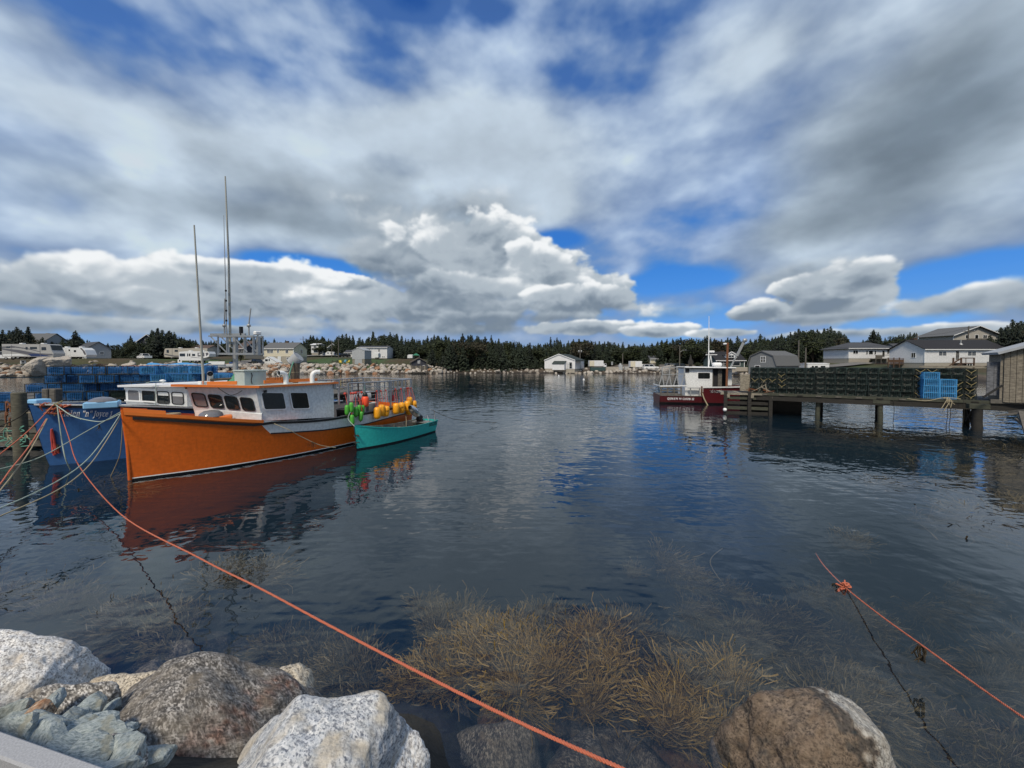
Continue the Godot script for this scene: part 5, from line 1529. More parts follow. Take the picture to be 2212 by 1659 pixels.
func deck(st: SurfaceTool, h: Hull, s0: float, s1: float, y: Callable, inset: float, crown: float, ns := 16) -> void:
	smooth(st)
	var rows := []
	for i in ns + 1:
		var s := lerpf(s0, s1, float(i) / ns)
		var row := PackedVector3Array()
		for k in 7:
			var f := k / 3.0 - 1.0
			var p := h.at(s, y.call(s), 1.0, -inset)
			row.append(Vector3(p.x, p.y + crown * (1 - f * f), maxf(p.z, 0.01) * f))
		rows.append(row)
	sheet(st, rows, true)
# A wheelhouse with a V front, raked forward, windows in black rubber
func wheelhouse(root: Node3D, sc: float, zc: float, scorner: float, aft: float, y0: Array, y1: float, rake: float, n_win: int, wall: String, label := "") -> Dictionary:
	var front := Vector3(-sc, y0[0], 0)
	var out := {}
	for side in [-1.0, 1.0]:
		var c := Vector3(-scorner, y0[1], side * zc)
		var back := Vector3(-aft, y0[2], side * (zc + .12))
		var f1 := Vector3(-sc + rake, y1 + .05, 0)
		var c1 := Vector3(-scorner + rake, y1, side * (zc + .02))
		var b1 := Vector3(-aft, y1, side * (zc + .1))
		var s := ST()
		flat(s)
		for q in [[front, c, c1, f1], [c, back, b1, c1]]:
			if side > 0: quad(s, q[1], q[0], q[3], q[2])
			else: quad(s, q[0], q[1], q[2], q[3])
		part("wheelhouse_side", done(s), M[wall], root)
		out[side] = [front, c, c1, f1, back, b1]
	return out
func quad_frame(a: Vector3, b: Vector3, c: Vector3, d: Vector3) -> Array:   # origin and axes of a leaning panel: a, b its foot, d, c its head
	var u := (b - a).normalized()
	var v := (d - a)
	return [a, u, v]
func cabin_window(root: Node3D, a: Vector3, b: Vector3, d: Vector3, u0: float, u1: float, v0: float, v1: float, rad: float, frame: String, glass: String, side: float) -> void:
	# a window on the panel whose foot runs from a to b and whose edge rises from a to d, placed by fractions
	var u := b - a
	var v := d - a
	var n := u.cross(v).normalized() * -side
	var lu := u.length()
	var lv := v.length()
	var w := (u1 - u0) * lu
	var h := (v1 - v0) * lv
	var o := a + u * (u0 + u1) / 2 + v * (v0 + v1) / 2
	var un := u.normalized()
	var vn := v.normalized()
	var P := func(q: Vector2, k: float) -> Vector3: return o + un * q.x + vn * q.y + n * k
	var s := ST()
	flat(s)
	var p := rrect(w + .07, h + .07, rad + .03)
	var q := rrect(w, h, rad)
	for i in p.size():
		var j := (i + 1) % p.size()
		for f in [[P.call(p[i], .018), P.call(p[j], .018), P.call(q[j], .018), P.call(q[i], .018)], [P.call(p[i], 0), P.call(p[j], 0), P.call(p[j], .018), P.call(p[i], .018)], [P.call(q[j], 0), P.call(q[i], 0), P.call(q[i], .018), P.call(q[j], .018)]]:
			if side < 0: quad(s, f[0], f[1], f[2], f[3])
			else: quad(s, f[3], f[2], f[1], f[0])
	var fr := part("window", done(s), M[frame], root)
	s = ST()
	flat(s)
	for i in range(1, q.size() - 1):
		if side < 0: tri(s, P.call(q[0], .006), P.call(q[i], .006), P.call(q[i + 1], .006))
		else: tri(s, P.call(q[0], .006), P.call(q[i + 1], .006), P.call(q[i], .006))
	part("pane", done(s), M[glass], fr)
func poly_slab(s: SurfaceTool, pts: Array, y: Callable, t: float) -> void:   # a roof: an outline of (x, z), heights y(x, z)
	flat(s)
	var poly := PackedVector2Array()
	for p in pts: poly.append(Vector2(p[0], p[1]))
	if Geometry2D.is_polygon_clockwise(poly): poly.reverse()
	var ix := Geometry2D.triangulate_polygon(poly)
	var P := func(p: Vector2, k: float) -> Vector3: return Vector3(p.x, y.call(p.x, p.y) + k, p.y)
	for i in range(0, ix.size(), 3):
		tri(s, P.call(poly[ix[i]], 0), P.call(poly[ix[i + 2]], 0), P.call(poly[ix[i + 1]], 0))
		tri(s, P.call(poly[ix[i]], -t), P.call(poly[ix[i + 1]], -t), P.call(poly[ix[i + 2]], -t))
	for i in poly.size():
		var a := poly[i]
		var b := poly[(i + 1) % poly.size()]
		quad(s, P.call(b, 0), P.call(b, -t), P.call(a, -t), P.call(a, 0))

var OH: Hull   # the orange boat
var orange: Node3D
func heading(h: Vector2) -> float: return atan2(-h.y, h.x)   # (x, z) of the bow's direction -> turn of the local x axis
func port_s(px: float, y: float) -> float:   # how far aft the orange boat's port rail stands at this reading
	var lo := 0.0
	var hi := 10.4
	for i in 30:
		var m := (lo + hi) / 2
		var p: Vector3 = orange.transform * OH.at(m, y, -1)
		if CX + F * p.x / -p.z < px: lo = m
		else: hi = m
	return lo
func orange_boat() -> void:
	var h := Hull.new()
	OH = h
	h.wl = [[0, .02], [.5, .27], [1, .54], [2, .98], [3.5, 1.4], [5, 1.62], [7, 1.7], [9, 1.65], [10.2, 1.56]]
	h.rail = [[0, .06], [.5, .45], [1, .8], [2, 1.25], [3.5, 1.65], [5, 1.82], [7, 1.88], [9, 1.82], [10.2, 1.73]]
	h.top = [[0, 2.04], [.5, 1.93], [1, 1.83], [2, 1.63], [3.5, 1.38], [5, 1.27], [7, 1.28], [9, 1.32], [10.2, 1.33]]
	h.rake = 0.16
	var o := thing("fishing_boat", "orange fishing boat with white wheelhouse, moored bow towards the left", "fishing boat", G(284, 1038), heading(Vector2(-.45, .893)))
	orange = o
	var R := func(s: float) -> float: return h.height(s) - .07
	var L2 := func(s: float) -> float: return table([[2.5, 1.04], [3.5, .95], [5, .82], [7, .76], [9, .88], [10.2, .92]], s)
	var B := func(_s: float) -> float: return .12
	var W := func(_s: float) -> float: return .085
	var K := func(_s: float) -> float: return -.5
	for sd in [-1.0, 1.0]:
		var s := ST()
		hull_patch(s, h, 0, 10.2, W, L2, sd, 40, 8)
		hull_patch(s, h, 0, 2.55, L2, h.height, sd, 16, 8)
		var lim := 7   # the orange ends in a slanting edge
		smooth(s)
		var rows := []
		for i in lim + 1:
			var row := PackedVector3Array()
			for k in 7:
				var f := k / 6.0
				var ss := lerpf(2.55, lerpf(3.15, 2.72, f), float(i) / lim)
				row.append(h.at(ss, lerpf(L2.call(ss), h.height(ss), f), sd))
			rows.append(row)
		sheet(s, rows, sd < 0)
		var m := part("hull_side", done(s), M.orange, o)
		s = ST()
		smooth(s)
		rows = []
		for i in 37:
			var row := PackedVector3Array()
			for k in 7:
				var f := k / 6.0
				var ss := lerpf(lerpf(3.15, 2.72, f), 10.2, pow(i / 36.0, 1.1))
				row.append(h.at(ss, lerpf(L2.call(ss), h.height(ss), f), sd))
			rows.append(row)
		sheet(s, rows, sd < 0)
		part("white_topside", done(s), M.white_paint, o)
		s = ST(); hull_patch(s, h, 0, 10.2, K, func(_q): return .055, sd, 36, 6); part("bottom", done(s), M.boot_top, o)
		s = ST(); hull_patch(s, h, 0, 10.2, func(_q): return .055, W, sd, 36, 1, .003); part("boot_stripe", done(s), M.white_trim, o)
		s = ST(); hull_strip(s, h, .12, 10.2, func(q): return h.height(q) - lerpf(.16, .05, smoothstep(2.6, 3.3, q)), .085, .045, sd, 40); part("rub_rail", done(s), M.black_rubber, o)
		s = ST(); hull_strip(s, h, 3.15, 10.2, L2, .045, .02, sd, 30); part("lower_rub_rail", done(s), M.black_rubber, o)
		s = ST(); hull_strip(s, h, .0, 2.9, func(q): return h.height(q) - .03, .10, .035, sd, 20); part("cap_rail", done(s), M.orange_trim, o)
		s = ST(); hull_patch(s, h, 5.6, 10.1, func(q): return .35, func(q): return h.height(q), sd, 16, 3, -.09); part("bulwark", done(s), M.deck_grey, o)
		s = ST(); hull_strip(s, h, 5.7, 10.2, func(q): return h.height(q) + .012, .03, .02, sd, 16); part("rail_cap", done(s), M.deck_grey, o)
	var s := ST()
	deck(s, h, .05, 4.2, func(q): return h.height(q) - .10, .02, .05); part("foredeck", done(s), M.orange_trim, o)
	s = ST(); deck(s, h, 5.5, 10.15, func(q): return .35, .1, 0); part("work_deck", done(s), M.deck_grey, o)
	s = ST()
	flat(s)
	for k in 8:
		var y0 := lerpf(-.4, h.height(10.2), k / 8.0); var y1 := lerpf(-.4, h.height(10.2), (k + 1) / 8.0)
		quad(s, h.at(10.2, y0, -1), h.at(10.2, y0, 1), h.at(10.2, y1, 1), h.at(10.2, y1, -1))
	part("transom", done(s), M.orange, o)
	s = ST(); tube(s, V3([Vector3(.03, .02, 0), Vector3(.06, 1.0, 0), Vector3(.15, 2.1, 0)]), .05, 6); part("stem_post", done(s), M.orange, o)
	s = ST(); for sd in [-1.0, 1.0]: hull_strip(s, h, .0, .66, func(q): return h.height(q) + .055, .13, .025, sd, 8)
	part("bow_bulwark", done(s), M.orange_trim, o)
	# wheelhouse
	var roof_y := 2.60
	var w := wheelhouse(o, 1.62, 1.38, 2.95, 5.72, [1.70, 1.44, 1.22], roof_y, .22, 4, "white_paint")
	for sd in [-1.0, 1.0]:
		var q: Array = w[sd]
		for i in 4: cabin_window(o, q[0], q[1], q[0] + (q[3] - q[0]) * Vector3(1, 1, 1), .05 + i * .235, .215 + i * .235, .38, .80, .05, "black_rubber", "pale_glass" if i == 0 else "dark_glass", sd)
		# the lower band of the front stands a little proud of the windows
		var b := ST()
		flat(b)
		var lf: Vector3 = q[0]; var lc: Vector3 = q[1]
		var n = (lc - lf).cross(Vector3.UP).normalized() * -sd * .1
		var p := [lf + n * .3 - Vector3.UP * .3, lc + n - Vector3.UP * .3, lc + n * .7 + Vector3.UP * .24, lf + n * .3 + Vector3.UP * .26]
		var t2 := [lf + Vector3.UP * .30, lc + Vector3.UP * .30]
		if sd < 0:
			quad(b, p[0], p[1], p[2], p[3]); quad(b, p[3], p[2], t2[1], t2[0])
		else:
			quad(b, p[1], p[0], p[3], p[2]); quad(b, p[2], p[3], t2[0], t2[1])
		part("front_sill", done(b), M.white_paint, o)
		for i in 2: cabin_window(o, q[1], q[4], q[2], .055 + i * .36, [.32, .645][i], .35, .85 if i == 0 else .86, .06, "white_trim", "dark_glass", sd)
	s = ST()
	flat(s)
	var qb: Array = w[-1.0]; var qc: Array = w[1.0]
	quad(s, qb[4], qc[4] , qc[5], qb[5])
	part("aft_wall", done(s), M.white_paint, o)
	s = ST(); box(s, Vector3(-5.73, 1.55, .5), Vector3(.02, 1.8, .7)); part("doorway", done(s), M.boot_top, o)
	s = ST()
	var ry := func(x: float, z: float) -> float: return roof_y + .05 + .05 * (1 - z * z / 2.4) + maxf(0, x + 3.2) * .03
	poly_slab(s, [[-1.02, 0], [-2.78, 1.52], [-5.85, 1.55], [-5.85, -1.55], [-2.78, -1.52]], ry, .05)
	var roof := part("roof", done(s), M.grey_box, o)
	s = ST()
	flat(s)
	var rim := [Vector3(-1.0, 0, 0), Vector3(-2.77, 0, 1.55), Vector3(-5.87, 0, 1.58)]
	for sd in [-1.0, 1.0]:
		for i in 2:
			var a: Vector3 = rim[i] * Vector3(1, 1, sd); var b: Vector3 = rim[i + 1] * Vector3(1, 1, sd)
			a.y = ry.call(a.x, a.z) - .03; b.y = ry.call(b.x, b.z) - .03
			bar(s, a, b, .05, .075)
	part("roof_edge", done(s), M.orange_trim, roof)
	for q in [[-1.9, -.15, -2.5, -.75], [-3.25, -1.0, -5.3, -1.05], [-1.9, .15, -2.5, .75], [-3.25, 1.0, -5.3, 1.05]]:
		s = ST(); bar(s, Vector3(q[0], 2.76, q[1]), Vector3(q[2], 2.76, q[3]), .05, .12); part("roof_coaming", done(s), M.orange_trim, roof)
	# things fixed on the roof
	s = ST(); box(s, Vector3(-3.05, 2.90, -.55), Vector3(.75, .5, .6), Basis.IDENTITY, .015); var gb := part("roof_box", done(s), M.grey_box, roof)
	s = ST(); box(s, Vector3(-3.05, 3.17, -.55), Vector3(.82, .05, .67), Basis.IDENTITY, .012); part("lid", done(s), M.grey_box, gb)
	s = ST(); tube(s, curve([Vector3(-2.9, 3.1, -.86), Vector3(-2.93, 3.0, -.87), Vector3(-2.9, 2.85, -.86), Vector3(-2.92, 2.7, -.87)], 4), .012, 5); part("cable", done(s), M.black_rubber, gb)
	for q in [[-3.95, -1.15, 1.0, .0], [-5.05, -1.1, -1.0, 0.4], [-2.2, .3, -1.0, 2.0]]:
		s = ST()
		var g := Vector3(q[2] * cos(q[3]), 0, q[2] * sin(q[3]))
		var at := Vector3(q[0], 2.62, q[1])
		var pp := curve([at, at + Vector3(0, .28, 0), at + Vector3(0, .40, 0) + g * .05, at + Vector3(0, .45, 0) + g * .14, at + Vector3(0, .45, 0) + g * .24], 4)
		tube(s, pp, .085, 12, false)
		tube(s, PackedVector3Array([at + Vector3(0, .45, 0) + g * .235, at + Vector3(0, .45, 0) + g * .27]), .10, 12, false)
		var vp := part("vent_pipe", done(s), M.pvc, roof)
		s = ST(); lathe(s, [Vector2(.08, 0), Vector2(.01, .001)], 12, at + Vector3(0, .45, 0) + g * .24, Basis(Vector3.BACK, -PI / 2 * q[2]) if q[3] == 0.0 else Basis(Vector3.UP, -q[3]) * Basis(Vector3.BACK, -PI / 2 * q[2])); part("vent_mouth", done(s), M.boot_top, vp)
	s = ST(); tube(s, V3([Vector3(-4.62, 2.62, -.7), Vector3(-4.62, 2.8, -.7)]), .10, 12); tube(s, V3([Vector3(-4.62, 2.8, -.7), Vector3(-4.62, 3.42, -.7)]), [.15, .17], 14); part("exhaust_stack", done(s), M.steel_brown, roof)
	s = ST(); lathe(s, [Vector2(.155, 0), Vector2(.16, .01), Vector2(.16, .03), Vector2(.155, .04)], 14, Vector3(-4.62, 3.05, -.7)); part("stack_band", done(s), M.rope_tan, roof)
	s = ST()
	for q in [[Vector3(-3.9, 2.75, .1), Vector3(-4.6, 2.75, .1)], [Vector3(-3.9, 3.1, .1), Vector3(-4.6, 3.1, .1)]]:
		for z in 3: bar(s, q[0] + Vector3(0, 0, z * .25 - .7), q[1] + Vector3(0, 0, z * .25 - .7), .012)
	for i in 8:
		bar(s, Vector3(-3.9 - i * .1, 2.75, -.6), Vector3(-3.9 - i * .1, 3.1, -.6), .01)
	part("roof_cage", done(s), M.trap_green, roof)
	s = ST(); tube(s, V3([Vector3(-2.1, 2.86, .1), Vector3(-2.75, 2.88, -.02)]), .045, 8); part("roof_pipe", done(s), M.steel_brown, roof)
	s = ST(); tube(s, curve([Vector3(-1.9, 2.66, -.75), Vector3(-2.0, 2.5, -.92), Vector3(-2.15, 2.38, -1.02), Vector3(-2.3, 2.42, -1.1), Vector3(-2.42, 2.52, -1.2)], 4), .012, 5); part("loose_cable", done(s), M.black_rubber, o)
	s = ST(); box(s, Vector3(-3.02, 2.46, -1.45), Vector3(.09, .09, .06), Basis.IDENTITY, .01); part("deck_light", done(s), M.black_rubber, o)
	s = ST(); box(s, Vector3(-5.74, 2.55, -1.5), Vector3(.10, .32, .10)); part("corner_bracket", done(s), M.galvanised, o)
	# mast, platform and aerials
	var mx := -2.86
	s = ST(); tube(s, V3([Vector3(mx, 2.6, .0), Vector3(mx, 4.42, .02)]), [.085, .075], 10); var mast := part("mast", done(s), M.galvanised, o)
	s = ST(); lathe(s, [Vector2(.36, 2.68), Vector2(.30, 2.78), Vector2(.10, 2.98), Vector2(.085, 3.05)], 7, Vector3(mx, 0, 0)); part("mast_cover", done(s), M.green_tarp, mast)
	s = ST(); tube(s, V3([Vector3(mx + .1, 4.0, .12), Vector3(mx + .09, 7.0, .14), Vector3(mx + .14, 10.0, .16)]), [.042, .035, .022], 8); part("tall_pole", done(s), M.pole_paint, mast)
	s = ST(); tube(s, V3([Vector3(mx + .22, 4.4, .1), Vector3(mx + .24, 8.6, .1)]), [.02, .008], 6); part("whip_aerial", done(s), M.galvanised, mast)
	for i in 4:
		s = ST(); tube(s, V3([Vector3(mx + .22, 4.9 + i * .35, .1), Vector3(mx + .22, 4.96 + i * .35, .1)]), .03, 6); part("aerial_collar", done(s), M.black_rubber, mast)
	# the platform lies athwart the boat's line of sight
	var pu := Vector3(cos(1.12), 0, sin(1.12)) * -1.0   # runs left to right as the photograph shows it
	var pc := Vector3(mx, 4.38, 0)
	s = ST()
	box(s, pc + Vector3(0, .06, 0) - pu * .25, Vector3(.08, .10, 1.25), Basis(pu.cross(Vector3.UP), Vector3.UP, pu))
	part("platform_beam", done(s), M.aluminium, mast)
	s = ST()
	for k in 2:
		var off := pu.cross(Vector3.UP) * (k * .5 - .25)
		bar(s, pc - pu * .75 + off, pc + pu * .85 + off, .05)
		bar(s, pc - pu * .45 + off + Vector3.DOWN * .62, pc + pu * .85 + off + Vector3.DOWN * .62, .05, .07)
		for i in 5: bar(s, pc + pu * (-.42 + i * .31) + off, pc + pu * (-.42 + i * .31) + off + Vector3.DOWN * .62, .04)
		bar(s, pc - pu * .7 + off, pc - pu * .1 + off + Vector3.DOWN * .6, .03)
		bar(s, pc + pu * .1 + off, pc + pu * .6 + off + Vector3.DOWN * .55, .03)
	bar(s, pc + pu * .83 + Vector3.DOWN * .66, pc + pu * .83 + Vector3.UP * .0, .12, .09)
	part("platform_frame", done(s), M.aluminium, mast)
	for q in [[-.38, 1.0, .022], [.5, .65, .02]]:
		s = ST(); tube(s, V3([pc + pu * q[0], pc + pu * q[0] + Vector3.UP * .35]), .025, 6); lathe(s, [Vector2(.02, .33), Vector2(.07, .36), Vector2(.06, .42), Vector2(.02, .45)], 8, pc + pu * q[0]); tube(s, V3([pc + pu * q[0] + Vector3.UP * .42, pc + pu * (q[0] + (.08 if q[0] > 0 else .04)) + Vector3.UP * (.35 + q[1])]), q[2], 6); part("aerial", done(s), M.galvanised, mast)
	s = ST(); box(s, pc + pu * .8 + Vector3.UP * .12, Vector3(.22, .14, .16), Basis.IDENTITY, .03); part("lamp_housing", done(s), M.white_trim, mast)
	s = ST(); box(s, pc + pu * .22 + Vector3.UP * .2, Vector3(.09, .3, .09)); part("horn", done(s), M.black_rubber, mast)
	s = ST(); lathe(s, [Vector2(.01, 0), Vector2(.16, .01), Vector2(.19, .36), Vector2(.2, .37)], 10, Vector3(-2.9, 2.68, -.18), Basis(Vector3.BACK, .15))
	part("red_bucket", done(s), M.red_plastic, roof)
	s = ST(); tube(s, V3([Vector3(-1.98, 2.68, .25), Vector3(-1.76, 8.0, .15)]), [.042, .022], 8); part("leaning_pole", done(s), M.pole_paint, roof)
	s = ST(); box(s, Vector3(-2.0, 2.74, .25), Vector3(.32, .16, .2), Basis.IDENTITY, .02); part("pole_base", done(s), M.white_trim, roof)
	# foredeck: hatch with clear dome, cleat, coil
	s = ST(); box(s, Vector3(-1.75, 1.66, -.85), Vector3(.95, .14, .45), Basis(Vector3.UP, -.45), .02); var ht := part("hatch", done(s), M.orange_trim, o)
	s = ST(); lathe(s, [Vector2(.34, 0), Vector2(.30, .10), Vector2(.2, .17), Vector2(.01, .2)], 16, Vector3(-1.7, 1.73, -.78)); part("clear_dome", done(s), M.pale_glass, ht)
	s = ST(); for i in 3: tube(s, curve([Vector3(-.75, 1.80 + i * .03, -.15), Vector3(-.95, 1.80 + i * .03, -.3), Vector3(-1.15, 1.79 + i * .03, -.15), Vector3(-.95, 1.8 + i * .03, .0), Vector3(-.75, 1.8 + i * .03, -.15)], 4), .025, 5)
	part("coiled_line", done(s), M.rope_tan, o)
	# the work deck's rack
	s = ST()
	for sd in [-1.0, 1.0]:
		for k in 3:
			var y: float = [2.58, 2.15, 1.82][k]
			if k == 2 and sd > 0: continue
			var a := h.at(6.15, 1.2, sd, -.05); var b := h.at(8.2, 1.2, sd, -.05); var c := h.at(10.1, 1.2, sd, -.05)
			a.y = y; b.y = y - .02; c.y = y + .02
			if k == 2: c = b
			tube(s, PackedVector3Array([a, b, c]), .028 if k else .035, 6)
	var e0 := h.at(10.1, 1.2, -1, -.05); var e1 := h.at(10.1, 1.2, 1, -.05)
	tube(s, V3([Vector3(e0.x, 2.6, e0.z), Vector3(e1.x, 2.6, e1.z)]), .035, 6)
	tube(s, V3([Vector3(e0.x, 2.15, e0.z), Vector3(e1.x, 2.15, e1.z)]), .028, 6)
	var rk := part("rack_rail", done(s), M.aluminium, o)
	for sd in [-1.0, 1.0]:
		for q in [6.15, 7.0, 7.75, 8.6, 9.4, 10.1]:
			s = ST()
			var a := h.at(q, 1.2, sd, -.05); a.y = h.height(q) - .05
			box(s, Vector3(a.x, (a.y + 2.56) / 2, a.z), Vector3(.07, 2.56 - a.y, .07)); part("rack_post", done(s), M.aluminium, rk)
		for i in 8:
			s = ST()
			var a := h.at(7.6 + i * .3, 1.2, sd, -.05)
			box(s, Vector3(a.x, 2.37, a.z), Vector3(.035, .40, .035)); part("rack_bar", done(s), M.aluminium, rk)
	s = ST(); tube(s, V3([h.at(6.9, 1.1, -1, -.3), h.at(6.9, 1.1, -1, -.3) + Vector3(0, 1.5, 0)]), .03, 6); part("hauler_post", done(s), M.black_rubber, o)
	s = ST(); tube(s, V3([Vector3(-6.0, 2.62, -1.6), Vector3(-7.4, 2.62, -1.2)]), .02, 6); part("hauler_boom", done(s), M.black_rubber, o)
	# gear on the work deck
	s = ST(); box(s, Vector3(-6.4, .95, .6), Vector3(.8, 1.2, 1.3), Basis.IDENTITY, .05); part("engine_box", done(s), M.deck_grey, o)
	s = ST(); for i in 2: box(s, Vector3(-6.01, .75 + i * .35, .4), Vector3(.03, .12, .5))
	part("engine_vent", done(s), M.boot_top, o)
	for q in [[-7.3, .8, -.2, "black_rubber", .9], [-7.9, .9, -.6, "deck_grey", 1.0], [-8.8, .85, -.3, "galvanised", 1.05], [-9.4, .85, -.9, "black_rubber", .8]]:
		s = ST(); lathe(s, [Vector2(.01, .36), Vector2(.30, .36), Vector2(.35, .4 + q[4]), Vector2(.36, .42 + q[4]), Vector2(.3, .42 + q[4]), Vector2(.26, .6), Vector2(.01, .6)], 14, Vector3(q[0], 0, q[2])); part("fish_tub", done(s), M[q[3]], o)
	s = ST(); tube(s, V3([Vector3(-8.1, 1.75, .3), Vector3(-9.0, 1.75, .1)]), .26, 14); part("grey_drum", done(s), M.house_grey, o)

# ---------- buoys on the rack ----------
func buoys() -> void:
	var green := func() -> Array:
		var s := ST(); lathe(s, [Vector2(.01, -.21), Vector2(.05, -.2), Vector2(.075, -.17), Vector2(.088, -.1), Vector2(.088, .1), Vector2(.08, .16), Vector2(.05, .2), Vector2(.01, .21)], 14)
		var t := ST(); lathe(t, [Vector2(.03, -.235), Vector2(.035, -.2), Vector2(.06, -.196)], 8)
		return [done(s), done(t)]
	var gm: Array = green.call()
	var s := ST(); lathe(s, [Vector2(.01, -.27), Vector2(.07, -.265), Vector2(.13, -.23), Vector2(.155, -.14), Vector2(.16, 0), Vector2(.155, .14), Vector2(.13, .22), Vector2(.07, .255), Vector2(.01, .26)], 18)
	var om := done(s)
	var rail := func(px: float) -> Vector3: return orange.transform * (OH.at(port_s(px, 1.3), 1.2, -1, -.05) + Vector3(0, .0, 0))
	# x, y of the middle, colour, size, lean, how far it hangs outside
	var words := ["leftmost green buoy hanging on the rack, beside the wheelhouse", "second green buoy from the left on the rack, the uppermost in front", "third green buoy from the left, in the middle of the bunch", "fourth green buoy from the left, leaning outwards", "rightmost of the upper green buoys on the rack", "lowest green buoy, hanging just above the teal skiff's bow", "lower right green buoy of the bunch, pointed end down"]
	var i := 0
	for q in [[1155, 778, 0, 0.0, .12], [1193, 755, .03, -.0, .2], [1231, 793, .0, .1, .16], [1258, 775, -.1, .05, .12], [1288, 776, -.12, 0, .08], [1200, 862, .05, .1, .24], [1276, 832, -.12, .1, .2]]:
		var px: float = 460.8 + .25 * q[0]
		var py: float = 691.2 + .25 * q[1]
		var r: Vector3 = rail.call(px)
		var d: float = -r.z - q[4] * 1.1
		var at := A(px, py, d)
		var b := thing("pot_buoy", words[i], "buoy", at, 0.0, "green buoys hanging on the orange boat's rack")
		b.rotation.z = q[2]
		part("float", gm[0], M.buoy_green, b)
		part("end_cap", gm[1], M.rope_tan, b)
		var st := ST()
		var top := Vector3(r.x, 2.16, r.z)
		var off: Vector3 = b.transform.affine_inverse() * (top + Vector3(rng.randf_range(-.08, .08), 0, 0))
		tube(st, curve([Vector3(0, .19, 0), Vector3(.01, .3, .02), off], 4), .011, 5)
		lathe(st, [Vector2(.01, -.06), Vector2(.06, -.03), Vector2(.06, .03), Vector2(.01, .06)], 7, off)
		part("strap", done(st), M.rope_red, b)
		i += 1
	words = ["left orange-yellow buoy of the three hanging amidships", "middle orange-yellow buoy of the three hanging amidships", "right one of the three orange-yellow buoys amidships, with black letters", "first orange-yellow buoy of the stern bunch", "second orange-yellow buoy of the stern bunch, with faint letters", "large third orange-yellow buoy of the stern bunch", "upper orange-yellow buoy at the stern, behind the others", "last orange-yellow buoy, at the stern corner, with black letters", "orange-yellow buoy peeping out lowest in the stern bunch"]
	i = 0
	var marks := {2: "JL 87", 4: "1281", 7: "PVM"}
	for q in [[1416, 803, 0, .22, 1.0], [1452, 779, -.05, .1, 1.0], [1494, 787, -.1, .16, .95], [1579, 765, -.05, .2, 1.0], [1626, 757, .0, .14, 1.0], [1677, 744, 0, .2, 1.02], [1693, 706, -.1, .08, .95], [1733, 738, .0, .06, .95], [1688, 778, 0, .1, .9]]:
		var px: float = 460.8 + .25 * q[0]
		var py: float = 691.2 + .25 * q[1]
		var r: Vector3 = rail.call(minf(px, 889.0))
		var b := thing("net_buoy", words[i], "buoy", A(px, py, -r.z - q[3] * 1.1), 0.0, "orange-yellow buoys hanging on the orange boat's rack")
		b.rotation.z = q[2]
		b.scale = Vector3.ONE * q[4]
		part("float", om, M.buoy_orange, b)
		if marks.has(i):
			var arr := text_mesh(marks[i], .085, .004)
			part("lettering", text_on(arr, func(p): return Vector3(sin(p.x / .162 + .35) * .1625, p.y + .02, cos(p.x / .162 + .35) * .1625)), M.print_black, b)
		var st := ST()
		var off: Vector3 = b.transform.affine_inverse() * Vector3(r.x, 2.15, r.z)
		for k in 2: tube(st, curve([Vector3(.02 - k * .04, .25, 0), Vector3(.05 - k * .1, .36, 0), off + Vector3(.03 - k * .08, 0, 0)], 4), .011, 5)
		lathe(st, [Vector2(.01, -.05), Vector2(.05, -.03), Vector2(.05, .03), Vector2(.01, .05)], 7, off)
		part("strap", done(st), M.rope_red, b)
		i += 1
	var r: Vector3 = rail.call(788.0)
	var rb := thing("net_buoy", "single bright red buoy hanging between the green and orange bunches", "buoy", A(788.8, 867, -r.z - .05))
	part("float", om, M.buoy_red, rb).scale = Vector3(.98, .9, .98)
	var st := ST(); lathe(st, [Vector2(.10, .22), Vector2(.12, .24), Vector2(.08, .36), Vector2(.04, .4)], 10); part("cap", done(st), M.black_rubber, rb)
	st = ST(); tube(st, curve([Vector3(0, .38, 0), rb.transform.affine_inverse() * Vector3(r.x, 2.58, r.z)], 3), .01, 5); part("strap", done(st), M.rope_green, rb)
	var sb := thing("net_float", "small dark red float hanging behind the stern buoys", "buoy", A(848, 860, -rail.call(848.0).z + .1))
	part("float", gm[0], M.red_plastic, sb).scale = Vector3(.9, .75, .9)
	st = ST(); tube(st, V3([Vector3(0, .14, 0), Vector3(-.05, .45, 0)]), .01, 5); part("strap", done(st), M.rope_red, sb)
	# grey bucket upside down on the exhaust stack
	var bk := thing("bucket", "grey plastic bucket tipped over the exhaust stack on the wheelhouse roof", "bucket", orange.transform * Vector3(-4.62, 3.56, -.7))
	bk.rotation = Vector3(0.2, 0.2, -0.85)
	st = ST(); lathe(st, [Vector2(.19, -.2), Vector2(.2, -.2), Vector2(.205, -.13), Vector2(.19, -.13), Vector2(.225, .2), Vector2(.215, .2)], 18); lathe(st, [Vector2(.01, .185), Vector2(.216, .19)], 18); part("body", done(st), M.house_grey, bk)
	st = ST(); tube(st, curve([Vector3(.2, -.12, 0), Vector3(0, -.15, .24), Vector3(-.2, -.12, 0)], 6), .008, 5); part("handle", done(st), M.galvanised, bk)
	st = ST(); tube(st, curve([orange.transform * Vector3(-4.5, 3.5, -.8), orange.transform * Vector3(-4.35, 3.2, -.85), orange.transform * Vector3(-4.25, 2.7, -.8)], 6), .025, 5); solo("rope", done(st), M.rope_green, "frayed blue-green rope hanging from the bucket on the stack", "rope")

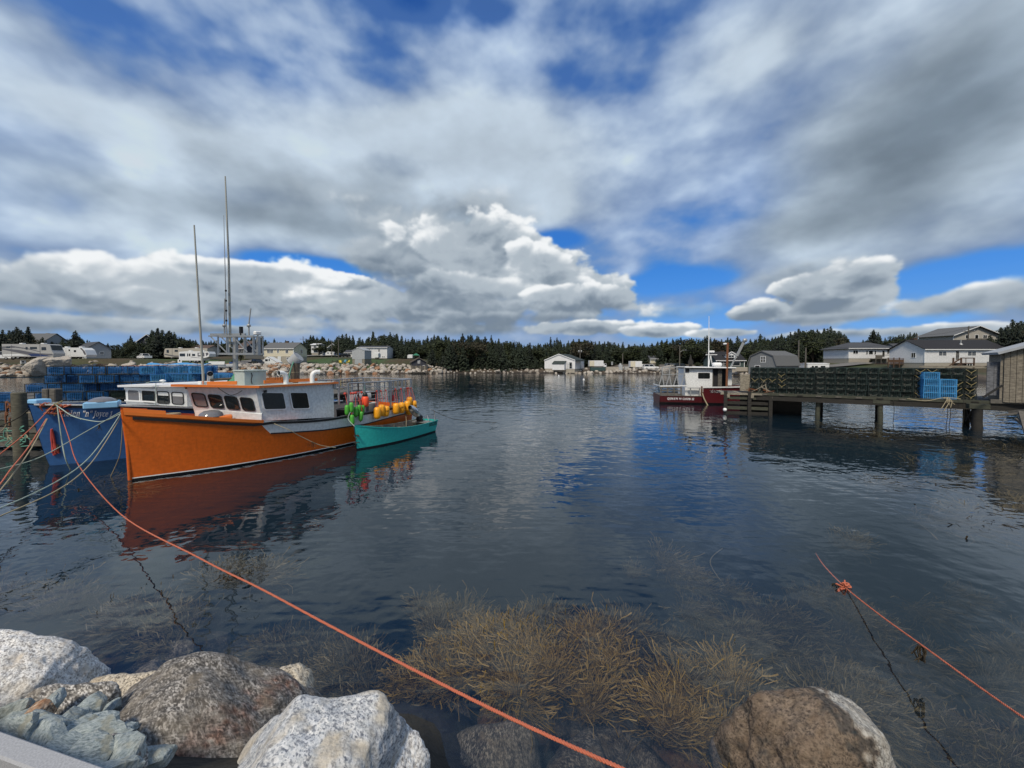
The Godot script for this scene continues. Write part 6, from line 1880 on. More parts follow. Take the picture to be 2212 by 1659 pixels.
# ---------- the blue boat ----------
var BH: Hull
var blue: Node3D
func blue_boat() -> void:
	var h := Hull.new()
	BH = h
	h.wl = [[0, .02], [.5, .3], [1, .58], [2, 1.0], [3.5, 1.4], [5, 1.6], [7, 1.65], [10, 1.5]]
	h.rail = [[0, .08], [.5, .55], [1, .95], [2, 1.4], [3.5, 1.72], [5, 1.8], [7, 1.8], [10, 1.65]]
	h.top = [[0, 2.12], [1, 2.02], [2, 1.9], [3.5, 1.7], [5, 1.5], [7, 1.4], [10, 1.4]]
	h.rake = .38
	h.fore = .03
	var o := thing("fishing_boat", "blue fishing boat with white wheelhouse, between the orange boat and the wharf", "fishing boat", G(104, 1006), heading(Vector2(-.5, .866)))
	blue = o
	var K := func(_s): return -.5
	for sd in [-1.0, 1.0]:
		var s := ST(); hull_patch(s, h, 0, 10, func(_q): return .0, func(q): return h.height(q) - .04, sd, 36, 10); part("hull_side", done(s), M.blue_hull, o)
		s = ST(); hull_patch(s, h, 0, 10, K, func(_q): return .0, sd, 30, 5); part("bottom", done(s), M.boot_top, o)
		s = ST(); hull_strip(s, h, .06, 10, func(q): return h.height(q) - .02, .05, .05, sd, 30); part("cap_rail", done(s), M.white_paint, o)
		s = ST(); hull_strip(s, h, .1, 10, func(q): return h.height(q) - .09, .07, .03, sd, 30); part("rub_rail", done(s), M.black_rubber, o)
	var s := ST(); deck(s, h, .05, 9.9, func(q): return h.height(q) - .10, .02, .04, 20); part("deck", done(s), M.white_paint, o)
	s = ST(); flat(s); quad(s, h.at(10, -.4, -1), h.at(10, -.4, 1), h.at(10, h.height(10), 1), h.at(10, h.height(10), -1)); part("transom", done(s), M.blue_hull, o)
	s = ST(); box(s, Vector3(.12, 2.17, .12), Vector3(.4, .15, .4), Basis(Vector3.UP, .3), .03); part("bow_block", done(s), M.sky_blue, o)
	var w := wheelhouse(o, 1.95, 1.3, 3.35, 6.0, [1.9, 1.72, 1.5], 2.47, .02, 4, "white_paint")
	for sd in [-1.0, 1.0]:
		var q: Array = w[sd]
		for i in 4: cabin_window(o, q[0], q[1], q[3], .04 + i * .24, .215 + i * .24, .15, .84, .06, "black_rubber" if i or sd > 0 else "white_trim", "pale_glass" if i in [0, 3] else "dark_glass", sd)
		var b := ST()
		bar(b, q[0] + Vector3(.02, .58, sd * .02), q[0].lerp(q[1], .5) + Vector3(.03, .58, sd * .03), .06, .08); bar(b, q[0] + Vector3(.02, .12, sd * .02), q[0].lerp(q[1], .5) + Vector3(.03, .12, sd * .03), .05, .05)
		part("window_frame", done(b), M.white_trim, o)
		cabin_window(o, q[1], q[4], q[2], .1, .4, .36, .85, .06, "black_rubber", "dark_glass", sd)
		cabin_window(o, q[1], q[4], q[2], .5, .8, .36, .85, .06, "black_rubber", "dark_glass", sd)
	s = ST(); flat(s); quad(s, w[-1.0][4], w[1.0][4], w[1.0][5], w[-1.0][5]); part("aft_wall", done(s), M.white_paint, o)
	s = ST(); poly_slab(s, [[-1.72, 0], [-3.2, 1.45], [-6.1, 1.5], [-6.1, -1.5], [-3.2, -1.45]], func(x, z): return 2.57 + .04 * (1 - z * z / 2.2), .07)
	var roof := part("roof", done(s), M.white_trim, o)
	s = ST(); lathe(s, [Vector2(.03, 0), Vector2(.03, .08), Vector2(.1, .11), Vector2(.1, .14), Vector2(.02, .17)], 12, Vector3(-3.0, 2.6, -.1)); part("radar_puck", done(s), M.pvc, roof)
	s = ST(); tube(s, curve([Vector3(-2.3, 2.68, -.75), Vector3(-2.5, 2.74, -.9), Vector3(-2.8, 2.69, -1.1)], 4), .012, 4); tube(s, V3([Vector3(-2.55, 2.68, -.88), Vector3(-2.5, 1.85, -.95)]), .01, 4); part("loose_line", done(s), M.rope_pale, o)
	s = ST(); box(s, Vector3(-1.15, 1.99, -.75), Vector3(.85, .22, .75), Basis(Vector3.UP, -.35), .03); var ht := part("hatch", done(s), M.sky_blue, o)
	s = ST(); lathe(s, [Vector2(.38, 0), Vector2(.33, .07), Vector2(.2, .13), Vector2(.01, .16)], 18, Vector3(-1.15, 2.10, -.75)); part("dome", done(s), M.pale_glass, ht)
	s = ST(); tube(s, V3([Vector3(-3.33, 2.42, -1.32), Vector3(-3.33, 2.5, -1.32)]), .05, 8); part("side_lamp", done(s), M.rust, o)
	# the name on the bow
	var arr := text_mesh("Helen \"n\" Joyce 1", .2, .006, true, true)
	var wide := 0.0
	for p in arr[Mesh.ARRAY_VERTEX]: wide = maxf(wide, absf(p.x))
	var find := func(px: float) -> float:
		var lo := 0.0
		var hi := 6.0
		for i in 30:
			var m := (lo + hi) / 2
			var p: Vector3 = o.transform * h.at(m, h.height(m) - .3, -1)
			if CX + F * p.x / -p.z < px: lo = m
			else: hi = m
		return lo
	var s0: float = find.call(128.0)
	var s1: float = find.call(240.0)
	part("name_lettering", text_on(arr, func(p):
		var ss: float = lerpf(s0, s1, (p.x + p.y * .35) / wide * .5 + .5)
		return h.at(ss, h.height(ss) - .33 + p.y, -1, .006 + p.z)), M.print_white, o)
	# fender of frayed red rope down the stem
	s = ST()
	for i in 7:
		var a := h.at(.16 + .05 * (i % 3), .35 + .03 * i, -1, .03) + Vector3(.02 * (i % 2), 0, 0)
		tube(s, curve([a, h.at(.18 + .04 * (i % 2), .8, -1, .05), h.at(.22, 1.25, -1, .06)], 5), [.035, .035, .035, .03, .03, .03, .03, .03, .03, .03, .03], 6)
	solo("rope_fender", done(s), M.rope_red, "thick frayed red rope fender hanging down the blue boat's stem", "fender", o.position, o.rotation.y)
	s = ST()
	rng.seed = 9
	for i in 16:
		var c := h.at(.3 + RR(-.12, .25), 1.92 + RR(-.15, .2), -1, .06)
		tube(s, curve([c + Vector3(RR(-.15, .15), RR(-.1, .1), RR(-.1, .1)), c + Vector3(RR(-.15, .15), RR(-.1, .1), RR(-.1, .1)), c + Vector3(RR(-.2, .2), RR(-.1, .1), RR(-.1, .1)), c + Vector3(RR(-.15, .15), RR(-.2, .1), RR(-.1, .1))], 4), .018, 5)
	solo("rope_tangle", done(s), M.rope_orange, "tangle of orange rope round the blue boat's bow post", "rope", o.position, o.rotation.y)
	s = ST()
	for i in 6:
		var c := h.at(.32 + RR(-.1, .2), 1.98 + RR(-.1, .15), -1, .1)
		tube(s, curve([c, c + Vector3(RR(-.15, .15), RR(-.1, .1), RR(-.1, .1)), c + Vector3(RR(-.2, .2), RR(-.2, .1), RR(-.1, .1))], 4), .016, 5)
	solo("rope_tangle", done(s), M.rope_yellow, "yellow rope knotted over the orange tangle on the blue bow", "rope", o.position, o.rotation.y)

# ---------- the teal skiff ----------
func skiff() -> void:
	var h := Hull.new()
	h.wl = [[0, .015], [.5, .2], [1, .34], [2, .5], [3, .52], [4.6, .44]]
	h.rail = [[0, .03], [.5, .3], [1, .46], [2, .62], [3, .66], [4.6, .58]]
	h.top = [[0, .98], [.5, .86], [1, .76], [2, .62], [3, .56], [4, .56], [4.6, .58]]
	h.rake = .12
	var at := G(771, 972)
	var far := G(940, 932) + Vector3(-.42, 0, -.1)
	var dir := Vector2(at.x - far.x, at.z - far.z).normalized()
	var o := thing("skiff", "small teal wooden skiff with a silver outboard, alongside the orange boat", "skiff", at, heading(dir))
	for sd in [-1.0, 1.0]:
		var s := ST(); hull_patch(s, h, 0, 4.6, func(_q): return .06, h.height, sd, 26, 6); part("hull_side", done(s), M.teal, o)
		s = ST(); hull_patch(s, h, 0, 4.6, func(_q): return -.3, func(_q): return .06, sd, 20, 4); part("bottom", done(s), M.boot_top, o)
		s = ST(); hull_patch(s, h, .1, 4.55, func(_q): return .12, func(q): return h.height(q), -sd, 20, 4, 0); 
		s = ST(); hull_patch(s, h, .1, 4.55, func(_q): return .12, func(q): return h.height(q), sd, 20, 4, -.035); part("inner_side", done(s), M.wood_grey, o)
		s = ST(); hull_strip(s, h, .02, 4.6, func(q): return h.height(q) + .005, .04, .02, sd, 22); part("gunwale", done(s), M.teal, o)
		s = ST(); hull_strip(s, h, .6, 4.5, func(q): return h.height(q) + .0, .05, -.03, sd, 22); part("inner_gunwale", done(s), M.wood_pale, o)
		for q in [1.2, 2.0, 2.8, 3.6]:
			s = ST(); bar(s, h.at(q, .13, sd, -.05), h.at(q, h.height(q), sd, -.05), .05); part("rib", done(s), M.wood_grey, o)
	var s := ST(); deck(s, h, .3, 4.55, func(_q): return .13, .05, 0, 12); part("floor", done(s), M.wood_grey, o)
	for q in [[1.5, .42, .22], [3.0, .38, .24]]:
		s = ST(); box(s, Vector3(-q[0], q[1], 0), Vector3(q[2], .04, h.half(q[0], q[1]) * 2 - .06)); part("thwart", done(s), M.wood_pale if q[0] > 2 else M.wood_grey, o)
	s = ST(); box(s, Vector3(-4.2, .52, 0), Vector3(.5, .05, 1.0)); part("stern_deck", done(s), M.deck_grey, o)
	s = ST(); flat(s); quad(s, h.at(4.6, -.2, -1), h.at(4.6, -.2, 1), h.at(4.6, .6, 1), h.at(4.6, .6, -1)); part("transom", done(s), M.teal, o)
	s = ST(); lathe(s, [Vector2(.01, 0), Vector2(.13, .01), Vector2(.15, .3), Vector2(.15, .31), Vector2(.12, .3), Vector2(.1, .05), Vector2(.01, .04)], 12, Vector3(-2.1, .14, -.2)); part("bucket", done(s), M.white_trim, o)
	var arr := text_mesh("105235", .17, .006, true)
	part("number_lettering", text_on(arr, func(p): return h.at(4.2 + p.x * .9, .44 + p.y, -1, .006 + p.z)), M.print_black, o)
	# outboard
	var ob := thing("outboard_motor", "silver outboard motor tilted on the teal skiff's stern", "outboard motor", o.transform * Vector3(-3.9, .66, .1), o.rotation.y)
	ob.scale = Vector3.ONE * 1.25
	s = ST()
	smooth(s)
	var rows := []
	for i in 11:
		var t := i / 10.0
		var row := PackedVector3Array()
		var w := sin(clampf(t * .92 + .06, 0, 1) * PI) ** .45
		for k in 17:
			var a := TAU * k / 16
			row.append(Vector3(lerpf(.46, -.08, t), .1 + t * .0, 0) + Vector3(sin(a) * .03, cos(a) * .175 * w + (.42 - .38 * t), sin(a) * .145 * w))
		rows.append(row)
	sheet(s, rows)
	part("cowling", done(s), M.chrome, ob)
	s = ST(); box(s, Vector3(-.1, .05, 0), Vector3(.2, .25, .2), Basis(Vector3.BACK, .6), .04); part("midsection", done(s), M.black_rubber, ob)
	s = ST(); bar(s, Vector3(-.1, -.02, 0), Vector3(-.6, -.25, 0), .09, .14); box(s, Vector3(-.68, -.3, 0), Vector3(.28, .1, .1), Basis(Vector3.BACK, .6), .03); part("leg", done(s), M.chrome, ob)
	s = ST(); box(s, Vector3(-.12, -.12, 0), Vector3(.12, .3, .26), Basis.IDENTITY, .02); part("clamp", done(s), M.black_rubber, ob)
	s = ST(); tube(s, V3([Vector3(-4.45, .55, -.5), Vector3(-4.45, 1.05, -.48), Vector3(-4.2, 1.15, -.44)]), .018, 6); part("stern_post", done(s), M.galvanised, o)
	s = ST(); tube(s, curve([Vector3(-4.1, .6, -.4), Vector3(-4.15, .78, -.3), Vector3(-4.35, .8, -.1), Vector3(-4.4, .6, .1)], 4), .015, 5); part("grab_rail", done(s), M.galvanised, o)
	s = ST()
	rng.seed = 3
	for i in 6:
		var c := Vector3(.06, .3 + (i % 2) * .3, 0)
		tube(s, curve([c, c + Vector3(RR(.0, .1), RR(-.08, .08), RR(-.3, .1)), c + Vector3(RR(-.1, .1), RR(-.15, .05), RR(-.35, .1))], 4), .016, 5)
	solo("rope_tangle", done(s), M.rope_dark, "dark rope knots at the teal skiff's stem", "rope", o.position, o.rotation.y)
	s = ST(); tube(s, resample(curve([o.transform * Vector3(.1, .95, 0), A(752, 905, 15.2), A(757, 890, 15.3)], 6), .1), .015, 5); solo("rope", done(s), M.rope_pale, "pale painter from the skiff's bow up to the orange boat's rack", "rope")
	s = ST(); tube(s, curve([o.transform * Vector3(-4.2, 1.15, -.44), A(985, 906, 19.5), A(1074, 913, 21.0)], 8), .012, 5); solo("rope", done(s), M.rope_dark, "thin line with weed running from the skiff's stern to the water", "rope")
	s = ST(); tube(s, curve([orange.transform * OH.at(9.6, .95, -1, .03), o.transform * Vector3(-3.3, .62, .3), o.transform * Vector3(-3.2, .3, .25)], 6), .012, 5); solo("rope", done(s), M.rope_tan, "tan line from the orange boat's stern into the skiff", "rope")

# ---------- the red boat ----------
func red_boat() -> void:
	var h := Hull.new()
	h.wl = [[0, .02], [1, .9], [2.5, 1.4], [4, 1.5], [7.6, 1.35]]
	h.rail = [[0, .06], [1, 1.2], [2.5, 1.6], [4, 1.65], [7.6, 1.5]]
	h.top = [[0, 1.5], [1.5, 1.42], [4.3, 1.36], [4.36, .68], [6, .62], [7.6, .62]]
	h.rake = .2
	var stern := G(1431, 871, 0.0)
	var dir := Vector2(0.985, .17).normalized()
	var at := stern + Vector3(dir.x, 0, dir.y) * 7.6 + Vector3(.0, 0, -1.35)
	var o := thing("fishing_boat", "dark red fishing boat with white wheelhouse at the head of the right wharf", "fishing boat", at, heading(dir))
	var H := func(s: float) -> float: return 1.36 + maxf(0, 4.3 - s) * .02 if s < 4.34 else .64
	for sd in [-1.0, 1.0]:
		var s := ST()
		hull_patch(s, h, 0, 4.3, func(_q): return .12, H, sd, 14, 6)
		hull_patch(s, h, 4.36, 7.6, func(_q): return .12, H, sd, 14, 4)
		part("hull_side", done(s), M.red_hull, o)
		s = ST(); hull_patch(s, h, 0, 7.6, func(_q): return -.4, func(_q): return .12, sd, 20, 4); part("bottom", done(s), M.boot_top, o)
		s = ST(); hull_strip(s, h, .1, 4.3, func(q): return H.call(q) + .02, .1, .05, sd, 12); part("cap_rail", done(s), M.white_paint, o)
		s = ST(); hull_strip(s, h, 4.4, 7.6, func(q): return .66, .05, .03, sd, 12); part("deck_edge", done(s), M.wood_grey, o)
	var s := ST(); deck(s, h, .05, 4.4, func(q): return H.call(q) - .1, .02, .03, 10); deck(s, h, 4.3, 7.55, func(_q): return .63, .02, 0, 10); part("deck", done(s), M.wood_grey, o)
	s = ST(); flat(s); quad(s, h.at(7.6, -.3, -1), h.at(7.6, -.3, 1), h.at(7.6, .66, 1), h.at(7.6, .66, -1)); part("transom", done(s), M.red_hull, o)
	s = ST(); flat(s); quad(s, Vector3(-4.32, .62, 1.6), Vector3(-4.32, .62, -1.6), Vector3(-4.32, 1.45, -1.55), Vector3(-4.32, 1.45, 1.55)); part("bulkhead", done(s), M.rust, o)
	var sd := 1.0   # the side towards us
	# slatted stern bulwark
	for k in 3:
		s = ST(); bar(s, Vector3(-5.9, .78 + k * .28, 1.5), Vector3(-7.55, .78 + k * .28, 1.46), .05, .10); part("slat", done(s), M.wood_grey, o)
	for i in 4:
		s = ST(); box(s, Vector3(-5.95 - i * .53, 1.05, 1.46), Vector3(.09, .85, .08)); part("bulwark_post", done(s), M.wood_grey, o)
	s = ST(); bar(s, Vector3(-5.3, 1.5, 1.5), Vector3(-7.6, 1.44, 1.47), .07, .09); bar(s, Vector3(-7.6, 1.44, 1.47), Vector3(-7.6, 1.44, -1.4), .07, .09); part("bulwark_cap", done(s), M.white_paint, o)
	# stern rack
	for i in 4:
		s = ST()
		var x := -5.7 - i * .58
		var z := 1.2
		bar(s, Vector3(x - .2, 1.48, z), Vector3(x + .05, 2.35, z), .07); bar(s, Vector3(x + .2, 1.48, z), Vector3(x + .05, 2.35, z), .07); bar(s, Vector3(x + .05, 2.3, z), Vector3(x + .05, 3.05, z), .07)
		part("rack_post", done(s), M.galvanised, o)
	s = ST(); for k in 2: bar(s, Vector3(-5.6, 2.45 + k * .58, 1.2), Vector3(-7.42, 2.4 + k * .58, 1.2), .06)
	part("rack_rail", done(s), M.galvanised, o)
	# wheelhouse
	s = ST(); box(s, Vector3(-4.5, 1.75, -.05), Vector3(2.1, 2.3, 2.3)); part("wheelhouse", done(s), M.white_paint, o)
	s = ST(); box(s, Vector3(-3.7, 2.98, -.05), Vector3(3.9, .09, 2.9), Basis(Vector3.BACK, -.012), .02); var rf := part("roof", done(s), M.white_trim, o)
	s = ST(); box(s, Vector3(-3.7, 2.90, -.05), Vector3(3.8, .06, 2.8), Basis(Vector3.BACK, -.012)); part("roof_edge", done(s), M.boot_top, rf)
	s = ST(); plate(s, Vector3(-4.1, 2.3, 1.105), Vector3.RIGHT, Vector3.UP, rrect(1.08, .66, .1), .02, rrect(.92, .5, .07)); var wn := part("window", done(s), M.white_trim, o)
	s = ST(); plate(s, Vector3(-4.1, 2.3, 1.102), Vector3.RIGHT, Vector3.UP, rrect(.92, .5, .07), .008); part("pane", done(s), M.dark_glass, wn)
	s = ST(); box(s, Vector3(-4.1, 2.3, 1.115), Vector3(.03, .5, .015)); part("mullion", done(s), M.black_rubber, wn)
	s = ST(); box(s, Vector3(-3.1, 1.75, -.1), Vector3(.7, 2.2, 2.0)); part("doorway", done(s), M.roof_dark, o)
	s = ST(); box(s, Vector3(-3.4, 1.75, 1.0), Vector3(.06, 2.3, .1)); box(s, Vector3(-2.85, 1.75, 1.0), Vector3(.3, 2.3, .05)); part("door_frame", done(s), M.wood_grey, o)
	s = ST(); box(s, Vector3(-2.4, 1.9, -.4), Vector3(1.0, 2.0, 1.6)); part("fore_cabin", done(s), M.boot_top, o)
	s = ST(); box(s, Vector3(-1.95, 2.2, .6), Vector3(.3, 1.4, .06)); part("fore_panel", done(s), M.white_paint, o)
	s = ST(); box(s, Vector3(-5.4, 2.72, 1.13), Vector3(.3, .28, .1), Basis.IDENTITY, .03); part("floodlight", done(s), M.black_rubber, o)
	s = ST(); tube(s, V3([Vector3(-3.5, 2.95, .3), Vector3(-3.52, 7.3, .3)]), [.055, .02], 6); part("aerial", done(s), M.pvc, rf)
	s = ST(); box(s, Vector3(-2.85, 3.22, .3), Vector3(.7, .34, .6), Basis.IDENTITY, .12); part("life_raft", done(s), M.pvc, rf)
	s = ST(); bar(s, Vector3(-3.4, 3.0, 0), Vector3(-3.25, 4.0, 0), .04); bar(s, Vector3(-3.1, 3.0, 0), Vector3(-3.25, 4.0, 0), .04); box(s, Vector3(-3.2, 4.05, 0), Vector3(.9, .05, .05)); box(s, Vector3(-3.2, 4.3, 0), Vector3(.45, .18, .3), Basis.IDENTITY, .05); part("radar_mount", done(s), M.white_trim, rf)
	s = ST(); tube(s, V3([Vector3(-4.85, 3.0, .0), Vector3(-4.85, 3.5, 0)]), .12, 8); lathe(s, [Vector2(.2, 3.45), Vector2(.22, 3.7), Vector2(.1, 3.95), Vector2(.04, 4.3)], 8, Vector3(-4.85, -.25, 0)); part("exhaust_stack", done(s), M.wood_dark, rf)
	s = ST(); tube(s, V3([Vector3(-2.45, 1.3, 1.35), Vector3(-2.4, 5.0, 1.3)]), .09, 8); var pl := part("rusty_mast", done(s), M.rust, o)
	s = ST(); box(s, Vector3(-2.6, 4.9, 1.3), Vector3(.26, .14, .2), Basis.IDENTITY, .05); part("mast_lamp", done(s), M.white_trim, pl)
	s = ST(); bar(s, Vector3(-2.05, 2.9, .9), Vector3(-.9, 5.3, .7), .10); bar(s, Vector3(-1.5, 3.9, .9), Vector3(-.8, 5.3, .7), .07); lathe(s, [Vector2(.02, -.1), Vector2(.16, -.08), Vector2(.16, .08), Vector2(.02, .1)], 10, Vector3(-.9, 5.2, .75), Basis(Vector3.RIGHT, PI / 2)); part("boom", done(s), M.galvanised, o)
	# bench and rails on deck
	s = ST(); box(s, Vector3(-4.9, 1.3, 1.4), Vector3(1.0, .06, .25)); for i in 2: box(s, Vector3(-5.2 + i * .7, 1.0, 1.4), Vector3(.07, .7, .07))
	part("hauling_bench", done(s), M.galvanised, o)
	var tw := func(txt: String, s0: float, y: float, hh: float, m: String, nme: String) -> void:
		var arr := text_mesh(txt, hh, .006, true)
		part(nme, text_on(arr, func(p): return h.at(clampf(s0 - p.x, 0.1, 7.5), y + p.y, 1, .008 + p.z) if s0 > 4.0 else Vector3(-(s0 - p.x), y + p.y, lerpf(h.t(h.wl, s0 - p.x), h.t(h.rail, s0 - p.x), (y + p.y) / 1.5) + .03)), M[m], o)
	tw.call("105557-", 3.3, 1.05, .22, "print_white", "number_lettering")
	tw.call("QUEEN N CLUB II", 6.0, .40, .18, "print_white", "name_lettering")
	s = ST(); tube(s, curve([Vector3(-4.35, .9, 1.6), Vector3(-4.25, .45, 1.75), Vector3(-4.0, -.1, 1.9)], 5), .05, 6); solo("rope", done(s), M.rope_tan, "tan rope end trailing from the red boat into the water", "rope", o.position, o.rotation.y)

# ---------- lobster traps ----------
func trap_meshes(L: float, W: float, H: float, step: float, r: float) -> Dictionary:   # a wire cage, L along x
	var out := {}
	var s := ST()
	var nx := int(L / step)
	var nz := int(W / step)
	var ny := int(H / step)
	for i in range(1, nx):
		var x := -L / 2 + L * i / nx
		for k in [-1, 1]:
			box(s, Vector3(x, H / 2, W / 2 * k), Vector3(r, H, r)); box(s, Vector3(x, H if k > 0 else 0.0, 0), Vector3(r, r, W))
	for i in range(1, nz):
		var z := -W / 2 + W * i / nz
		for k in [-1, 1]:
			box(s, Vector3(L / 2 * k, H / 2, z), Vector3(r, H, r)); box(s, Vector3(0, H if k > 0 else 0.0, z), Vector3(L, r, r))
	for i in range(1, ny):
		var y := H * i / ny
		for k in [-1, 1]:
			box(s, Vector3(0, y, W / 2 * k), Vector3(L, r, r)); box(s, Vector3(L / 2 * k, y, 0), Vector3(r, r, W))
	out.wire = done(s)
	s = ST()
	var e := .022
	for a in [-1, 1]:
		for b in [-1, 1]:
			box(s, Vector3(L / 2 * a, H / 2, W / 2 * b), Vector3(e, H + e, e)); box(s, Vector3(0, H / 2 + H / 2 * a, W / 2 * b), Vector3(L, e * .9, e * .9)); box(s, Vector3(L / 2 * a, H / 2 + H / 2 * b, 0), Vector3(e * .9, e * .95, W))
	box(s, Vector3(L * .12, H / 2, W / 2), Vector3(e, H, e)); box(s, Vector3(L * .12, H / 2, -W / 2), Vector3(e, H, e))
	out.frame = done(s)
	s = ST()   # the knitted heads and the parlour inside
	smooth(s)
	for k in [-1.0, 1.0]:
		var rows := []
		for i in 5:
			var t := i / 4.0
			var row := PackedVector3Array()
			for j in 9:
				var a := TAU * j / 8
				row.append(Vector3(k * L * lerpf(.46, .16, t), H * .5 + sin(a) * H * lerpf(.46, .16, t), cos(a) * W * lerpf(.46, .14, t)))
			rows.append(row)
		sheet(s, rows)
	box(s, Vector3(L * .12, H * .42, 0), Vector3(.012, H * .8, W * .92))
	out.net = done(s)
	s = ST()
	for k in [-1, 1]: box(s, Vector3(0, .02, W * .3 * k), Vector3(L * .98, .04, .05))
	box(s, Vector3(-L * .2, .07, 0), Vector3(.2, .09, .1), Basis.IDENTITY, .01); box(s, Vector3(L * .3, .07, .1), Vector3(.2, .09, .1), Basis.IDENTITY, .01)
	out.runner = done(s)
	s = ST()
	var w := W * .42
	tube(s, curve([Vector3(L / 2 + .02, H * .86, -w), Vector3(L / 2 + .05, H * .62, -w * .5), Vector3(L / 2 + .07, H * .40, .02), Vector3(L / 2 + .05, H * .64, w * .55), Vector3(L / 2 + .02, H * .88, w)], 4), .012, 5)
	tube(s, curve([Vector3(L / 2 + .07, H * .40, .02), Vector3(L / 2 + .08, H * .25, .0), Vector3(L / 2 + .06, H * .1, .03)], 3), .012, 5)
	out.bridle = done(s)
	return out
func make_trap(m: Dictionary, wire: String, frame: String, net: String, bridle: String) -> Node3D:
	var o := Node3D.new()
	o.name = "lobster_trap"
	part("wire_mesh", m.wire, M[wire], o)
	part("frame", m.frame, M[frame], o)
	part("net_head", m.net, M[net], o)
	part("runner", m.runner, M.wood_grey, o)
	if bridle: part("bridle", m.bridle, M[bridle], o)
	return o
const NTH := ["first", "second", "third", "fourth", "fifth", "sixth", "seventh", "eighth", "ninth", "tenth", "eleventh", "twelfth", "thirteenth", "fourteenth", "fifteenth", "sixteenth", "seventeenth", "eighteenth", "nineteenth", "twentieth", "twenty-first", "twenty-second", "twenty-third", "twenty-fourth"]
const LAYER := ["bottom", "second", "middle", "fourth", "top"]
func put_trap(src: Node3D, at: Vector3, yaw: float, label: String, group: String) -> void:
	var c: Node3D = src.duplicate()
	c.name = numbered("lobster_trap")
	add_child(c)
	c.position = at
	c.rotation.y = yaw
	tag(c, label, "lobster trap", group)
func left_wharf() -> void:
	rng.seed = 14
	var floor_y := 1.42
	var w := thing("wharf", "weathered timber wharf at the left carrying the blue traps", "wharf")
	var c0 := Vector3(-32, floor_y, -15.2)
	var c1 := Vector3(-16.5, floor_y, -15.7)
	var c2 := Vector3(-9.5, floor_y, -27.8)
	for i in 26:   # deck planks, running back
		var t := i / 26.0
		var s := ST()
		var x := -32.0 + i * .86
		var z0 := -15.2 - maxf(0, (x + 16.5)) * 1.73 - .02
		if z0 < -27: continue
		box(s, Vector3(x + .42, floor_y - .04, (z0 - 28.0) / 2 - .25), Vector3(.83, .08, absf(-28.0 - z0) - .3)); part("plank", done(s), M["wood_grey"] if i % 3 else M.wood_dark, w)
	for k in 5:   # face timbers
		var y: float = floor_y - .13 - k * .27
		var s := ST()
		bar(s, Vector3(-32, y, -15.05 + .02 * (k % 2)), Vector3(-16.4, y, -15.55 + .02 * (k % 2)), .22, .24 - .02 * (k % 2)); part("face_timber", done(s), M["wood_green"] if k % 2 else M.wood_grey, w)
		s = ST(); bar(s, Vector3(-16.4, y - .01, -15.75), Vector3(-9.6, y - .01, -27.4), .2, .23); part("face_timber", done(s), M.wood_dark, w)
	for q in [[-24.0, -15.3], [-21.0, -15.4], [-16.6, -15.9], [-13.9, -20.3], [-11.2, -25.0]]:
		var s := ST(); tube(s, V3([Vector3(q[0], -3, q[1]), Vector3(q[0], floor_y - .1, q[1])]), .18, 10); part("pile", done(s), M.wood_dark, w)
	var p := G(46, 981)
	var s := ST(); tube(s, V3([p + Vector3(0, -3, 0), p + Vector3(.0, .7, 0), p + Vector3(-.02, 2.3, 0)]), [.21, .2, .2], 14); lathe(s, [Vector2(.2, 2.3), Vector2(.17, 2.34), Vector2(.01, 2.33)], 14, p + Vector3(-.02, 0, 0))
	solo("mooring_post", done(s), M.wood_post, "thick weathered mooring post at the left, tallest on the wharf front", "post")
	p = A(113, 862, 15.4)
	s = ST(); for k in 2: box(s, Vector3(-.13 + k * .27, 0, 0), Vector3(.25, 1.6, .3), Basis(Vector3.BACK, .02 - k * .05), .03)
	solo("mooring_post", done(s), M.wood_grey, "split grey mooring post behind the blue boat's bow", "post", p + Vector3(0, -.38, 0))
	# the stacks of blue traps
	var m := trap_meshes(1.12, .54, .355, .055, .0085)
	var blue_t := make_trap(m, "trap_blue", "trap_dark", "net_blue", "")
	var light_t := make_trap(m, "trap_blue_light", "trap_blue", "net_blue", "")
	var red_t := make_trap(m, "trap_blue", "rope_red", "net_blue", "rope_red")
	var roped := make_trap(m, "trap_blue", "trap_dark", "net_blue", "")
	var dark_t := make_trap(m, "trap_green", "trap_dark", "net_green", "")
	var a0 := Vector3(-20.1, floor_y, -16.5)
	var a1 := Vector3(-14.75, floor_y, -18.7)
	var dir := (a1 - a0).normalized()
	var back := Vector3.UP.cross(dir).normalized()
	if back.z > 0: back = -back
	var yaw := atan2(-dir.z, dir.x)
	for row in 2:
		for layer in 5:
			var x := [0.35, .1, -.5, -.2, .3][4 - layer] as float
			var n := 0
			while x < 5.7:
				var endon := rng.randf() < .3 and row == 0
				var wd := .58 if endon else 1.16
				if layer == 4 and row == 1 and x < 1.0: x = 1.0
				var src: Node3D = blue_t
				if layer >= 3 and x > 3.0: src = light_t
				elif layer == 4 and x > 1.0 and n % 2 == 1: src = red_t
				elif endon: src = roped
				elif layer < 2 and n % 2: src = dark_t
				var at := a0 + dir * (x + wd / 2) + back * (row * 1.2 + RR(-.04, .08)) + Vector3.UP * (.02 + layer * .37)
				put_trap(src, at, yaw + (-PI / 2 if endon else 0.0) + RR(-.05, .05), "%s wire trap, %s from left, %s layer, %s row of the left wharf stack" % ["dark green" if src == dark_t else ("bright blue" if src == light_t else "blue"), NTH[n], LAYER[layer], ["front", "back"][row]], "blue traps stacked on the left wharf")
				x += wd + RR(.02, .06)
				n += 1
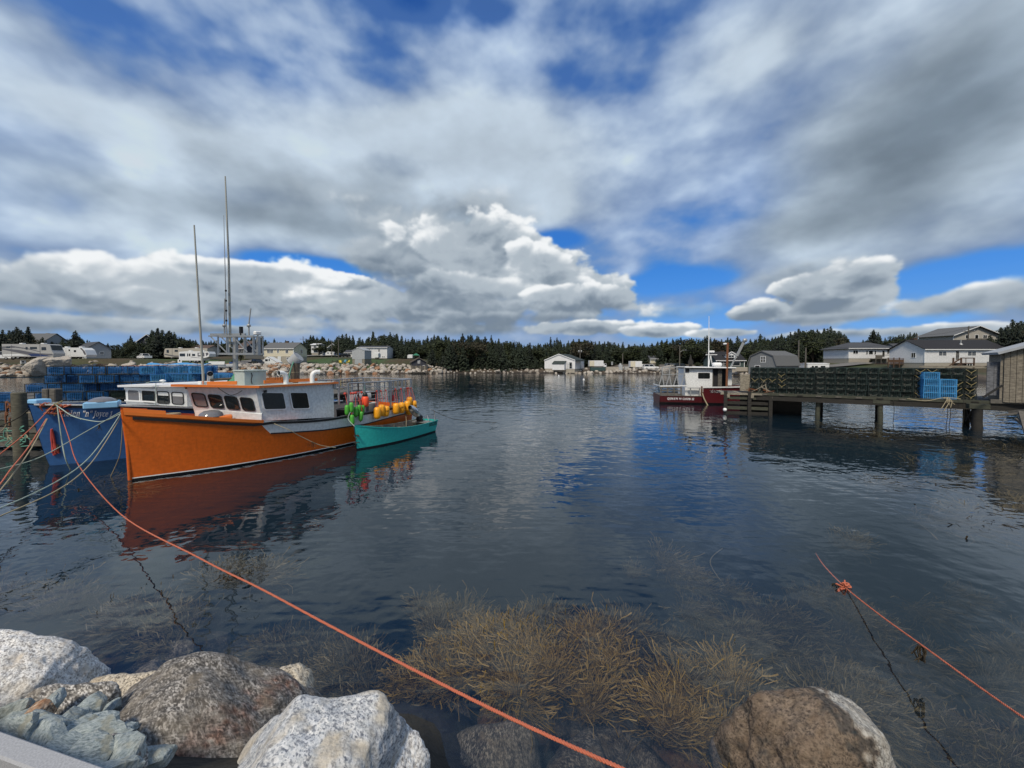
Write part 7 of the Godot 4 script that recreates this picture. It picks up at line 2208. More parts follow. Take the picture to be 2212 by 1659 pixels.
	for q in [[-22.4, 0, 0], [-21.2, 0, 1], [-22.6, 1, 0], [-21.4, 1, 1], [-20.9, 0, 2], [-23.8, 0, 3], [-23.9, 1, 3], [-25.2, 0, 4]]:
		put_trap(blue_t if int(q[2]) % 2 else roped, Vector3(q[0], floor_y + .02 + q[1] * .37, -16.1 - q[2] * .06), RR(-.1, .1), "blue wire trap, %s layer, %s column of the low pile behind the thick mooring post" % [LAYER[q[1]], NTH[q[2]]], "low pile of blue traps at the left edge")
	s = ST(); smooth(s)
	var rows := []
	for i in 9:
		var row := PackedVector3Array()
		for k in 5:
			var e: Vector3 = a0 + dir * (3.5 + i * .27) + back * (k * .3 - .25)
			row.append(Vector3(e.x, floor_y + 1.92 + .05 * sin(i * 1.3 + k) * (1 if k % 4 else 0) + .05 * sin(PI * k / 4.0), e.z))
		rows.append(row)
	sheet(s, rows)
	solo("tarpaulin", done(s), M.trap_blue_light, "bright blue tarpaulin spread over the right end of the blue trap stack", "tarpaulin")
	# rope heaps over the wharf front
	s = ST()
	for i in 14:
		var c := A(RR(5, 62), RR(930, 962), 14.3)
		tube(s, curve([c, c + Vector3(RR(-.3, .3), RR(-.2, .2), .02), c + Vector3(RR(-.4, .4), RR(-.25, .2), .03), c + Vector3(RR(-.5, .5), RR(-.2, .2), .0)], 5), .018, 5)
	solo("rope_tangle", done(s), M.rope_green, "tangle of sea-green rope hanging on the wharf front at the left", "rope")
	s = ST()
	for i in 8:
		var c := A(RR(8, 84), RR(885, 950), 14.3)
		tube(s, curve([c, c + Vector3(RR(-.2, .2), RR(-.3, .1), .02), c + Vector3(RR(-.3, .3), RR(-.5, .0), .03)], 5), .016, 5)
	solo("rope_tangle", done(s), M.rope_tan, "tan rope ends draped over the wharf planks at the left", "rope")
	s = ST()
	for i in 7:
		var c := A(RR(14, 24), RR(866, 905), 14.6)
		tube(s, curve([c, c + Vector3(RR(-.1, .1), RR(-.3, .1), .02), c + Vector3(RR(-.1, .1), RR(-.5, .0), .03)], 4), .03, 5)
	solo("rope_tangle", done(s), M.rust, "rust-coloured rope bundle left of the thick mooring post", "rope")
func right_wharf() -> void:
	rng.seed = 15
	var fy := 1.38
	var w := thing("wharf", "timber wharf on piles on the right with a long wall of green traps", "wharf")
	var a := Vector3(15.84, fy, -25.5)
	var b := Vector3(33.0, fy, -15.3)
	var dir := (b - a).normalized()
	var back := Vector3(dir.z, 0, -dir.x)
	var L := a.distance_to(b)
	var yaw := atan2(-dir.z, dir.x)
	for i in 62:
		var s := ST()
		var c := a + dir * (i * .31 + .15) + back * 2.3
		box(s, c + Vector3(0, -.04, 0), Vector3(.28, .07, 4.7 + .1 * (i % 3)), Basis(Vector3.UP, yaw)); part("plank", done(s), M["wood_grey"] if i % 4 else M.wood_dark, w)
	for k in 3:
		var s := ST(); bar(s, a + back * (.05 + k * 2.1) + Vector3(0, -.23, 0), b + back * (.05 + k * 2.1) + Vector3(0, -.27, 0), .25, .38); part("beam", done(s), M.wood_dark, w)
	var s := ST(); bar(s, a - back * .06 + Vector3(0, -.02, 0), a + dir * 11.0 - back * .06 + Vector3(0, -.02, 0), .12, .16); part("edge_timber", done(s), M.wood_green, w)
	s = ST(); bar(s, a + dir * 10.6 - back * .1 + Vector3(0, .04, 0), b - back * .1 + Vector3(0, .04, 0), .16, .2); part("edge_timber", done(s), M.wood_grey, w)
	for q in [[1767, 23.9, .12, 0], [1902, 22.3, .13, 1], [2113, 19.9, .19, 2]]:
		var p := A(q[0], 860, q[1])
		s = ST()
		var rad := PackedFloat32Array(); var pts := PackedVector3Array()
		for i in 9:
			pts.append(Vector3(p.x + RR(-.02, .02), -2.5 + i * .46, p.z)); rad.append(q[2] * (1.0 + (RR(0, .25) if i < 6 and q[3] == 2 else 0.0)))
		tube(s, pts, rad, 12); part("pile", done(s), M["wood_green"] if q[3] < 2 else M.wood_dark, w)
		s = ST(); box(s, Vector3(p.x, fy - .22, p.z), Vector3(.75, .26, .4), Basis(Vector3.UP, yaw), .02); part("pile_cap", done(s), M.wood_green, w)
		var pb := p + back * 2.6 + dir * .5
		s = ST(); tube(s, V3([Vector3(pb.x, -2.5, pb.z), Vector3(pb.x, fy - .3, pb.z)]), .14, 10); part("pile", done(s), M.wood_dark, w)
		s = ST(); bar(s, Vector3(p.x, .0, p.z) + back * .4, Vector3(pb.x, fy - .4, pb.z), .1); bar(s, Vector3(p.x, fy - .4, p.z) + back * .4, Vector3(pb.x, .0, pb.z), .1); part("brace", done(s), M.wood_dark, w)
	for q in [1.0, 13.5, 17.5]:
		for k in 2:
			var p = a + dir * q + back * (1.0 + 2.4 * k)
			s = ST(); tube(s, V3([Vector3(p.x, -2.5, p.z), Vector3(p.x, fy - .1, p.z)]), .17, 10); part("pile", done(s), M.wood_dark, w)
	s = ST(); box(s, a + dir * 1.2 + back * 3.2 + Vector3(0, -.95, 0), Vector3(3.6, 1.3, 2.0), Basis(Vector3.UP, yaw)); part("crib", done(s), M.wood_dark, w)
	# the head of the wharf: a lower crib of timbers beside the red boat
	var h := thing("timber_crib", "low timber crib at the head of the right wharf beside the red boat", "wharf", A(1612, 851, 25.7), yaw * .6)
	for i in 9:
		s = ST(); box(s, Vector3(-1.25 + i * .32, 0, -1.0), Vector3(.29, .08, 2.6)); part("plank", done(s), M["wood_pale"] if i % 3 == 0 else M.wood_grey, h)
	s = ST(); bar(s, Vector3(-1.6, .02, .34), Vector3(1.5, .02, .34), .13, .12); part("edge_timber", done(s), M.wood_pale, h)
	for k in 4:
		s = ST(); bar(s, Vector3(-1.35, -.25 - k * .34, .2), Vector3(1.4, -.25 - k * .34, .2), .16, .2); part("crib_timber", done(s), M["wood_dark"] if k % 2 else M.wood_green, h)
	for q in [-1.3, .1, 1.3]:
		s = ST(); box(s, Vector3(q, -1.1, .38), Vector3(.2, 2.6, .16)); part("post", done(s), M.wood_dark, h)
		s = ST(); box(s, Vector3(q + .15, -.12, .42), Vector3(.16, .22, .1)); part("bracket", done(s), M.wood_pale, h)
	s = ST(); lathe(s, [Vector2(.01, -.12), Vector2(.1, -.08), Vector2(.12, 0), Vector2(.1, .08), Vector2(.01, .12)], 10); solo("fender_buoy", done(s), M.pvc, "small white float against the crib at the wharf head", "fender", h.transform * Vector3(-1.35, -1.05, .5))
	s = ST(); box(s, Vector3(0, .65, 0), Vector3(.6, 1.15, .5), Basis.IDENTITY, .02); solo("plywood_box", done(s), M.wood_pale, "upright weathered plywood box at the left end of the trap wall", "box", h.transform * Vector3(.12, .05, -.9), yaw)
	s = ST()
	bar(s, Vector3(-.1, 0, 0), Vector3(.25, .95, -.1), .09, .05); bar(s, Vector3(.4, 0, .1), Vector3(.25, .95, -.1), .08, .05); bar(s, Vector3(-.5, .05, .1), Vector3(.35, .6, 0), .07, .04); bar(s, Vector3(.8, .02, .1), Vector3(.1, .4, .05), .06)
	solo("broken_boards", done(s), M.wood_pale, "heap of broken pale boards on the wharf head", "boards", h.transform * Vector3(.85, .06, -.25), yaw)
	s = ST()
	for i in 12:
		var c := Vector3(RR(-.6, .6), RR(0, .2), RR(-.3, .3))
		tube(s, curve([c, c + Vector3(RR(-.3, .3), RR(0, .2), RR(-.2, .2)), c + Vector3(RR(-.5, .5), RR(-.1, .2), RR(-.2, .3))], 4), .02, 5)
	solo("rope_tangle", done(s), M.rust, "brown rope heap among the broken boards on the wharf head", "rope", h.transform * Vector3(.8, .1, -.2), yaw)
	# the wall of traps: ends towards the water
	var m := trap_meshes(1.0, .46, .325, .075, .009)
	var green_t := make_trap(m, "trap_green", "trap_green", "net_dark", "")
	var plain_t := make_trap(m, "trap_dark", "trap_green", "net_green", "")
	var bridle_t := make_trap(m, "trap_green", "trap_dark", "net_dark", "rope_yellow")
	var pale_t := make_trap(m, "trap_green", "trap_dark", "net_pale", "")
	var n_col := 21
	for row in 2:
		for col in n_col:
			var rows_here := 5
			for layer in rows_here:
				if row == 1 and layer < 3: continue
				var yb := (col < 4 or col > 15) and not (layer == 4 and col < 3) and rng.randf() < .6
				var src: Node3D = bridle_t if yb and row == 0 else ([green_t, plain_t, pale_t][rng.randi() % 3] if col > 3 else green_t)
				var at := a + dir * (.25 + col * .492 + RR(-.02, .02)) + back * (.95 + row * 1.1 + RR(-.06, .06)) + Vector3.UP * (.01 + layer * .335 + (.0 if col < 7 else .03))
				put_trap(src, at, yaw - PI / 2 + RR(-.06, .06), "green trap%s, %s column from left, %s layer, %s row of the wall" % [" with yellow bridle" if src == bridle_t else "", NTH[col], LAYER[layer], ["front", "back"][row]], "green traps in the wall on the right wharf")
	var mb := trap_meshes(.8, .60, .36, .07, .012)
	var bt := make_trap(mb, "trap_blue_light", "trap_blue_light", "net_blue", "")
	for q in [[0, 0], [0, 1], [0, 2], [0, 3], [1, 0], [1, 1], [1, 2]]:
		var base: Vector3 = a + dir * (8.45 + q[0] * .66) + back * .32
		put_trap(bt, Vector3(base.x, fy + .02 + q[1] * .375, base.z), yaw - PI / 2 + RR(-.04, .04), "bright blue trap, %s layer of the %s short stack before the green wall" % [["bottom", "second", "third", "fourth, topmost"][q[1]], ["left", "right"][q[0]]], "bright blue traps before the green wall")
	s = ST(); bar(s, A(1985, 792, 22.0), A(2140, 792, 20.4), .05, .1); solo("long_board", done(s), M.wood_pale, "long pale board lying along the top of the trap wall's right end", "board")
	# ropes over the edge
	for q in [[1925, 868, 22.0], [2040, 866, 20.8], [2046, 868, 20.7], [2075, 866, 20.4]]:
		var p := A(q[0], q[1] - 8, q[2])
		s = ST(); tube(s, curve([p + Vector3(0, .0, -.1), p + Vector3(0, -.05, .12), p + Vector3(.05, -.8, .14), p + Vector3(.02, -1.6, .1)], 5), .014, 5)
		solo("rope", done(s), M.rope_dark, "thin dark rope hanging from the right wharf's edge, %s from the left" % NTH[[1925, 2040, 2046, 2075].find(q[0])], "rope")
	s = ST()
	tube(s, curve([A(1960, 861, 21), A(2000, 866, 20.8), A(2040, 859, 20.5), A(2075, 862, 20.3)], 6), .02, 5)
	for i in 7:
		var c := A(2045 + RR(-8, 16), 860, 20.4)
		tube(s, curve([c, c + Vector3(RR(-.2, .2), RR(-.2, .05), .1), c + Vector3(RR(-.3, .3), RR(-.7, -.1), .1)], 4), .018, 5)
	solo("rope_tangle", done(s), M.rope_tan, "tan rope knot hanging over the wharf edge below the blue traps", "rope")
	# shed at the right edge
	var sc := A(2166, 863, 19.7)
	var sh := thing("shed", "beige board-clad shed on the wharf at the right edge of the picture", "shed", Vector3(sc.x, fy, sc.z), -.72)
	s = ST(); plate(s, Vector3(0, 0, -3), Vector3.RIGHT, Vector3.UP, PackedVector2Array([Vector2(0.03, 0), Vector2(7, 0), Vector2(7, 2.6), Vector2(3.5, 3.9), Vector2(0.03, 2.55)]), 3.0); part("wall", done(s), M.wood_beige, sh)
	for i in 35:
		var x := .1 + i * .2
		var top := 2.5 + minf(x, 7 - x) * .37
		s = ST(); box(s, Vector3(x, top / 2 + .02, .012), Vector3(.18, top, .024 + .004 * (i % 3)), Basis.IDENTITY, .005); part("board", done(s), M.wood_beige, sh)
	s = ST(); bar(s, Vector3(-.25, 2.52, -1.35), Vector3(3.55, 4.0, -1.35), 3.3, .12); bar(s, Vector3(7.4, 2.5, -1.35), Vector3(3.5, 4.0, -1.35), 3.3, .12); part("roof", done(s), M.house_grey, sh)
	s = ST(); box(s, Vector3(-.05, 1.25, -.1), Vector3(.1, 2.5, .1)); part("corner_board", done(s), M.wood_beige, sh)
	var pn := thing("board_panel", "blue-grey board panel leaning left of the beige shed", "panel", A(2153, 853, 20.0), yaw)
	for i in 3:
		s = ST(); box(s, Vector3(-.25 + i * .25, .85, 0), Vector3(.24, 1.75, .04)); part("board", done(s), M.wood_blue_grey, pn)
	s = ST(); bar(s, A(2124, 858, 19.2), A(2166, 832, 19.0), .1, .06); solo("plank", done(s), M.wood_dark, "slanting dark plank leaning against the beige shed's corner", "plank")
	# driftwood and frames under the right end
	s = ST(); bar(s, A(2180, 890, 17.4), A(2240, 884, 16.6), .12); bar(s, A(2150, 898, 17.2), A(2230, 889, 16.6), .07); bar(s, A(2205, 890, 16.8), A(2225, 960, 15.6), .14); bar(s, A(2195, 905, 16.8), A(2235, 935, 15.8), .1)
	solo("timber_brace", done(s), M.wood_grey, "grey loose timbers below the wharf at the right edge", "timber")

# ---------- ropes ----------
func rope(label: String, pts: Array, r: float, m: String, twist := false) -> void:
	var p := curve(pts, 8)
	var mesh: ArrayMesh
	if twist: mesh = rope_mesh(resample(p, r * 1.6), r)
	else:
		var s := ST(); tube(s, p, r, 6); mesh = done(s)
	solo("rope", mesh, M[m], label, "rope")
func ropes() -> void:
	rope("long orange mooring rope from the blue bow across the foreground to the bottom edge", [A(124, 872, 12.75), A(147, 940, 11.7), A(170, 1005, 10.69), A(260, 1110, 8.02), A(430, 1205, 5.43), A(560, 1270, 4.36), A(700, 1345, 3.59), A(900, 1450, 2.88), A(1100, 1550, 2.44), A(1340, 1659, 2.0), A(1500, 1725, 1.8)], .0125, "rope_orange", true)
	rope("upper orange rope from the blue bow out of the picture at the left", [A(111, 880, 12.5), A(60, 932, 11.2), A(0, 981, 10.0), A(-60, 1025, 9)], .018, "rope_orange", true)
	rope("lower orange rope of the pair running from the blue bow to the left edge", [A(100, 905, 12.4), A(62, 965, 10.4), A(24, 1013, 9.0), A(0, 1046, 8.2), A(-50, 1105, 7)], .016, "rope_orange")
	rope("tan-orange rope beside the lower orange one at the left edge", [A(102, 905, 12.4), A(68, 968, 10.4), A(30, 1022, 9.0), A(0, 1060, 8.2), A(-50, 1125, 7)], .015, "rope_tan")
	rope("pale line from the orange bow falling gently to the left edge", [A(262, 889, 11.2), A(190, 930, 10.8), A(88, 987, 10.2), A(0, 1013, 9.6), A(-60, 1025, 9)], .0125, "rope_pale")
	rope("upper of two pale green mooring lines from the orange bow", [A(262, 892, 11.2), A(225, 948, 9.9), A(181, 1000, 8.8), A(112, 1046, 7.9), A(0, 1098, 6.9), A(-60, 1120, 6.4)], .0145, "rope_pale", true)
	rope("lower of two pale green mooring lines from the orange bow", [A(263, 896, 11.2), A(228, 955, 9.8), A(187, 1011, 8.6), A(122, 1060, 7.6), A(0, 1115, 6.6), A(-60, 1138, 6.0)], .012, "rope_tan")
	rope("pale blue line sagging between the blue and the orange bows", [A(116, 871, 12.7), A(134, 884, 12.5), A(160, 900, 12.2), A(204, 910, 11.8), A(230, 908, 11.5), A(262, 893, 11.2)], .015, "rope_pale")
	rope("pale line hanging from the blue bow straight down into the water", [A(124, 878, 12.55), A(132, 941, 12.3), A(141, 989, 12.1), G(155, 1020, -.1)], .016, "rope_pale")
	rope("thin tan line hanging beside the orange stem into the water", [A(265, 915, 11.25), A(262, 960, 11.3), A(257, 989, 11.4), G(238, 1032, -.05)], .011, "rope_tan")
	rope("thin weedy line drooping along the orange hull's side", [orange.transform * OH.at(3.2, 1.33, -1, .06), A(625, 929, 13.35), A(650, 943, 13.7), A(690, 961, 14.2), A(725, 967, 14.6)], .012, "rope_tan")
	rope("brown line from behind the wharf post to the blue bow", [A(66, 880, 13.2), A(40, 902, 13.3), A(0, 920, 13.2), A(-40, 930, 13)], .018, "rope_dark")
	rope("orange rope running to the lower right corner, knotted at the water", [G(1762, 1195, -.35), A(1780, 1222, 6.6), A(1825, 1268, 5.86), A(1900, 1328, 4.9), A(2000, 1400, 4.07), A(2110, 1480, 3.5), A(2212, 1551, 3.05), A(2420, 1690, 2.5)], .011, "rope_orange", true)
	rope("sunken pale line under the water left of the knotted rope", [G(1560, 1185, -.55), G(1537, 1205, -.5), G(1540, 1230, -.5), G(1590, 1298, -.6)], .011, "rope_tan")
	var s := ST()
	rng.seed = 31
	for i in 9:
		var c := A(1818 + RR(-8, 10), 1264 + RR(-6, 8), 5.87)
		tube(s, curve([c, c + Vector3(RR(-.06, .06), RR(-.04, .04), RR(-.03, .05)), c + Vector3(RR(-.07, .07), RR(-.05, .04), RR(-.03, .05)), c + Vector3(RR(-.05, .05), RR(-.05, .05), 0)], 4), .012, 5)
	solo("rope_knot", done(s), M.rope_orange, "bulky knot in the orange rope at the water's surface", "rope")
	var weed := func(label: String, at: Vector3, n: int, len_: float, wide: float) -> void:
		var t := ST()
		for i in n:
			var c := at + Vector3(RR(-wide, wide), 0, RR(-wide, wide) * .4)
			tube(t, curve([c, c + Vector3(RR(-.03, .03), -len_ * RR(.3, .5), RR(-.03, .03)), c + Vector3(RR(-.06, .06), -len_ * RR(.6, 1.0), RR(-.05, .05))], 4), .007, 4)
		solo("hanging_weed", done(t), M.weed_dark, label, "seaweed")
	weed.call("dark weed wrapped round the knot of the right rope", A(1810, 1262, 5.9), 16, .14, .1)
	weed.call("dark weed hanging from the middle of the right rope", A(1990, 1394, 4.13), 12, .2, .03)
	weed.call("small dark weed tuft on the pale line before the blue hull", A(124, 960, 10.5), 8, .25, .04)
	weed.call("dark weed tuft on the pale line near the orange bow", A(212, 915, 11.0), 6, .22, .03)
	weed.call("brown weed tuft hanging on the lower pale mooring line", A(126, 1057, 7.7), 7, .14, .05)
	weed.call("weed hanging from the thin line along the orange hull", A(672, 955, 14.0), 8, .22, .12)
	weed.call("weed on the skiff's stern line where it meets the water", A(1060, 912, 20.8), 6, .15, .25)
	weed.call("weed clinging to the long orange rope over the reflections", A(500, 1238, 4.85), 10, .10, .12)

# ---------- foreground ----------
func block(n: String, label: String, px: float, y: float, d: float, size: Vector3, m: String, seed_: int, rot: Vector3, planes: Array, sharp := 9.0, rough := .035, sub := 5, paint = null, group := "", smooth_it := true) -> MeshInstance3D:
	var o := solo(n, stone(seed_, size, planes, sharp, rough, sub, paint, smooth_it), M[m], label, "boulder" if n == "boulder" else "stone", A(px, y, d), 0.0, group)
	o.rotation = rot
	return o
func N(x: float, y: float, z: float) -> Vector3: return Vector3(x, y, z).normalized()
func foreground() -> void:
	var n := noise(401, 2.2, 4)
	var wet := func(level: float) -> Callable:
		return func(q: Vector3) -> Color:
			var k := smoothstep(-.08, .1, q.y - level + n.get_noise_3dv(q * 2.0) * .2)
			return Color(.16, .13, .10).lerp(Color.WHITE, k)
	# x right, y up, z towards us; planes are (normal, distance in half sizes)
	block("boulder", "very pale coarse granite boulder at the left edge", -20, 1490, 3.7, Vector3(.74, .50, .55), "rock_pale", 411, Vector3(.1, .25, -.12), [[N(.35, .9, .1), .72], [N(1, .25, .1), .78], [N(.6, .3, .9), .85], [N(-.3, .95, .2), .8], [N(.2, .4, -1), .8], [N(.1, -.2, 1), .75]], 9.0, .03)
	var rusty := func(q: Vector3) -> Color:
		var a: float = q.x * .80 - q.y * .2 + q.z * .25
		var b: float = n.get_noise_3dv(q * 2.4) * .16
		var band := smoothstep(.13, .0, absf(a - .33 + b)) * smoothstep(-.35, .15, q.y + n.get_noise_3dv(q * 5.0) * .2)
		return Color(.70, .69, .68).lerp(Color(.46, .22, .15), clampf(band * (.55 + n.get_noise_3dv(q * 9.0)), 0, .9))
	block("boulder", "big rounded dark-grey speckled boulder with a rusty streak", 368, 1735, 2.72, Vector3(1.22, 1.12, .85), "rock_dark", 412, Vector3(.0, .1, .0), [[N(-.72, .70, .1), .66], [N(-.25, .95, .1), .86], [N(.55, .8, .0), .80], [N(.95, .2, .1), .72], [N(.2, .35, .9), .80], [N(-.6, .1, .8), .78], [N(.1, .5, -.9), .8]], 8.0, .018, 5, rusty)
	block("boulder", "angular blue-grey boulder with yellowish patches at the bottom, front and centre", 650, 1715, 2.18, Vector3(.56, .53, .46), "rock_blue", 413, Vector3(.05, -.1, -.05), [[N(-.78, .62, .15), .62], [N(.05, .98, -.12), .78], [N(.3, .93, .2), .80], [N(.97, .12, .05), .80], [N(.3, .3, .9), .78], [N(-.3, .35, .9), .74], [N(-.2, .3, -.9), .8]], 14.0, .022, 5, func(q): return Color(.84, .85, .87) * (1.0 + n.get_noise_3dv(q * 3.0) * .25))
	block("boulder", "small light tan boulder wedged between the dark and the blue-grey ones", 620, 1512, 3.15, Vector3(.19, .17, .22), "rock_pale", 414, Vector3(0, .4, -.2), [[N(.6, .7, .2), .8], [N(-.3, .9, .2), .85]], 7.0, .03, 4, func(_q): return Color(.74, .66, .53))
	block("boulder", "pale boulder low at the bottom right of the blue-grey one", 855, 1685, 2.42, Vector3(.17, .19, .2), "rock_pale", 415, Vector3(0, -.3, -.35), [[N(.5, .8, .1), .75], [N(.9, .3, .2), .8]], 8.0, .03)
	block("boulder", "tan boulder with rusty lower half between the pale and the dark boulders", 240, 1528, 3.45, Vector3(.30, .20, .22), "rock_pale", 416, Vector3(.2, .1, .02), [[N(0, 1, .1), .7], [N(.1, .4, .9), .7]], 9.0, .03, 4, func(q): return Color(.72, .64, .52).lerp(Color(.50, .32, .18), smoothstep(.08, -.12, q.y + n.get_noise_3dv(q * 4.0) * .15)))
	block("boulder", "grey flat boulder with yellow vein above the slate chips", 120, 1566, 2.6, Vector3(.26, .12, .2), "rock_dark", 417, Vector3(.25, .2, -.1), [[N(.1, .95, .3), .7], [N(.5, .4, .8), .75]], 12.0, .03, 4)
	block("boulder", "brown-stained boulder standing out of the water at the lower right", 1782, 1640, 3.1, Vector3(.71, .66, .52), "rock_pale", 418, Vector3(.0, .15, -.06), [[N(-.96, .25, .1), .74], [N(-.45, .9, .05), .76], [N(.35, .93, .05), .72], [N(.80, .58, .1), .74], [N(.95, .1, .2), .82], [N(-.25, .35, .9), .66], [N(.6, .3, .75), .72], [N(.1, .5, -.86), .7]], 11.0, .03, 5,
		func(q): 
			var a: float = q.x + q.y * .3 + n.get_noise_3dv(q * 3.0) * .2
			var c := Color(.23, .175, .13).lerp(Color(.50, .49, .46), smoothstep(.14, .24, a)) * (1.0 + n.get_noise_3dv(q * 8.0) * .5)
			c = c.lerp(Color(.07, .065, .06), smoothstep(.10, .02, absf(a - .10)) * .9 + clampf(n.get_noise_3dv(q * 4.0 + Vector3(5, 0, 0)) * 2.2 - .15 - q.y * 1.4, 0, .85) * smoothstep(.2, .05, a))
			return c)
	block("boulder", "dark speckled boulder cut by the bottom edge, left of the big rusty-streaked one", 212, 1718, 1.95, Vector3(.20, .16, .2), "rock_dark", 419, Vector3(.1, .5, .1), [], 9.0, .03, 4)
	# slate chips
	rng.seed = 61
	var i := 0
	for q in [[20, 1545, 2.35, .20], [62, 1556, 2.3, .2], [108, 1572, 2.25, .24], [150, 1556, 2.4, .2], [180, 1545, 2.5, .2], [205, 1572, 2.35, .22], [60, 1590, 2.15, .22], [105, 1602, 2.1, .22], [155, 1598, 2.2, .2], [190, 1608, 2.15, .26], [160, 1630, 2.0, .2], [205, 1640, 2.0, .22], [235, 1590, 2.35, .2], [20, 1585, 2.1, .18], [240, 1640, 2.05, .18], [130, 1625, 2.0, .18], [175, 1660, 1.9, .2], [225, 1540, 2.7, .2], [245, 1668, 1.95, .24], [285, 1655, 2.05, .26], [205, 1690, 1.85, .24], [262, 1620, 2.2, .22], [40, 1565, 2.3, .24], [130, 1585, 2.25, .26], [84, 1548, 2.45, .22]]:
		var brown: bool = i in [1]
		var o := block("slate_chip", ["blue-green slate chip in the heap below the pale granite boulder", "rust-brown stone among the blue slate chips"][1 if brown else 0], q[0], q[1] + 2, q[2], Vector3(q[3], q[3] * RR(.35, .6), q[3] * RR(.6, .9)) * .62, "rock_brown" if brown else "slate", 430 + i, Vector3(RR(.1, .7), RR(0, TAU), RR(-.5, .5)), [], 40.0, .008, 3, null, "slate chips by the kerb beam", false)
		i += 1
	# the ground and the beam in the corner
	var dir := (Vector3(-1.77, 0, -1.64) - Vector3(-2.38, 0, -1.79)).normalized()
	var b := Basis(dir, Vector3.UP, dir.cross(Vector3.UP))
	var c := A(100, 1672, 1.66)
	var s := ST(); box(s, Vector3.ZERO, Vector3(5.0, .13, .085), Basis.IDENTITY, .008)
	var bm := solo("kerb_beam", done(s), M.concrete, "grey weathered beam edging the gravel in the lower left corner", "beam", c + dir * .2)
	bm.basis = b
	bm.material_override = grain(mat("beam_grey", .40, .41, .43, .8), T.fine, 2.0, .4)
	s = ST()
	smooth(s)
	var rows := []
	var gn := noise(77, 6.0, 4)
	for k in 40:
		var row := PackedVector3Array()
		for j in 60:
			var p := c + dir * (j * .09 - 3.6) + b.z * (-.05 + k * .06) + Vector3.UP * -.075
			p.y += gn.get_noise_2d(p.x * 3.0, p.z * 3.0) * .018
			row.append(p)
		rows.append(row)
	sheet(s, rows)
	struct("gravel_ground", done(s), M.gravel)
	# stones under water
	rng.seed = 62
	i = 0
	for q in [[915, 1535, .5, .32], [935, 1572, .45, .20], [980, 1548, .5, .25], [990, 1625, .25, .20], [1095, 1545, .55, .55], [1188, 1530, .45, .26], [1310, 1560, .55, .75], [1090, 1640, .35, .50], [1455, 1580, .6, .65], [1240, 1650, .45, .35], [1400, 1655, .55, .5], [1520, 1640, .6, .5], [1000, 1500, .8, .4], [860, 1480, .7, .35], [1600, 1560, .8, .5], [1980, 1640, .7, .6], [2120, 1620, .8, .7], [560, 1395, .8, .5], [420, 1390, .55, .55], [330, 1430, .35, .4], [250, 1420, .55, .35], [310, 1465, .2, .35], [120, 1390, .6, .5], [480, 1350, 1.0, .5]]:
		var p := G(q[0], q[1], -q[2])
		var o := solo("sunken_boulder", stone(460 + i, Vector3(q[3], q[3] * .7, q[3] * .85), [], 9.0, .04, 4, func(v): return Color(.44, .40, .34) * (1.0 + n.get_noise_3dv(v * 4.0) * .5)), M["rock_dark"] if i % 4 else M.rock_brown, "dark weed-stained boulder lying under the water near the bank", "boulder", p + Vector3(0, -q[3] * .35, 0), RR(0, TAU), "boulders under the water by the bank")
		o.rotation = Vector3(RR(-.3, .3), RR(0, TAU), RR(-.3, .3))
		i += 1

# ---------- rockweed ----------
func weed_clump(seed_: int, n: int, len_: float, lie: float) -> ArrayMesh:   # strands that rise from one holdfast and trail with the current along +x
	var r := RandomNumberGenerator.new()
	r.seed = seed_
	var s := ST()
	flat(s)
	for i in n:
		var a := r.randfn() * .8
		var l := len_ * r.randf_range(.45, 1.1)
		var p := Vector3(r.randfn() * .05, r.randf() * .03, r.randfn() * .07)
		var d := Vector3(cos(a) * lie, 1.0 - lie * .8, sin(a) * lie).normalized()
		var w := r.randf_range(.0024, .0048)
		var tone := r.randf_range(.45, 1.0)
		var m := 5
		for k in m:
			var t := float(k + 1) / m
			d = (d + Vector3(r.randfn() * .22 + .12, r.randfn() * .10 - .05 * t, r.randfn() * .22)).normalized()
			var q := p + d * l / m
			if q.y > .22: q.y = .22 + r.randf() * .01
			var sd := d.cross(Vector3(r.randfn(), 1.5, r.randfn())).normalized() * w * (1.0 if k < m - 1 else 1.6)
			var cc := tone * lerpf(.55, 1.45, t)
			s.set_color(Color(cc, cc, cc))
			for v in [p - sd, p + sd, q + sd, p - sd, q + sd, q - sd]: s.add_vertex(v)
			if k >= 2 and r.randf() < .8:   # side shoots with swollen tips
				var e := q + (d + Vector3(r.randfn(), r.randfn() * .4, r.randfn()) * .8).normalized() * l * .16
				for v in [q - sd, q + sd, e + sd * 1.4, q - sd, e + sd * 1.4, e - sd * 1.4]: s.add_vertex(v)
			p = q
	return done(s)
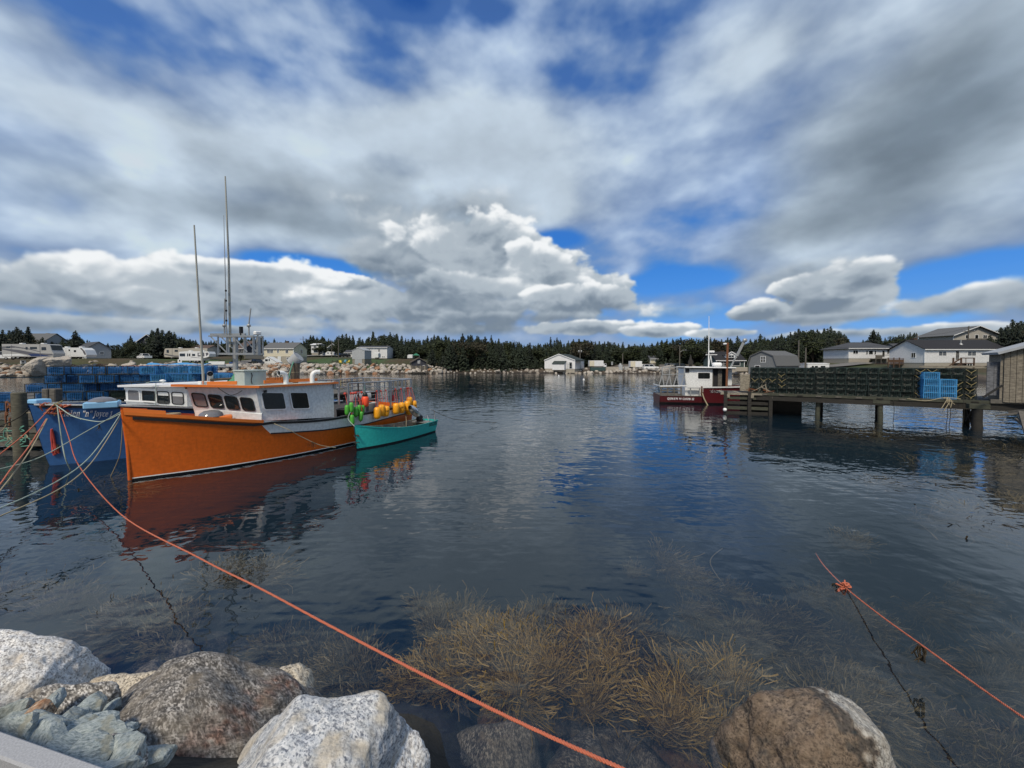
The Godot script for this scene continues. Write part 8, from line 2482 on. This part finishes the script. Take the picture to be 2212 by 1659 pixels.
func seaweed() -> void:
	rng.seed = 88
	var kinds := []
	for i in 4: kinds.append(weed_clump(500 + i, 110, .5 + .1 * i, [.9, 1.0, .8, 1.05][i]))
	# x, y, rx, ry, how many, depth of the tops, direction, tone
	var beds := {"weed_gold": [], "weed_olive": [], "weed_dark": []}
	for q in [[1050, 1415, 75, 40, 26, .03, -1.9, 0], [985, 1400, 60, 35, 16, .05, -2.2, 0], [900, 1420, 60, 30, 14, .10, -2.6, 0], [1150, 1400, 60, 40, 16, .05, -1.2, 0], [1230, 1395, 80, 40, 22, .05, -1.4, 0], [1310, 1440, 60, 40, 14, .06, -2.0, 0], [1240, 1340, 90, 30, 16, .12, -.5, 1], [1500, 1480, 70, 40, 18, .03, -.9, 0], [690, 1410, 70, 40, 20, .10, -2.8, 1], [660, 1350, 100, 30, 14, .2, -2.8, 1], [780, 1470, 70, 30, 14, .12, -2.7, 1], [990, 1310, 60, 35, 14, .06, -1.6, 1], [1330, 1345, 90, 40, 18, .15, -.6, 1], [1110, 1330, 70, 30, 8, .25, -.8, 1], [1545, 1535, 30, 20, 5, .02, -.2, 0],
			[1600, 1290, 130, 40, 20, .22, .3, 1], [1560, 1230, 60, 20, 5, .2, .4, 1], [1740, 1330, 130, 40, 18, .25, .6, 1], [1850, 1380, 120, 50, 16, .3, .7, 1], [1700, 1430, 150, 50, 20, .3, .7, 1], [1800, 1470, 160, 40, 20, .12, .7, 1], [1930, 1500, 120, 50, 16, .12, .8, 1], [2060, 1400, 150, 80, 22, .3, .7, 1], [2000, 1560, 140, 60, 18, .2, .8, 1], [2130, 1560, 90, 60, 12, .1, .8, 2], [2150, 1330, 90, 60, 12, .25, .6, 1], [1960, 1250, 140, 40, 14, .3, .4, 1], [1420, 1190, 60, 12, 5, .15, .3, 1], [1790, 1140, 50, 12, 3, .1, .2, 1], [1480, 1400, 80, 40, 10, .25, .5, 1], [1620, 1390, 100, 40, 12, .3, .6, 1],
			[500, 1225, 55, 25, 12, .03, -1.7, 1], [390, 1340, 70, 30, 14, .05, -2.9, 1], [250, 1310, 90, 20, 10, .08, -3.0, 2], [120, 1290, 110, 25, 10, .08, -3.0, 2], [30, 1240, 60, 20, 6, .03, -3.0, 2], [60, 1270, 70, 20, 6, .04, -3.0, 1], [200, 1050, 60, 6, 4, .03, -.2, 1], [230, 1038, 60, 5, 4, .03, -.2, 1],
			[1830, 915, 70, 6, 12, .02, .1, 1], [1960, 945, 130, 12, 26, .02, .1, 1], [2120, 990, 110, 22, 30, .02, .1, 1], [2180, 1060, 60, 40, 22, .02, .2, 1], [1950, 1027, 60, 8, 6, .01, .1, 2], [2040, 1098, 40, 10, 4, .0, .2, 2], [2200, 960, 40, 12, 10, .02, .1, 1], [1900, 920, 150, 8, 14, .05, .1, 2]]:
		var small: bool = q[1] < 1120
		var hubs := []
		for i in 4: hubs.append(Vector2(q[0] + RR(-1, 1) * q[2] * 1.25, q[1] + RR(-1, 1) * q[3] * 1.2))
		for i in int(q[4] * (1.25 if q[7] == 0 else 1.0)):
			var hub: Vector2 = hubs[i % 4]
			var x: float = hub.x + rng.randfn() * q[2] * .17
			var y: float = hub.y + rng.randfn() * q[3] * .17
			var p := G(x, y, 0)
			p.y = minf(-.225 - q[5] - RR(-.012, .08), -.215)
			var sc := (RR(.45, .85) if not small else RR(1.2, 2.2))
			var t := Transform3D(Basis(Vector3.UP, -q[6] + rng.randfn() * .8) * Basis.from_scale(Vector3(sc, 1.0, sc)), p)
			beds[["weed_gold", "weed_olive", "weed_dark"][q[7] if rng.randf() < .8 else 1]].append(t)
	for k in beds:
		for v in 4:
			var l: Array = []
			for i in beds[k].size():
				if i % 4 == v: l.append(beds[k][i])
			if l.is_empty(): continue
			var mm := MultiMesh.new()
			mm.transform_format = MultiMesh.TRANSFORM_3D
			mm.mesh = kinds[v]
			mm.instance_count = l.size()
			for i in l.size(): mm.set_instance_transform(i, l[i])
			var o := MultiMeshInstance3D.new()
			o.name = numbered("rockweed")
			o.multimesh = mm
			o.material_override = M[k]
			add_child(o)
			o.set_meta("kind", "stuff")
			tag(o, "%s rockweed growing up to the water's surface near the bank" % {"weed_gold": "golden", "weed_olive": "olive", "weed_dark": "dark brown"}[k], "seaweed")

func _ready() -> void:
	set_camera()
	set_sky()
	set_sun()
	make_materials()
	build_water()
	build_bed()
	build_land()
	woods()
	riprap()
	houses()
	vehicles()
	shore_things()
	left_wharf()
	right_wharf()
	orange_boat()
	blue_boat()
	red_boat()
	skiff()
	buoys()
	ropes()
	foreground()
	seaweed()
